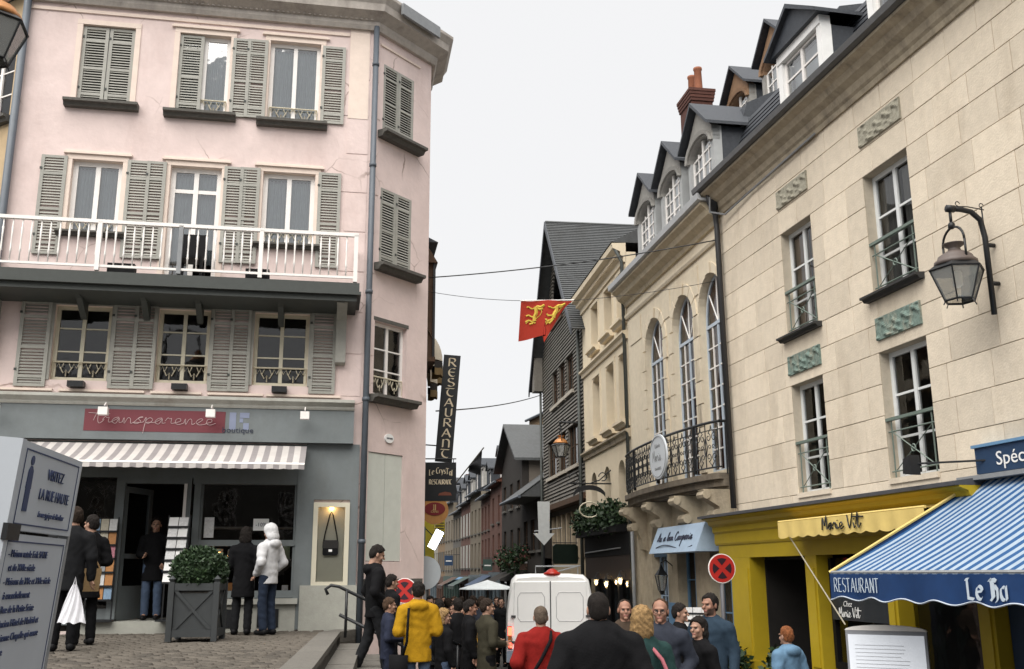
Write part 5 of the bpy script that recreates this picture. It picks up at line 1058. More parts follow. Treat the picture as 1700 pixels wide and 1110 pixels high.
far_house('square_house_behind', 'plain grey house closing the square behind the viewer', (9.0, -9.0), (-14, -11), 0, 8.5, 11, GREY, SLATE, [(3.5, 5.2), (6.0, 7.6)], 9, DS, WHITE)
# ================================================================ street lanterns
def street_lantern(name, label, loc, rot, arm=.62, s=1., top=None, post=False):
    """arm base at the wall, arm points along local -y"""
    o = thing(name, label, 'street lamp', loc, rot); top = top or COPPER
    b = MB(); b.tube([(0, 0, -1.35), (0, 0, -.35), (0, -.04, -.12), (0, -.16, -.02), (0, -.3, 0), (0, -arm, 0)], .035*s, 8); b.tube([(0, -arm-.04, 0), (0, -arm+.06, 0)], .05*s, 8)
    b.tube([(0, .03, .02), (0, -.2, .045), (0, -arm, .03)], .008, 4); b.tube([(0, 0, -.4), (0, .0, .06)], .012, 4); b.tube([(0, -arm, 0), (0, -arm, -.22*s)], .02*s, 6); b.lathe([(.02*s, -.27*s), (.045*s, -.25*s), (.04*s, -.2*s), (.02*s, -.18*s)], (0, -arm, 0), 8)
    for x in (0, -arm+.12): b.tube([(0, x+.03*math.cos(k*.8), .075+.03*math.sin(k*.8)) for k in range(7)], .007, 4)
    for z in (-.45, -.95): b.tube([(0, .0, z*1.0), (0, .12 if not post else .02, z)], .028, 6)
    b.build('bracket', IRON, o, smooth=True)
    b = MB(); a0 = -arm; H0 = -.25*s
    b.tube([(.21*s*math.cos(R(t)), a0, H0-.21*s+.21*s*math.sin(R(t))) for t in range(0, 181, 15)], .016*s, 6); b.tube([(.21*s, a0, H0-.21*s), (.21*s, a0, H0-.45*s)], .016*s, 5); b.tube([(-.21*s, a0, H0-.21*s), (-.21*s, a0, H0-.45*s)], .016*s, 5); b.build('hoop', IRON, o, smooth=True)
    zr = H0-.50*s
    b = MB().lathe([(.26*s, 0), (.255*s, .05*s), (.22*s, .07*s), (.20*s, .12*s), (.12*s, .17*s), (.08*s, .19*s), (.07*s, .23*s), (.13*s, .27*s), (.14*s, .28*s), (.06*s, .285*s)], (0, a0, zr), 16); b.build('hood', top, o, smooth=True)
    n = 6; b = MB().lathe([(.33*s, -.075*s), (.345*s, -.06*s), (.27*s, .0), (.25*s, .003)], (0, a0, zr), n, rot=.26); zb = zr-.45*s
    for k in range(n):
        t = 2*math.pi*k/n+.26; b.tube([(.325*s*math.cos(t), a0+.325*s*math.sin(t), zr-.07*s), (.18*s*math.cos(t), a0+.18*s*math.sin(t), zb)], .012*s, 4); t2 = 2*math.pi*(k+1)/n+.26
        b.tube([(.18*s*math.cos(t), a0+.18*s*math.sin(t), zb), (.18*s*math.cos(t2), a0+.18*s*math.sin(t2), zb)], .014*s, 4); b.tube([(.18*s*math.cos(t), a0+.18*s*math.sin(t), zb-.01), (.2*s*math.cos(t), a0+.2*s*math.sin(t), zb-.05*s)], .008*s, 4)
    b.build('cage', IRON, o)
    for k in range(n):
        t, t2 = 2*math.pi*k/n+.26, 2*math.pi*(k+1)/n+.26; g_ = MB(); g_.face([(.175*s*math.cos(t), a0+.175*s*math.sin(t), zb), (.175*s*math.cos(t2), a0+.175*s*math.sin(t2), zb), (.32*s*math.cos(t2), a0+.32*s*math.sin(t2), zr-.07*s), (.32*s*math.cos(t), a0+.32*s*math.sin(t), zr-.07*s)]); g_.build('pane', GLASSL, o)
    MB().lathe([(.03*s, -.05*s), (.06*s, -.1*s), (.06*s, -.25*s), (.02*s, -.28*s)], (0, a0, zr), 10).build('bulb', PAPER, o, smooth=True)
    if post: MB().tube([(0, .05, -7.2), (0, .05, -.3)], .06, 8, r1=.05).build('post', IRON, o, smooth=True)
    return o
street_lantern('street_lantern', 'grey-topped hexagonal street lantern on a curved iron arm at the right stone wall', on(R1X, R1Y, R1A, 8.14, -.13, 6.12), R1A, .46, 1.0, top=mat('grey_brown_zinc', (.11, .088, .08), .5, .2, 10))
street_lantern('street_lantern', 'lantern cut by the top left corner of the picture, on a tall post', (-5.95, 8.9, 7.84), R(90), .80, 1.0, top=BRASS, post=True)
street_lantern('street_lantern', 'orange-topped lantern hanging in front of the slate-hung house', on(R4X, R4Y, R4A, R4U-.2, -.05, 6.55), R4A, .72, .95, top=BRASS)
# ================================================================ cables and flag
def cable(a, b, sag, r, label, n=16):
    m = MB(); m.tube([(a[0]+(b[0]-a[0])*k/n, a[1]+(b[1]-a[1])*k/n, a[2]+(b[2]-a[2])*k/n-sag*4*(k/n)*(1-k/n)) for k in range(n+1)], r, 5); tag(m.build('cable', IRON, smooth=True), label, 'cable')
cable((-1.75, 20.0, 7.72), (4.36, 19.75, 8.45), .10, .013, 'thick dark cable strung across the street to the downpipe')
cable((-1.7, 21.9, 5.2), (1.22, 40.0, 8.75), .12, .016, 'thin cable rising from the vertical sign to the slate house')
fl = thing('red_flag', 'red flag with two golden lions hanging from a wire across the street', 'flag', (.735, 20, 7.21))
def cloth(x, z):   # x in -.55...55, z 0..-1
    return (x-.05*(-z)*(x > -9), .06*math.sin(x*7+z*2)+.10*(-z)*math.sin(x*4+1)+(.16*max(0, x-.2)), z)
def flag_pt(a, c):
    x = -.545+1.09*a; bot = -.86+.10*math.sin(a*math.pi)*(1 if a < .45 else .9)-.12*max(0, a-.42)*(1 if a < .62 else 0)
    if a > .55: bot = -.93+(a-.55)*1.75
    bot = min(bot, -.10); x2 = x-.06*c*(1-a)-(.20*c*a if a > .5 else .0)
    return (x2, .05*math.sin(a*9)+.07*c*math.sin(a*6+1.), bot*c)
FLR = bpy.data.materials.new('red_flag_cloth'); FLR.use_nodes = True
n_, l_ = FLR.node_tree.nodes, FLR.node_tree.links; pb_ = n_['Principled BSDF']; pb_.inputs['Base Color'].default_value = (.50, .045, .025, 1); pb_.inputs['Roughness'].default_value = .9
tl_ = n_.new('ShaderNodeBsdfTranslucent'); tl_.inputs[0].default_value = (.62, .08, .05, 1); ms_ = n_.new('ShaderNodeMixShader'); ms_.inputs[0].default_value = .5; o_ = [x for x in n_ if x.type == 'OUTPUT_MATERIAL'][0]
l_.new(pb_.outputs[0], ms_.inputs[1]); l_.new(tl_.outputs[0], ms_.inputs[2]); l_.new(ms_.outputs[0], o_.inputs[0])
b = MB(); b.grid(flag_pt, 36, 24); b.build('cloth', FLR, fl, smooth=True)
LION = [([(.50, .95), (.54, .8), (.56, .6), (.48, .42), (.5, .2)], .085), ([(.5, .85), (.62, .95), (.8, .9), (.98, 1.0)], .06), ([(.6, .9), (.75, .78), (.9, .8)], .05), ([(.5, .86), (.3, .88), (.15, .98), (.05, .95)], .035), ([(.48, .42), (.3, .48), (.18, .56), (.04, .52)], .04), ([(.5, .25), (.35, .22), (.2, .30), (.02, .24)], .045), ([(.2, .28), (.05, .16)], .03), ([(.5, .2), (.4, .12), (.25, .1)], .05), ([(.55, .3), (.75, .45), (.85, .65), (.78, .75)], .018), ([(.45, .16), (.55, .08)], .04)]
for q, (a0, c0) in enumerate(((.10, .66), (.52, .68))):
    b = MB()
    for pts, r_ in LION:
        b.tube([(lambda P: (P[0], P[1]-.012, P[2]))(flag_pt(a0+p[0]*.36, min(.98, (c0-p[1]*.52)))) for p in smoothpts(pts, 3)], r_*.45, 5)
    b.build('lion', mat('yellow_flag_print', (.60, .44, .07), .9), fl)
MB().tube([(-.56, 0, .0), (.56, 0, .01)], .012, 5).build('header_rope', WHITE, fl)
cable((-1.75, 20.0, 7.42), (.19, 20, 7.21), .04, .006, 'thin wire holding the left corner of the red flag', 8); cable((1.28, 20.0, 7.21), (4.3, 20.3, 7.7), .05, .006, 'thin wire holding the right corner of the red flag', 8)
dfl = thing('dark_flag', 'dark furled flag on a slanting pole far down the street', 'flag', (-1.95, 30, 4.0)); MB().tube([(0, 0, 0), (1.1, -.6, 1.3)], .02, 5).build('pole', WOODG, dfl)
b = MB(); b.grid(lambda a, c: (1.05-.38*a-.05*c, -.57+.2*a+.06*math.sin(c*7+a*3), 1.24-.42*a-c*(.75-.55*a)), 10, 10); b.build('cloth', mat('black_flag', (.015, .015, .018), .9), dfl, smooth=True); b = MB(); b.grid(lambda a, c: (.05+.2*a, -.03-.1*a+.03*math.sin(c*5), .08+.26*a-c*.32), 6, 6); b.build('tassel_cloth', mat('maroon', (.12, .02, .03), .9), dfl, smooth=True)
# ================================================================ signs on the left street side
rs_ = thing('vertical_restaurant_sign', 'tall black vertical sign with golden uncial RESTAURANT lettering', 'sign', (-1.52, 22, 4.08))
rs_.rotation_euler = (0, R(4.2), R(4))
MB().box(-.20, .18, 0, .06, 0, 2.42).build('board', mat('black_sign', (.012, .014, .016), .4), rs_); MB().box(-.185, .165, -.004, -.0015, .015, 2.405).build('face', mat('black_sign_face', (.016, .018, .02), .35), rs_)
nib('RESTAURANT', .185, mat('pale_gold_print', (.68, .58, .42)), rs_, (.0, -.006, 2.16), w=.20, ang=25, sx=1.35, vertical=True, gap=.0)
for z in (.35, 2.0): MB().tube([(-.2, .03, z), (-.55, .03, z)], .015, 5).build('bracket', IRON, rs_)
cs_ = thing('hanging_restaurant_sign', 'black hanging board with arched golden name above RESTAURANT lettering', 'sign', (-1.58, 21.9, 3.22), R(3))
MB().box(-.34, .34, 0, .05, 0, .84).build('board', mat('black_sign', (.012, .014, .016)), cs_); PG = MATS['pale_gold_print']
nib('Le Crystal', .13, PG, cs_, (0, -.004, .54), w=.15, ang=30, sx=.66, gap=.10, arch=.06); nib('RESTAURANT', .105, PG, cs_, (0, -.004, .36), w=.17, ang=30, sx=.58, gap=.12); MB().prism([(-.05, .12), (.25, .12), (.22, .18), (.1, .2), (-.02, .17)], -.004, 0).build('painted_ornament', mat('dull_red_print', (.16, .05, .03)), cs_); MB().tube([(-.7, .03, .92), (.34, .03, .92)], .014, 5).build('bracket', IRON, cs_); MB().tube([(.28, .03, .84), (.28, .03, .92)], .008, 4).build('hanger', IRON, cs_)
cf = thing('round_coffee_sign', 'round wooden sign with dark red oval under the black restaurant board', 'sign', (-1.70, 21.9, 3.02), R(3)); MB().disc((0, 0), .30, 0, .08, 24).build('barrel_end', mat('orange_wood', (.42, .20, .06), .6, .2, 8), cf); MB().disc((0, .03), .14, -.012, -.002, 24, 0, .23).build('oval', mat('dark_red_oval', (.16, .012, .014), .5), cf); font('JJ', .14, GOLD, cf, (0, -.015, .03)); font('CAFES', .06, GOLD, cf, (0, -.015, -.05)); MB().box(-.4, -.02, .02, .06, .3, .34).build('bracket', IRON, cf)
ys = thing('yellow_hanging_sign', 'tall yellow box sign on the left wall below the round wooden sign', 'sign', (-2.02, 24, 1.9), R(6)); MB().box(-.16, .16, 0, .14, 0, 1.3).build('box', mat('yellow_sign', (.50, .40, .03), .5), ys); MB().box(.17, .40, .02, .12, .62, 1.02).build('side_panel', mat('yellow_sign', (.5, .4, .03)), ys)
for k in range(5): MB().box(.18, .39, .014, .018, .68+.065*k, .70+.065*k).build('text_line', INK, ys)
lp = thing('lit_sign_panel', 'bright white lit panel tilted beside the yellow sign', 'sign', (-1.80, 23.5, 2.45)); lp.rotation_euler = (0, R(28), R(-10)); MB().box(-.09, .09, 0, .08, -.22, .22).build('light_box', mat('lit_panel', (.9, .95, 1.0), emit=1.4), lp); MB().box(-.10, .10, .081, .1, -.23, .23).build('housing', IRON, lp); MB().tube([(0, .1, 0), (-.35, .1, .1)], .015, 5).build('arm', IRON, lp)
for i, (z, u, sc_) in enumerate(((6.1, .62, .55), (5.75, 1.35, .5), (6.35, 2.9, .85))):
    wa = thing('dome_awning', ['cream and brown dome awning nearest the pink corner', 'lowest cream and brown dome awning, second from the pink corner', 'farthest and largest cream and brown dome awning past the pink corner'][i], 'awning', onS(u, 0, z), SA, 'dome awnings')
    def dome(a, c, r0=.80*sc_): t = R(90*c); return ((-.5+a)*1.1*math.cos(t*.55), -(.06+r0*math.sin(t*1.0))*math.sin(max(.06, a)*math.pi)**.45 if False else -(.04+r0*math.sin(t))*math.sin(min(max(a, .08), .92)*math.pi)**.4, .62*math.cos(t))
    b = MB(); b.grid(dome, 16, 8); b.build('hood', mat('cream_canvas', (.62, .56, .46), .9, .1, 6), wa, smooth=True)
    for q, (m_, dz) in enumerate(((mat('black_canvas', (.025, .022, .02), .9), -.0), (mat('olive_canvas', (.16, .11, .05), .9), -.15))):
        b = MB(); b.grid(lambda a, c: (lambda P: (P[0], P[1]-.006*q, dz-c*.15-.03*abs(math.sin(a*13))))(dome(a, 1.0)), 48, 1); b.build('valance_band', m_, wa)
# ================================================================ prohibitory sign, arrow, disc signs
def nostop(label, loc, rot, r, h, post=True):
    o = thing('no_stopping_sign', label, 'road sign', loc, rot); z = 0
    MB().disc((0, 0), r, 0, .02, 32).build('rim', WHITE, o); MB().disc((0, 0), r*.94, -.004, -.001, 32).build('red_disc', REDS, o)
    BL = mat('dark_sign_blue', (.028, .012, .02), .45)
    for k in range(4):
        a0 = 45+90*k+14-45; P = []
        A = [(r*.72*math.cos(R(t)), r*.72*math.sin(R(t))) for t in range(a0+8+0, a0+90-36, 6)]
        c = 90*k; A = [(r*.70*math.cos(R(c+t)), r*.70*math.sin(R(c+t))) for t in (-30, -20, -10, 0, 10, 20, 30)]; A = A+[(r*.2*math.cos(R(c)), r*.2*math.sin(R(c)))]
        MB().prism(A, -.008, -.005).build('blue_quarter', BL, o)
    if post: MB().tube([(0, .04, -h), (0, .04, r*.8)], .04, 8).build('post', mat('grey_post', (.10, .10, .11), .5), o, smooth=True)
    return o
nostop('round red no stopping sign on a grey post in front of the yellow shop', (3.68, 18, 1.75), R(12), .255, 2.25)
ns2 = nostop('small red no stopping disc behind the head of the yellow jacket', (-1.76, 16.6, 1.42), R(-8), .2, 1.8)
cd = thing('pale_round_sign', 'pale grey translucent round sign seen from behind near the pink wall', 'road sign', (-1.68, 19.4, 1.70), R(-6)); MB().disc((0, 0), .31, 0, .02, 30).build('plate', mat('grey_sign_back', (.33, .36, .38), .5, .06, 6), cd); MB().tube([(0, .04, -2.3), (0, .04, .2)], .03, 7).build('post', LEAD, cd)
ar = thing('white_arrow_sign', 'large white downward arrow sign in front of the slate-hung house', 'sign', (.95, 31, 2.50), R(5)); MB().prism([(0, 0), (.33, .36), (.17, .36), (.19, 1.32), (-.19, 1.32), (-.17, .36), (-.33, .36)], 0, .03).build('arrow', mat('pale_arrow', (.50, .52, .52), .6), ar); MB().tube([(0, .05, -3.2), (0, .05, 1.2)], .03, 6).build('post', IRON, ar); MB().tube([(-.3, .04, .42), (.55, .04, .52)], .02, 5).build('cross_bar', LEAD, ar)
ps = thing('parasol', 'white open parasol among the crowd in the street', 'parasol', (-.80, 32, street_z(32))); MB().lathe([(.9, 1.93), (.88, 1.96), (.45, 2.08), (.05, 2.2), (.0, 2.22)], n=8).build('canopy', mat('white_canvas', (.62, .66, .68), .8), ps); MB().tube([(0, 0, 0), (0, 0, 2.2)], .025, 6).build('pole', WOODG, ps); MB().lathe([(.25, 0), (.25, .08), (.05, .1)], n=10).build('base', IRON, ps)
# ================================================================ planter
pl = thing('planter_box', 'grey wooden planter with crossed panels holding a clipped round shrub on the terrace', 'planter', (-4.60, 15.0, TZ+.01), R(6))
w = .315; GT = mat('grey_green_planter_paint', (.036, .040, .042), .7, .15, 9)
for x in (-1, 1):
    for y in (-1, 1): MB().box(x*w*1.0-.04, x*w*1.0+.04, y*w-.04, y*w+.04, 0, .82).lathe([(.03, .82), (.055, .86), (.0, .91)], (x*w, y*w, 0), 8).build('corner_post', GT, pl)
for k in range(4):
    f3 = Fr(pl, 0, 0, k*math.pi/2); f3.add('rail', MB().box(-w+.045, w-.045, -.03, .0, .70, .80), GT, (0, -w, 0)); f3.add('rail', MB().box(-w+.045, w-.045, -.03, .0, .06, .16), GT, (0, -w, 0)); f3.add('panel', MB().box(-w+.045, w-.045, 0, .015, .16, .70), GT, (0, -w, 0))
    for s_ in (-1, 1): f3.add('diagonal_slat', MB().hexa([(-.25*s_-.03, -.02+.004*s_, .165), (-.25*s_+.03, -.02+.004*s_, .165), (-.25*s_+.03, -.001, .165), (-.25*s_-.03, -.001, .165), (.25*s_-.03, -.02+.004*s_, .695), (.25*s_+.03, -.02+.004*s_, .695), (.25*s_+.03, -.001, .695), (.25*s_-.03, -.001, .695)]), GT, (0, -w, 0))
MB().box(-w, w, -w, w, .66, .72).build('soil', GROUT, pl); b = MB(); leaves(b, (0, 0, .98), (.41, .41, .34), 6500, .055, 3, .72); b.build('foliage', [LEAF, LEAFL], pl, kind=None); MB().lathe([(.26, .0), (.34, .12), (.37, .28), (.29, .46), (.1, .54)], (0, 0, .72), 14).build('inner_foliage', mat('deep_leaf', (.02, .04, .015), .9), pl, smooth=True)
# ================================================================ postcard racks and shop goods
COLS = [mat('card_'+n, c, .5, .25, 30) for n, c in (('blue', (.20, .30, .42)), ('pink', (.45, .17, .22)), ('cream', (.5, .46, .36)), ('green', (.16, .22, .13)), ('orange', (.45, .2, .06)), ('white', (.62, .62, .62)), ('grey', (.3, .32, .34)))]
def rack(name, label, loc, rot, rows, cols, cw, chh, zb, tilt, pal, lean=.02):
    o = thing(name, label, 'display rack', loc, rot); W = cols*(cw+.012); H = rows*(chh+.03)
    b = MB(); b.box(-W/2-.02, -W/2, 0, .02, 0, zb+H); b.box(W/2, W/2+.02, 0, .02, 0, zb+H); b.box(-W/2-.06, W/2+.06, -.22, .22, 0, .03)
    for r_ in range(rows): b.box(-W/2, W/2, -.05-lean*(rows-r_), .01, zb+r_*(chh+.03)-.030, zb+r_*(chh+.03))
    b.build('frame', IRON, o); rr = random.Random(len(label))
    for r_ in range(rows):
        for c in range(cols):
            m = rr.choice(pal); y = -.04-lean*(rows-r_); put('postcard', cbox(cw, .004, chh, m), o, (-W/2+(c+.5)*(cw+.012), y, zb+r_*(chh+.03)+.002), rot3=(R(-tilt), 0, 0))
    return o
def onL(u, v, z): return on(LX, LY, LA, u, v, z)
rack('postcard_rack', 'narrow rack of white postcards just outside the boutique doorway', onL(-3.02, -.35, .955), LA+R(-6), 6, 2, .15, .15, .62, 20, [COLS[5], PAPER], .028)
rack('postcard_rack', 'dark rack of coloured cards left of the boutique doorway', onL(-4.22, -.16, .955), LA, 6, 3, .12, .19, .35, 8, COLS, .0)
rack('postcard_rack', 'tall white postcard stand under the pale blue sign beside the yellow pilaster', on(R1X, R1Y, R1A, -.35, -.75, street_z(20)), R1A+R(55), 10, 3, .17, .10, .25, 6, [COLS[5], PAPER, COLS[6], COLS[0]], .0)
sh_ = thing('shelf_display', 'shelf of small goods and papers inside the boutique window', 'display', onL(-1.95, .55, .95), LA)
for k in range(3): MB().box(-.75, .75, -.15, .2, .42+.55*k, .45+.55*k).build('shelf', WOODG, sh_)
for k in range(16): MB().box(-.04, .04+.05*rnd(), -.05, .05, 0, .1+.15*rnd()).build('goods', random.choice(COLS), sh_, (-.68+.19*(k % 8), 0, .45+.55*(k//8)))
for k in range(9): MB().lathe([(.004, -.02), (.014, -.008), (.014, .008), (.004, .02)], n=6).build('fairy_light', mat('warm_fairy_light', (1, .45, .14), emit=5), sh_, (-.62+.15*k, -.12-.05*rnd(), .98+.13*math.sin(k*1.3)))
nt = thing('paper_notice', 'white paper notice stuck inside the boutique window', 'notice', onL(-1.72, .022, 2.42), LA); MB().box(-.13, .13, 0, .004, 0, .2).build('sheet', PAPER, nt); font('-10%', .09, INK, nt, (0, -.004, .07), ext=.001)
nt = thing('paper_notice', 'small tall poster at the left of the boutique window', 'notice', onL(-2.58, .022, 2.30), LA); MB().box(-.08, .08, 0, .004, 0, .34).build('sheet', COLS[5], nt)
# ================================================================ information board in the left foreground
ib = thing('information_board', 'white street information board with blue lettering in the left foreground', 'sign', (-2.26, 4.30, TZ-.08)); ib.rotation_euler = (R(4.5), 0, R(98))
BRD = mat('board_white', (.40, .43, .47), .55, .05, 4); NVY = mat('navy_lettering', (.03, .045, .11), .6)
# local x runs away from the camera along the board, -y faces the street side
MB().box(0, .90, 0, .06, .02, 1.20).build('lower_panel', BRD, ib); MB().box(-.0, .92, -.006, .066, 1.215, 1.60).build('upper_panel', BRD, ib); MB().box(-.05, -.002, -.02, .08, 0, 1.60).build('post', BRD, ib); MB().box(.92, .95, .0, .05, 0, 1.58).build('post', LEAD, ib); MB().box(-.06, .10, -.03, -.008, 1.17, 1.24).build('strap', IRON, ib)
def frame_line(x0, x1, z0, z1, y):
    b = MB(); t = .006; b.box(x0, x1, y-.002, y, z0, z0+t); b.box(x0, x1, y-.002, y, z1-t, z1); b.box(x0, x0+t, y-.002, y, z0+t, z1-t); b.box(x1-t, x1, y-.002, y, z0+t, z1-t); b.build('border_line', NVY, ib, kind=None)
frame_line(.06, .87, 1.24, 1.57, -.007); frame_line(.05, .87, -.0+.03, 1.17, -.001)
font('VISITEZ', .072, NVY, ib, (.52, -.010, 1.46), sx=1.05); font('LA RUE HAUTE', .072, NVY, ib, (.55, -.010, 1.365), sx=.95); font('La rue typique de Honfleur', .040, NVY, ib, (.55, -.010, 1.285), sx=.9, shear=.3)
b = MB(); b.box(.13, .19, -.010, -.007, 1.30, 1.40); b.prism([(.125, 1.40), (.195, 1.40), (.19, 1.48), (.17, 1.5), (.15, 1.5), (.13, 1.48)], -.010, -.007); b.disc((.16, 1.525), .022, -.010, -.007, 12); b.build('figure_emblem', NVY, ib)
for k, tx in enumerate(['- Maison natale Erik SATIE', '  et du XVIIe siècle', '- Maisons du XVe et XVIe siècle', '  à encorbellement', '- Rue de la Petite Seine', '- Ancien Hôtel de Madrid et', '  ancienne Chapelle qui ouvre', '  Dame', '', '- les Commerces', '- Divers', '- Restaurants', '- Café', '- Crêperies']):
    if tx.strip(): font(tx, .046, NVY, ib, (.09, -.004, 1.10-.060*k), align='LEFT', sx=1.08)
# ================================================================ white van
vz = street_z(24)
vn = thing('white_van', 'white panel van seen from behind with red tail lights and amber beacon', 'van', (.83, 23.0, vz), R(0))
VW = mat('van_white', (.84, .84, .83), .3, .03, 3, coat=.3); VD = mat('van_seam', (.05, .05, .055), .5); TYR = mat('tyre', (.02, .02, .02), .9)
def vsec(y, w, h, zb):   # rounded cross section
    pts = []
    w2 = w/2; tw = w2*.86
    for p in [(-w2, zb), (-w2, zb+.5), (-w2*.995, zb+1.0), (-w2*.95, h-.5), (-tw-.02, h-.14), (-tw+.10, h-.025), (-tw*.5, h), (tw*.5, h), (tw-.10, h-.025), (tw+.02, h-.14), (w2*.95, h-.5), (w2*.995, zb+1.0), (w2, zb+.5), (w2, zb)]: pts.append((p[0], y, p[1]))
    return pts
secs = [vsec(0.0, 1.90, 2.16, .38), vsec(.06, 1.98, 2.22, .34), vsec(.3, 2.0, 2.25, .34), vsec(3.0, 2.0, 2.25, .34), vsec(3.5, 1.98, 2.2, .34), vsec(4.2, 1.9, 1.55, .34), vsec(4.95, 1.8, 1.1, .36), vsec(5.1, 1.6, .9, .4)]
b = MB(); i0 = 0
for s_ in secs: b.v += s_
n = len(secs[0])
for k in range(len(secs)-1):
    for q in range(n): q2 = (q+1) % n; b.f.append((k*n+q, k*n+q2, (k+1)*n+q2, (k+1)*n+q)); b.m.append(0)
b.f.append(tuple(range(n))); b.f.append(tuple(range((len(secs)-1)*n, len(secs)*n))[::-1]); b.m += [0, 0]
body = b.build('body', VW, vn)
md = body.modifiers.new('bevel', 'BEVEL'); md.width = .05; md.segments = 3; md.limit_method = 'ANGLE'; md.angle_limit = R(50)
for p in body.data.polygons: p.use_smooth = True
for s_ in (-1, 1):     # rear doors, slightly proud, with an embossed upper field
    xa, xb = (-.86, -.008) if s_ < 0 else (.008, .86)
    tp_ = .80
    d = MB(); d.prism([(xa if s_ < 0 else xa, .62), (xb, .62), (xb if s_ < 0 else .80, 2.08) if s_ < 0 else (.80, 2.08), (-.80, 2.08) if s_ < 0 else (xa, 2.08)], -.03, .02); dd = d.build('rear_door', VW, vn)
    m2 = dd.modifiers.new('bevel', 'BEVEL'); m2.width = .015; m2.segments = 2
    c = .43*s_; ln = [(c-.30, 1.30), (c-.30, 1.74), (c-.24, 1.84), (c+.24, 1.84), (c+.30, 1.74), (c+.30, 1.30), (c+.24, 1.22), (c-.24, 1.22)]
    q = MB(); q.tube([(x, -.032, z) for x, z in ln], .010, 4, close=True); put('panel_crease', q.mesh('panel_crease', mat('van_crease', (.55, .55, .56), .4)), dd)
    for z in (1.30, .75): put('hinge', MB().box(-.05, .05, -.05, -.028, z, z+.05).mesh('hinge', VD), dd, (s_*.83, 0, 0))
    MB().prism([(s_*.865, .62), (s_*.955, .62), (s_*.955, 1.12), (s_*.868, 1.12)], -.02, .05).build('tail_light_housing', VD, vn)
    MB().box(s_*.91-.043, s_*.91+.043, -.045, -.019, .92, 1.10).build('tail_light', mat('lit_red_lamp', (.9, .06, .03), .3, emit=2.2), vn); MB().box(s_*.91-.043, s_*.91+.043, -.045, -.019, .66, .78).build('tail_light', mat('lit_red_lamp', (.9, .06, .03)), vn); MB().box(s_*.91-.043, s_*.91+.043, -.043, -.019, .79, .91).build('indicator_light', mat('amber_lens', (.35, .10, .02), .3), vn)
    for y in (.95, 4.1):
        wl_ = MB(); wl_.lathe([(.18, -.1), (.30, -.1), (.335, -.06), (.335, .06), (.30, .1), (.18, .1)], n=20); wo = put('wheel', wl_.mesh('wheel', TYR, True), vn, (s_*.86, y, .335), rot3=(0, R(90), 0)); put('rim', MB().lathe([(.0, -.05), (.17, -.09), (.18, -.06), (.18, .06), (.17, .09), (.0, .05)], n=14).mesh('rim', LEAD), wo)
    MB().box(s_*1.03-.03, s_*1.03+.1*s_+.03, 3.65, 3.72, 1.25, 1.55).build('side_mirror', VD, vn)
MB().box(-.98, .98, -.10, .04, .36, .60).build('rear_bumper', mat('bumper_blue_grey', (.20, .24, .30), .5), vn); MB().box(-.012, .012, -.034, .0, .62, 2.08).build('door_gap', VD, vn); MB().box(-.28, .24, -.042, -.031, .66, .78).build('number_plate', PAPER, vn); MB().box(-.28, -.22, -.045, -.0425, .66, .78).build('plate_band', BLUED, vn); font('3482 VK 14', .085, INK, vn, (0.02, -.045, .69), sx=.8); MB().box(-.55, -.05, -.036, -.031, .93, .95).build('lettering_strip', REDS, vn)
MB().box(-.16, -.02, -.06, -.03, .98, 1.03).build('door_handle', VD, vn); MB().lathe([(.19, 0), (.19, .03), (.14, .05), (.09, .10), (.03, .125)], (.05, .12, 2.235), 14, sy=.8).build('beacon', mat('red_orange_lens', (.34, .018, .01), .25, emit=.06), vn, smooth=True); MB().tube([(-.3, 1.2, 2.24), (-.3, 1.2, 2.42), (.7, 1.2, 2.42), (.7, 1.2, 2.24)], .018, 5).build('roof_rack', LEAD, vn); MB().tube([(.2, .6, 2.3), (.75, 1.1, 2.43)], .015, 5).build('roof_bar', LEAD, vn)
MB().box(-.85, .85, 4.28, 4.34, 1.55, 1.6).build('windscreen_edge', VD, vn)
# flower baskets under the dark eaves, plants by the shops
for i, (px, y, z) in enumerate(((.35, 44.2, 2.3), (-.0, 46.2, 2.1), (-.4, 48.5, 2.3))):
    hb_ = thing('hanging_basket', ['hanging flower basket nearest under the dark slate eaves', 'middle hanging flower basket under the dark slate eaves', 'farthest hanging flower basket under the dark slate eaves'][i], 'plant', (px, y, z), 0, 'hanging baskets'); MB().lathe([(.05, -.3), (.3, -.1), (.33, 0)], n=10).build('basket', WOOD, hb_); b = MB(); leaves(b, (0, 0, .0), (.5, .45, .6), 420, .16, i, .1); b.build('foliage', [LEAF, LEAFL], hb_); b = MB(); leaves(b, (0, 0, .15), (.5, .45, .45), 26, .10, i+9, .5); b.build('flowers', [mat('pink_petal', (.45, .08, .10), .7), mat('pink_petal', (.45, .08, .1))], hb_); MB().tube([(0, 0, 0), (0, 0, 1.3)], .01, 4).build('chain', IRON, hb_)
for i, (u, v, s_, z) in enumerate(((.9, -.6, .35, GZ), (2.5, -.5, .4, GZ), (.2, -.6, .3, GZ))):
    pt = thing('potted_shrub', ['potted shrub at the foot of the wide yellow pilaster', 'taller potted shrub by the second yellow pilaster', 'low potted shrub at the corner of the yellow shop'][i], 'plant', on(R1X, R1Y, R1A, u, v, z+.02)); MB().lathe([(.14, 0), (.2, .3), (.22, .32), (.17, .32)], n=12).build('pot', TERRA, pt, smooth=True); b = MB(); leaves(b, (0, 0, .55), (.26, .26, s_), 600, .12, i+20, .1); b.build('foliage', [LEAF, LEAFL], pt); MB().tube([(0, 0, .3), (.02, 0, .9)], .015, 5).build('stem', WOOD, pt)
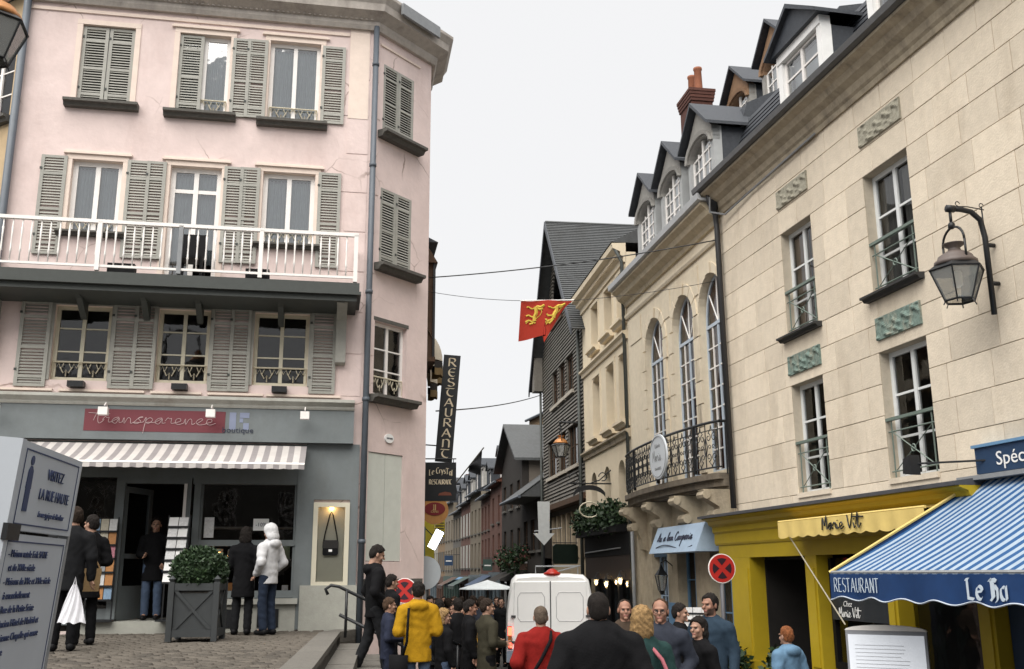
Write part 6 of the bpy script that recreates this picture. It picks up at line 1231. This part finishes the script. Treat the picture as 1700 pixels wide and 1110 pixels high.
# ================================================================ people: continuous surfaces grown from joints
def smin(a, b, k):
    h = np.clip(.5+.5*(b-a)/k, 0, 1); return b*(1-h)+a*h-k*h*(1-h)
class SDF:
    def __init__(s, lo, hi, h):
        s.h = h; s.lo = np.array(lo, float); n = np.ceil((np.array(hi)-s.lo)/h).astype(int)+1; s.n = n
        s.ax = [s.lo[i]+h*np.arange(n[i]) for i in range(3)]; s.S = np.full(n, .5)
    def _sl(s, lo, hi):
        a = np.maximum(np.floor((np.array(lo)-s.lo)/s.h).astype(int), 0); b = np.minimum(np.ceil((np.array(hi)-s.lo)/s.h).astype(int)+1, s.n)
        if np.any(b <= a): return None
        sl = tuple(slice(a[i], b[i]) for i in range(3)); g = np.meshgrid(*[s.ax[i][sl[i]] for i in range(3)], indexing='ij'); return sl, g
    def put(s, d, sl, k): s.S[sl] = smin(s.S[sl], d, k) if k else np.minimum(s.S[sl], d)
    def cap(s, a, b, ra, rb, k=.03, fy=1.):
        a, b = np.array(a, float), np.array(b, float); m = max(ra, rb)+.08; r = s._sl(np.minimum(a, b)-m, np.maximum(a, b)+m)
        if r is None: return s
        sl, (X, Y, Z) = r; d = b-a; px, py, pz = X-a[0], (Y-a[1]), Z-a[2]; L2 = d@d+1e-9
        t = np.clip((px*d[0]+py*d[1]+pz*d[2])/L2, 0, 1); qx, qy, qz = px-t*d[0], (py-t*d[1])/fy, pz-t*d[2]
        s.put(np.sqrt(qx*qx+qy*qy+qz*qz)-(ra+(rb-ra)*t), sl, k); return s
    def ell(s, c, r, k=.03):
        m = max(r)+.08; q = s._sl(np.array(c)-m, np.array(c)+m)
        if q is None: return s
        sl, (X, Y, Z) = q; x, y, z = X-c[0], Y-c[1], Z-c[2]
        k0 = np.sqrt((x/r[0])**2+(y/r[1])**2+(z/r[2])**2); k1 = np.sqrt((x/r[0]**2)**2+(y/r[1]**2)**2+(z/r[2]**2)**2)+1e-6
        s.put(k0*(k0-1)/k1, sl, k); return s
    def grids(s): return np.meshgrid(*s.ax, indexing='ij')
    def mesh(s):
        S = s.S; neg = S < 0; c = [neg[i:neg.shape[0]-1+i, j:neg.shape[1]-1+j, k:neg.shape[2]-1+k] for i in (0, 1) for j in (0, 1) for k in (0, 1)]
        sm = sum(x.astype(np.int8) for x in c); mask = (sm > 0) & (sm < 8); idx = np.argwhere(mask); N = len(idx)
        ids = -np.ones(mask.shape, int); ids[mask] = np.arange(N); acc = np.zeros((N, 3)); cnt = np.zeros(N)
        for a in ((0, 0, 0), (0, 0, 1), (0, 1, 0), (0, 1, 1), (1, 0, 0), (1, 0, 1), (1, 1, 0), (1, 1, 1)):
            for ax in range(3):
                if a[ax]: continue
                b = list(a); b[ax] = 1; va = S[tuple((idx+a).T)]; vb = S[tuple((idx+b).T)]; cr = (va < 0) != (vb < 0); t = np.where(cr, va/(va-vb+1e-12), 0)
                p = np.array(a, float)[None].repeat(N, 0); p[:, ax] += t; acc[cr] += p[cr]; cnt[cr] += 1
        V = s.lo+(idx+acc/np.maximum(cnt, 1)[:, None])*s.h; F = []
        for ax in range(3):
            o1, o2 = (ax+1) % 3, (ax+2) % 3
            n0 = [slice(None)]*3; n1 = [slice(None)]*3; n0[ax] = slice(0, -1); n1[ax] = slice(1, None); A, B = neg[tuple(n0)], neg[tuple(n1)]; e = np.argwhere(A != B)
            e = e[(e[:, o1] > 0) & (e[:, o2] > 0) & (e[:, o1] < s.n[o1]-1) & (e[:, o2] < s.n[o2]-1)]
            if not len(e): continue
            q = []
            for (d1, d2) in ((-1, -1), (0, -1), (0, 0), (-1, 0)):
                c_ = e.copy(); c_[:, o1] += d1; c_[:, o2] += d2; q.append(ids[tuple(c_.T)])
            q = np.stack(q, 1); fl = A[tuple(e.T)]; q[~fl] = q[~fl][:, ::-1]; F.append(q)
        return V, (np.concatenate(F) if F else np.zeros((0, 4), int))
def np_mesh(name, parts, mats):
    """parts = [(V, F, material index)]"""
    Vs, Fs, Ms, o = [], [], [], 0
    for V, F, m in parts: Vs.append(V); Fs.append(F+o); Ms.append(np.full(len(F), m)); o += len(V)
    V, F, Mi = np.concatenate(Vs), np.concatenate(Fs), np.concatenate(Ms); me = bpy.data.meshes.new(name)
    me.vertices.add(len(V)); me.vertices.foreach_set('co', V.ravel().astype(np.float32)); me.loops.add(4*len(F)); me.loops.foreach_set('vertex_index', F.ravel().astype(np.int32)); me.polygons.add(len(F)); me.polygons.foreach_set('loop_start', np.arange(0, 4*len(F), 4, dtype=np.int32))
    for m in mats: me.materials.append(m)
    me.polygons.foreach_set('material_index', Mi.astype(np.int32)); me.polygons.foreach_set('use_smooth', np.ones(len(F), bool)); me.update(); me.validate(); return me
SKIN = mat('skin', (.32, .185, .13), .6, .10, 25); SKIN2 = mat('ruddy_skin', (.27, .14, .095), .6, .10, 25); LIP = mat('lips', (.30, .11, .09), .5); EYE = mat('eye_dark', (.03, .025, .02), .3)
def hand_parts():
    s = SDF((-.06, -.05, -.21), (.07, .06, .04), .0065)
    s.ell((0, 0, -.06), (.042, .018, .055), .01); s.cap((0, 0, .03), (0, 0, -.03), .026, .028, .015)
    for i, (x, L) in enumerate(((-.030, .062), (-.010, .075), (.011, .070), (.030, .052))): s.cap((x, .0, -.095), (x*1.12, .016, -.10-L*.5), .0100, .0092, .006); s.cap((x*1.12, .016, -.10-L*.5), (x*1.15, .038, -.10-L*.86), .0092, .008, .004)
    s.cap((.030, .008, -.035), (.060, .022, -.07), .0125, .011, .008); s.cap((.060, .022, -.07), (.062, .034, -.10), .011, .009, .004); return s.mesh()
HAND = hand_parts()
def head_parts(jaw=1., beard=False):
    s = SDF((-.12, -.14, -.24), (.12, .16, .16), .0075)
    s.ell((0, -.012, .035), (.077, .094, .088), .02); s.ell((0, .022, -.045), (.056*jaw, .066, .066), .03); s.cap((0, -.02, -.06), (0, -.03, -.22), .054, .060, .03)
    s.cap((0, .083, .012), (0, .108, -.022), .009, .014, .014); s.ell((0, .082, .028), (.055, .016, .012), .015); s.ell((0, .082, -.092), (.024, .018, .02), .015); s.ell((0, .083, -.060), (.026, .012, .010), .008)
    for x in (-1, 1): s.ell((x*.079, -.012, -.005), (.011, .022, .034), .008); s.ell((x*.040, .062, -.025), (.026, .02, .022), .02)
    V, F = s.mesh(); m = np.zeros(len(F), int); C = V[F].mean(1)
    lip = (np.abs(C[:, 0]) < .026) & (np.abs(C[:, 2]+.060) < .008) & (C[:, 1] > .08); eye = (np.abs(np.abs(C[:, 0])-.031) < .013) & (np.abs(C[:, 2]-.006) < .0075) & (C[:, 1] > .055)
    m[lip] = 1; m[eye] = 2
    if beard: m[(C[:, 2] < -.044-.25*np.maximum(C[:, 1]-.06, 0)*0+.35*np.maximum(.05-C[:, 1], 0)) & (C[:, 2] > -.12) & (C[:, 1] > -.0) & ~lip & ~((np.abs(C[:, 0]) < .03) & (C[:, 2] > -.05))] = 3
    return V, F, m
HEADS = {b: head_parts(1., b) for b in (False, True)}
def hair_parts(style):
    s = SDF((-.16, -.2, -.36), (.16, .16, .17), .010)
    G = None
    if style in ('short', 'crop'): 
        g = .004 if style == 'crop' else .010; s.ell((0, -.014, .04), (.078+g, .096+g, .09+g*1.3), .01); s.ell((0, -.05, -.02), (.068+g*.5, .055, .065), .03)
        X, Y, Z = s.grids(); s.S = np.maximum(s.S, (Y-(.040+.85*(Z-.05)+.010*np.sin(X*75+1)+.006*np.sin(X*160)))*.7); s.S = np.maximum(s.S, -.07-Z+.008*np.sin(X*90))
    elif style == 'balding':
        s.ell((0, -.016, .036), (.084, .100, .094), .01); s.ell((0, -.05, -.02), (.070, .055, .06), .03); X, Y, Z = s.grids(); s.S = np.maximum(s.S, (Y-(.012+.25*(Z-.045)))*.7); s.S = np.maximum(s.S, -.07-Z)
    elif style == 'bob':
        s.ell((0, -.018, .045), (.098, .112, .105), .01); s.ell((0, -.045, -.06), (.105, .085, .12), .04); X, Y, Z = s.grids(); s.S = np.maximum(s.S, (Y-(.042+.8*np.maximum(Z-.05, -.06)))*.7); s.S = np.maximum(s.S, -.16-Z)
    elif style == 'long':
        s.ell((0, -.018, .045), (.095, .110, .100), .01); s.cap((0, -.055, -.02), (0, -.085, -.28), .092, .07, .04, 1.); s.cap((.07, 0, 0), (.075, -.01, -.2), .03, .025, .03); s.cap((-.07, 0, 0), (-.075, -.01, -.2), .03, .025, .03); X, Y, Z = s.grids(); s.S = np.maximum(s.S, (Y-(.04+.8*np.maximum(Z-.05, -.12)))*.7)
    elif style == 'hood':
        s.ell((0, -.02, .03), (.115, .125, .125), .01); s.ell((0, -.04, -.09), (.12, .11, .10), .05); X, Y, Z = s.grids(); s.S = np.maximum(s.S, (Y-(.045+.5*np.maximum(Z-.03, -.2)))*.7)
    X, Y, Z = s.grids(); s.S = s.S+(.0035 if style in ('hood', 'crop') else .0085)*np.sin(X*62+Z*35+3*np.sin(Y*40+Z*21))*np.sin(Z*48+Y*55+2*np.sin(X*45)); return s.mesh()
HAIRS = {}
ARMS = {'down': ((.245, -.03, 1.13), (.255, .05, .89)), 'pocket': ((.275, -.07, 1.14), (.185, .10, .96)), 'bent': ((.255, -.04, 1.12), (.13, .22, 1.10)), 'up': ((.27, .06, 1.18), (.10, .22, 1.36)), 'carry': ((.25, -.02, 1.13), (.25, .06, .87)), 'point': ((.28, .14, 1.24), (.33, .40, 1.16)), 'back': ((.24, -.10, 1.14), (.25, -.06, .92))}
def person(label, x, y, zf, face, h=1.72, top=None, hem=.80, bottom=None, hair='short', hairm=None, arms=('down', 'down'), turn=0, stride=0., build=1., skin=None, shoes=None, beard=False, collar=True, nod=0, puff=.0, extras=None, trouser=True, cat='person'):
    s = h/1.75; rt = thing('person', label, cat, (x, y, zf), R(face), 'people in the street'); skin = skin or SKIN; shoes = shoes or BLACKP
    w = build; sh = .185*w; arm = []
    for sd, a in ((1, arms[0]), (-1, arms[1])):
        e, wr = ARMS[a] if isinstance(a, str) else a
        arm.append(((sd*sh, 0, 1.375), (sd*(e[0]-.19+sh), e[1], e[2]), (sd*(wr[0]-.19+sh) if wr[0] > .2 else sd*wr[0]*w, wr[1], wr[2])))
    legs = []
    for sd in (1, -1):
        f = stride*sd; legs.append(((sd*.092, 0, .90), (sd*.10, f*.45+.02, .49+(.02 if f < 0 else 0)), (sd*.105, f*.9-.03 if f >= 0 else f*1.0-.05, .085+(.05*abs(f)/.2 if f < 0 else 0))))
    # body: one continuous surface
    b = SDF((-.5, -.4, 0), (.5, .6, 1.56), .017)
    b.cap((0, 0, .95), (0, 0, 1.05), .135*w, .125*w, .03, .72); b.cap((0, 0, 1.05), (0, 0, 1.33), .13*w, .15*w, .05, .68); [b.cap((0, -.01, 1.44), (sd*sh*.8, 0, 1.365), .055, .055, .05) for sd in (-1, 1)]; b.cap((0, -.01, 1.42), (0, 0, 1.55), .062, .055, .03)
    for a, e, q in arm: b.cap(a, e, .052, .042, .03); b.cap(e, q, .042, .030, .02)
    for a, e, q in legs: b.cap(a, e, .085*w, .058, .04); b.cap(e, q, .056, .038, .02); b.cap(q, (q[0], q[1]+.12, .045), .042, .034, .02)
    V, F = b.mesh(); hv, hf, hm = HEADS[beard]; M = Matrix.Translation((0, .015, 1.625)) @ Matrix.Rotation(R(turn), 4, 'Z') @ Matrix.Rotation(R(-nod), 4, 'X'); Mn = np.array(M); hv2 = hv@Mn[:3, :3].T+Mn[:3, 3]
    parts = [(V, F, 0)]+[(hv2, hf[hm == k], k) for k in range(4) if (hm == k).any()]
    for i, (a, e, q) in enumerate(arm):
        d = Vector(q)-Vector(e); mt_ = d.to_track_quat('-Z', 'Y').to_matrix().to_4x4(); mt_ = Matrix.Translation(Vector(q)-d.normalized()*.012) @ mt_ @ Matrix.Rotation(R(-70 if i == 0 else 70), 4, 'Z')
        if i == 1: mt_ = mt_ @ Matrix.Scale(-1, 4, (1, 0, 0))
        mn = np.array(mt_); parts.append((HAND[0]@mn[:3, :3].T+mn[:3, 3], HAND[1][:, ::-1] if i else HAND[1], 0))
    put('body', np_mesh('body', [(v*s, f, m) for v, f, m in parts], [skin, LIP, EYE, mat('stubble', (.085, .05, .036), .8)]), rt)
    # upper garment
    c = SDF((-.55, -.4, max(hem-.08, .05)), (.55, .6, 1.60), .0145); g = .022+puff
    c.cap((0, 0, hem-.1), (0, 0, 1.02), .155*w+g+(.025 if hem < .7 else 0), .135*w+g, .04, .76); c.cap((0, 0, 1.0), (0, 0, 1.33), .135*w+g, .155*w+g, .05, .72); [c.cap((0, -.012, 1.455), (sd*sh*.86, -.004, 1.365), .058+g*.5, .060+g*.6, .05) for sd in (-1, 1)]
    for a, e, q in arm: ev, qv = Vector(e), Vector(q); c.cap(a, e, .058+g, .050+g*.9, .04); c.cap(e, tuple(ev+(qv-ev)*.97), .050+g*.9, .040+g*.6, .02)
    if collar: c.cap((-.055, -.03, 1.475), (.055, -.03, 1.475), .045, .045, .03); c.cap((-.06, .03, 1.455), (-.02, -.05, 1.49), .03, .03, .02); c.cap((.06, .03, 1.455), (.02, -.05, 1.49), .03, .03, .02)
    if collar == 'hood': c.ell((0, -.115, 1.44), (.13, .065, .075), .03)
    X, Y, Z = c.grids(); ph = (x*7.3+y*3.1) % 6
    wv = Z+.28*np.abs(X)+.03*np.sin(11*X+7*Y+ph); c.S = c.S+.0042*np.sin(34*wv+3*np.sin(6*X+4*Y+9*Z+ph))*np.sin(7*X-5*Z+6*Y+ph)+.0028*np.sin(57*X-21*Z+30*Y+2*np.sin(19*Z+ph))*np.sin(13*Z+9*Y+ph*1.7)
    c.S = np.maximum(c.S, hem-Z); c.S = np.maximum(c.S, .016-np.sqrt((X)**2+(Y-.01)**2+(np.minimum(Z-1.53, 0)*.0)**2)*1.0+.045-.0*Z) if False else np.maximum(c.S, np.where(Z > 1.47, .058-np.sqrt(X**2+(Y-.005)**2), -1))
    V, F = c.mesh(); jk = put('jacket', np_mesh('jacket', [(V*s, F, 0)], [top]), rt)
    # trousers
    t = SDF((-.4, -.5, .03), (.4, .55, 1.06), .0155)
    t.cap((-.05, 0, .93), (.05, 0, .93), .105*w, .105*w, .05, .85)
    for a, e, q in legs: t.cap(a, e, .090*w, .070, .04); t.cap(e, (q[0], q[1], .10), .074, .066, .02)
    X, Y, Z = t.grids(); t.S = t.S+.004*np.sin(Z*60+X*25+ph)*np.sin(X*40+Y*30+Z*9); t.S = np.maximum(t.S, Z-1.03); t.S = np.maximum(t.S, .07-Z)
    V, F = t.mesh(); put('trousers', np_mesh('trousers', [(V*s, F, 0)], [bottom or INK]), rt)
    for a, e, q in legs:
        z0 = max(q[2]-.085, 0); f = SDF((q[0]-.08, q[1]-.1, z0-.01), (q[0]+.08, q[1]+.25, z0+.16), .012); f.cap((q[0], q[1]-.03, z0+.05), (q[0], q[1]+.13, z0+.04), .052, .044, .02); f.cap((q[0], q[1], z0+.05), (q[0], q[1], z0+.12), .05, .05, .02); X, Y, Z = f.grids(); f.S = np.maximum(f.S, z0+.002-Z); V, F = f.mesh(); put('shoe', np_mesh('shoe', [(V*s, F, 0)], [shoes]), rt)
    if hair:
        if hair not in HAIRS: HAIRS[hair] = hair_parts(hair)
        V, F = HAIRS[hair]; put('hair' if hair != 'hood' else 'hood', np_mesh('hair', [((V@Mn[:3, :3].T+Mn[:3, 3])*s, F, 0)], [hairm]), rt)
    rt['arm_r'] = 0; del rt['arm_r']
    return rt, s, arm
def hr(n, c): return mat(n, c, .75, .6, 45, .6, spec=.2)
HB = hr('black_hair', (.012, .009, .0075)); HD = hr('dark_brown_hair', (.024, .015, .010)); HBR = hr('brown_hair', (.06, .034, .02)); HBL = hr('blonde_hair', (.27, .17, .075)); HG = hr('grey_brown_hair', (.10, .075, .055)); HR = hr('ginger_hair', (.20, .07, .025))
def cl(n, c, r=.9): return mat('cloth_'+n, c, r, .22, 14, .2, spec=.15)
CBLK = cl('black', (.005, .005, .006)); CCHAR = cl('charcoal', (.011, .0115, .013)); CJEAN = cl('denim', (.06, .085, .135)); CJEAND = cl('dark_denim', (.018, .026, .045)); CYEL = cl('yellow', (.34, .185, .008)); CRED = cl('red', (.18, .010, .008)); CWHT = cl('white', (.52, .52, .53)); COLV = cl('olive', (.035, .032, .021)); CTEAL = cl('teal', (.016, .04, .038)); CNAVG = cl('navy_grey', (.026, .03, .042)); CBLU = cl('blue', (.022, .038, .058)); CLBL = cl('light_blue', (.10, .18, .27)); CTRK = cl('navy_track', (.018, .022, .04)); CTAN = cl('tan', (.24, .16, .08)); CPINK = cl('pink', (.34, .11, .13)); CBRN = cl('brown', (.05, .035, .025))
def bag(rt, kind, m, pts, s=1., strap_r=.012):
    pass
def place(px, Y, py_head, h, zg=None):
    """stand a figure of height h on the ground of the place at depth Y"""
    X = (px-850)/1650*(Y*math.cos(R(13.46))+(.0)*math.sin(R(13.46))); return X, Y, (street_z(Y) if zg is None else zg)
CAMB = 90   # facing values are degrees of local +y measured from world +y (counter-clockwise); 180 faces the camera
# --- on the terrace
def P(label, px, Y, h, face, zg=None, **k):
    X, Y_, z = place(px, Y, 0, h, zg); return person(label, X, Y_, z, face, h, **k)
TG = TZ+.005
a = P('man in charcoal jacket turning his head, carrying a white plastic bag by the information board', 112, 13.1, 1.78, 15, TG, top=CCHAR, hem=.72, bottom=CBLK, hair='short', hairm=HD, arms=('carry', 'down'), turn=60, build=1.08)
P('man in dark coat half hidden behind the man with the plastic bag', 143, 14.2, 1.74, 40, TG, top=CBLK, hem=.62, bottom=CBLK, hairm=HB, turn=30, arms=('bent', 'down'))
P('shopper in black hat and black coat with jeans in the boutique doorway', 252, 17.25, 1.68, 190, .955, top=CBLK, hem=.66, bottom=CJEAN, hair='bob', hairm=HB, arms=('bent', 'pocket'))
P('shopper in black coat looking into the boutique window', 403, 16.35, 1.66, 5, TG, top=CBLK, hem=.60, bottom=CCHAR, hair='bob', hairm=HB, arms=('bent', 'bent'))
P('shopper in white hooded jacket looking into the boutique window', 444, 16.25, 1.70, 62, TG, top=CWHT, hem=.80, bottom=CJEAND, hair='hood', hairm=CWHT, arms=('pocket', 'pocket'), puff=.004, nod=12, collar='hood')
# --- on the steps and in the street
P('tall man in black jacket walking down the steps by the pink wall', 622, 14.6, 1.82, -70, .26, top=CBLK, hem=.80, bottom=CCHAR, hairm=HB, arms=('pocket', 'pocket'), stride=.2, build=1.05, nod=18, collar='hood')
P('person in black with short dark hair behind the tall man on the steps', 648, 15.6, 1.62, -60, .05, top=CBLK, hem=.8, bottom=CBLK, hairm=HB)
by = P('boy in dark tracksuit with white sleeve stripe on the steps', 645, 13.9, 1.42, -75, -.05, top=CTRK, hem=.78, bottom=CTRK, hair='short', hairm=HBR, arms=('bent', 'down'))
P('person in bright yellow jacket and jeans seen from behind', 693, 13.4, 1.68, 10, -.10, top=CYEL, hem=.72, bottom=CJEAN, hair='short', hairm=HB, arms=('bent', 'bent'), puff=.012, build=1.05, collar='hood')
P('fair-haired girl in long black coat beside the yellow jacket', 735, 15.2, 1.58, -60, None, top=CBLK, hem=.45, bottom=CJEAN, hair='bob', hairm=HBL, turn=-20)
P('long-haired woman with yellow top facing the camera in the crowd', 766, 18.2, 1.64, 185, None, top=cl('amber', (.42, .22, .03)), hem=.8, bottom=CCHAR, hair='long', hairm=HB, arms=('bent', 'down'))
P('man in black coat facing right beside the woman in yellow top', 778, 16.2, 1.70, -80, None, top=CBLK, hem=.62, bottom=CBLK, hairm=HB, skin=SKIN2)
P('man in long olive coat reaching towards the van', 806, 15.4, 1.72, -60, None, top=COLV, hem=.5, bottom=CBLK, hairm=HD, arms=('bent', ((.30, .10, 1.2), (.33, .38, 1.12))), turn=-15, build=1.05)
P('woman in red jacket with diagonal black strap behind the van', 895, 11.3, 1.66, 5, None, top=CRED, hem=.66, bottom=CBLK, hair='crop', hairm=HG, arms=('pocket', 'pocket'), puff=.012, build=1.08)
P('broad man in black coat seen from behind, largest in the crowd', 990, 7.9, 1.80, 0, None, top=CBLK, hem=.55, bottom=CBLK, hair='crop', hairm=HB, arms=('pocket', 'pocket'), build=1.28, puff=.02)
P('balding man facing the camera between the black coat and the blonde woman', 1033, 12.5, 1.72, 182, None, top=CBRN, hem=.7, bottom=CBLK, hair='balding', hairm=HD, skin=SKIN2)
bw = P('blonde woman in dark teal jacket with pink bag on a strap', 1062, 8.9, 1.68, 12, None, top=CTEAL, hem=.66, bottom=CBLK, hair='bob', hairm=HBL, turn=-20, arms=('down', 'bent'))
P('man with glasses in navy grey jacket facing the camera', 1092, 10.6, 1.74, 165, None, top=CNAVG, hem=.66, bottom=CCHAR, hair='balding', hairm=HBR, skin=SKIN2, arms=('pocket', 'pocket'), build=1.12)
P('dark-haired person looking right behind the navy grey jacket', 1123, 13.2, 1.66, -110, None, top=CBLK, hem=.7, bottom=CBLK, hair='short', hairm=HB)
P('dark-haired woman in black looking left beside the denim jacket', 1154, 11.0, 1.54, 120, None, top=CBLK, hem=.66, bottom=CBLK, hair='bob', hairm=HB, turn=10)
P('bearded man in blue denim jacket looking over his shoulder', 1174, 12.2, 1.78, 150, None, top=CBLU, hem=.78, bottom=CJEAND, hair='short', hairm=HB, beard=True, turn=-20, skin=SKIN2, build=1.08)
P('ginger-haired child in light blue jacket walking past the yellow shop', 1297, 11.6, 1.42, 30, None, top=CLBL, hem=.72, bottom=CJEAND, hair='short', hairm=HR, arms=('bent', 'down'), puff=.012, collar='hood')
far = [(722, 26, 1.68, CBLK, HB, 150), (742, 22.5, 1.70, CCHAR, HD, 10), (752, 29, 1.72, CBRN, HBR, 170), (790, 27, 1.66, CNAVG, HB, 0), (822, 31, 1.7, CBLK, HD, 180), (712, 20.6, 1.75, CBLK, HB, 190), (765, 35, 1.7, CTAN, HD, 20), (735, 38, 1.7, CBLK, HB, 175), (728, 17.6, 1.70, CCHAR, HB, 20), (752, 19.6, 1.62, CBRN, HB, 160), (798, 20.2, 1.74, CNAVG, HD, -30), (716, 23.5, 1.7, COLV, HBR, 200), (758, 17.0, 1.72, CBLK, HB, 30), (745, 24.5, 1.66, CNAVG, HB, 190), (783, 23.6, 1.75, CBLK, HD, 0), (830, 26.5, 1.7, CCHAR, HB, 170)]
FL = ['walker in black by the teal front far down the street', 'walker in charcoal seen from behind in the middle of the crowd', 'walker in brown coming up the street', 'walker in navy grey going away down the street', 'person in black beside the white parasol', 'person in black by the wall just past the pink corner', 'walker in tan coat far down the street', 'small dark walker farthest down the street', 'charcoal-clad walker just behind the fair-haired girl', 'dark-haired person in brown behind the woman in yellow top', 'man in navy grey behind the olive coat', 'walker in olive jacket by the left street wall', 'tall black-clad walker between the fair-haired girl and the woman in yellow top', 'walker in navy grey coming up the left side of the street', 'tall walker in black going away behind the crowd', 'walker in charcoal close to the left side of the van']
for i, (px, Y, h, m, hm_, f) in enumerate(far): P(FL[i], px, Y, h, f, None, top=m, hem=.66, bottom=CBLK, hairm=hm_, arms=('down', 'pocket'))
# --- things carried or worn
def carried(name, label, cat, mb, m, loc, rot=0): o = thing(name, label, cat, loc, rot); mb.build('bag_body', m, o, smooth=False); return o
X, Y, _ = place(124, 12.75, 0, 0)
o = thing('plastic_bag', 'crumpled white plastic carrier bag held by the man beside the information board', 'bag', (X, Y, TZ+.36), R(8))
b = MB(); b.grid(lambda a, c: (lambda w_: (w_*(-.5+a), -.07*math.sin(a*math.pi)*(.3+c*.7)+.012*math.sin(a*23+c*9), .46-.46*c+.012*math.sin(a*17)))(.05+.29*c**.8), 18, 12); b.grid(lambda a, c: (lambda w_: (w_*(-.5+a), .07*math.sin(a*math.pi)*(.3+c*.7), .46-.46*c))(.05+.29*c**.8), 18, 12); b.build('bag_body', mat('white_plastic', (.68, .68, .72), .35, .08, 20), o, smooth=True); MB().tube([(-.02, 0, .44), (0, 0, .55), (.02, 0, .44)], .008, 4).build('handle', MATS['white_plastic'], o)
X, Y, _ = place(146, 13.7, 0, 0); o = thing('tan_bag', 'tan shoulder bag hanging beside the man in the dark coat', 'bag', (X, Y, TZ+.72), R(30)); MB().prism([(-.13, 0), (.13, 0), (.15, .3), (-.15, .3)], -.05, .05).build('bag_body', CTAN, o); MB().tube([(-.13, 0, .3), (0, 0, .55), (.13, 0, .3)], .01, 4).build('strap', CTAN, o)
def strap(parent_label, pts, m, r=.014, name='shoulder_strap', label='', loc=(0, 0, 0)):
    pass
def onp(label, name, mb, m):   # worn things are children of the wearer
    for o in bpy.data.objects:
        if o.get('label') == label and o.get('category') == 'person': return mb.build(name, m, o, smooth=True)
yl = 'person in bright yellow jacket and jeans seen from behind'; onp(yl, 'shoulder_strap', MB().tube([(-.13, -.15, 1.36), (-.14, -.175, 1.2), (-.15, -.18, .95), (-.2, -.1, .75)], .018, 5), CBLK); onp(yl, 'shoulder_bag', MB().prism([(-.36, .42), (-.14, .42), (-.13, .78), (-.36, .78)], -.16, .02), CBLK)
rl = 'woman in red jacket with diagonal black strap behind the van'; onp(rl, 'shoulder_strap', MB().tube([(.10, -.06, 1.40), (.09, -.15, 1.32), (-.02, -.185, 1.12), (-.15, -.17, .92), (-.2, -.08, .84)], .02, 5), CBLK); onp(rl, 'handbag', MB().prism([(.2, .70), (.34, .70), (.34, .86), (.2, .86)], -.02, .10), CBLK)
gl_ = 'man with glasses in navy grey jacket facing the camera'; g = MB()
for s_ in (-1, 1): g.tube([(s_*.034+.021*math.cos(k*.628), .112, 1.617+.017*math.sin(k*.628)) for k in range(10)], .003, 4, close=True)
g.tube([(-.013, .114, 1.62), (.013, .114, 1.62)], .003, 4); onp(gl_, 'glasses', g, IRON)
bl = 'blonde woman in dark teal jacket with pink bag on a strap'; onp(bl, 'bag_strap', MB().tube([(.03, -.06, 1.38), (.10, -.175, 1.26), (.17, -.20, 1.08), (.21, -.19, .96)], .018, 5), CPINK)
b = MB(); b.lathe([(.02, .34), (.06, .28), (.12, .16), (.14, .06), (.11, 0), (.03, -.02)], (.22, -.17, .66), 12, sy=.6); onp(bl, 'pink_bag', b, CPINK)
tl2 = 'boy in dark tracksuit with white sleeve stripe on the steps'
onp(tl2, 'sleeve_stripe', MB().tube([(.205*.81, .02, 1.37*.81), (.305*.81, -.02, 1.20*.81), (.32*.81, .0, 1.0*.81)], .022, 5) if False else MB().tube([(-.20*.81, .0, 1.42*.81), (-.29*.81, -.02, 1.28*.81), (-.315*.81, -.02, 1.13*.81), (-.32*.81, .03, .95*.81)], .020, 5), PAPER)
sb_ = thing('plastic_bag', 'pale carrier bag low in the crowd beside the olive coat', 'bag', (place(808, 14.9, 0, 0)[0], 14.9, street_z(15)+.12), 0); MB().prism([(-.16, 0), (.16, 0), (.13, .32), (-.13, .32)], -.06, .06).build('bag_body', MATS['white_plastic'], sb_); MB().tube([(-.06, 0, .32), (0, 0, .46), (.06, 0, .32)], .008, 4).build('handle', MATS['white_plastic'], sb_)
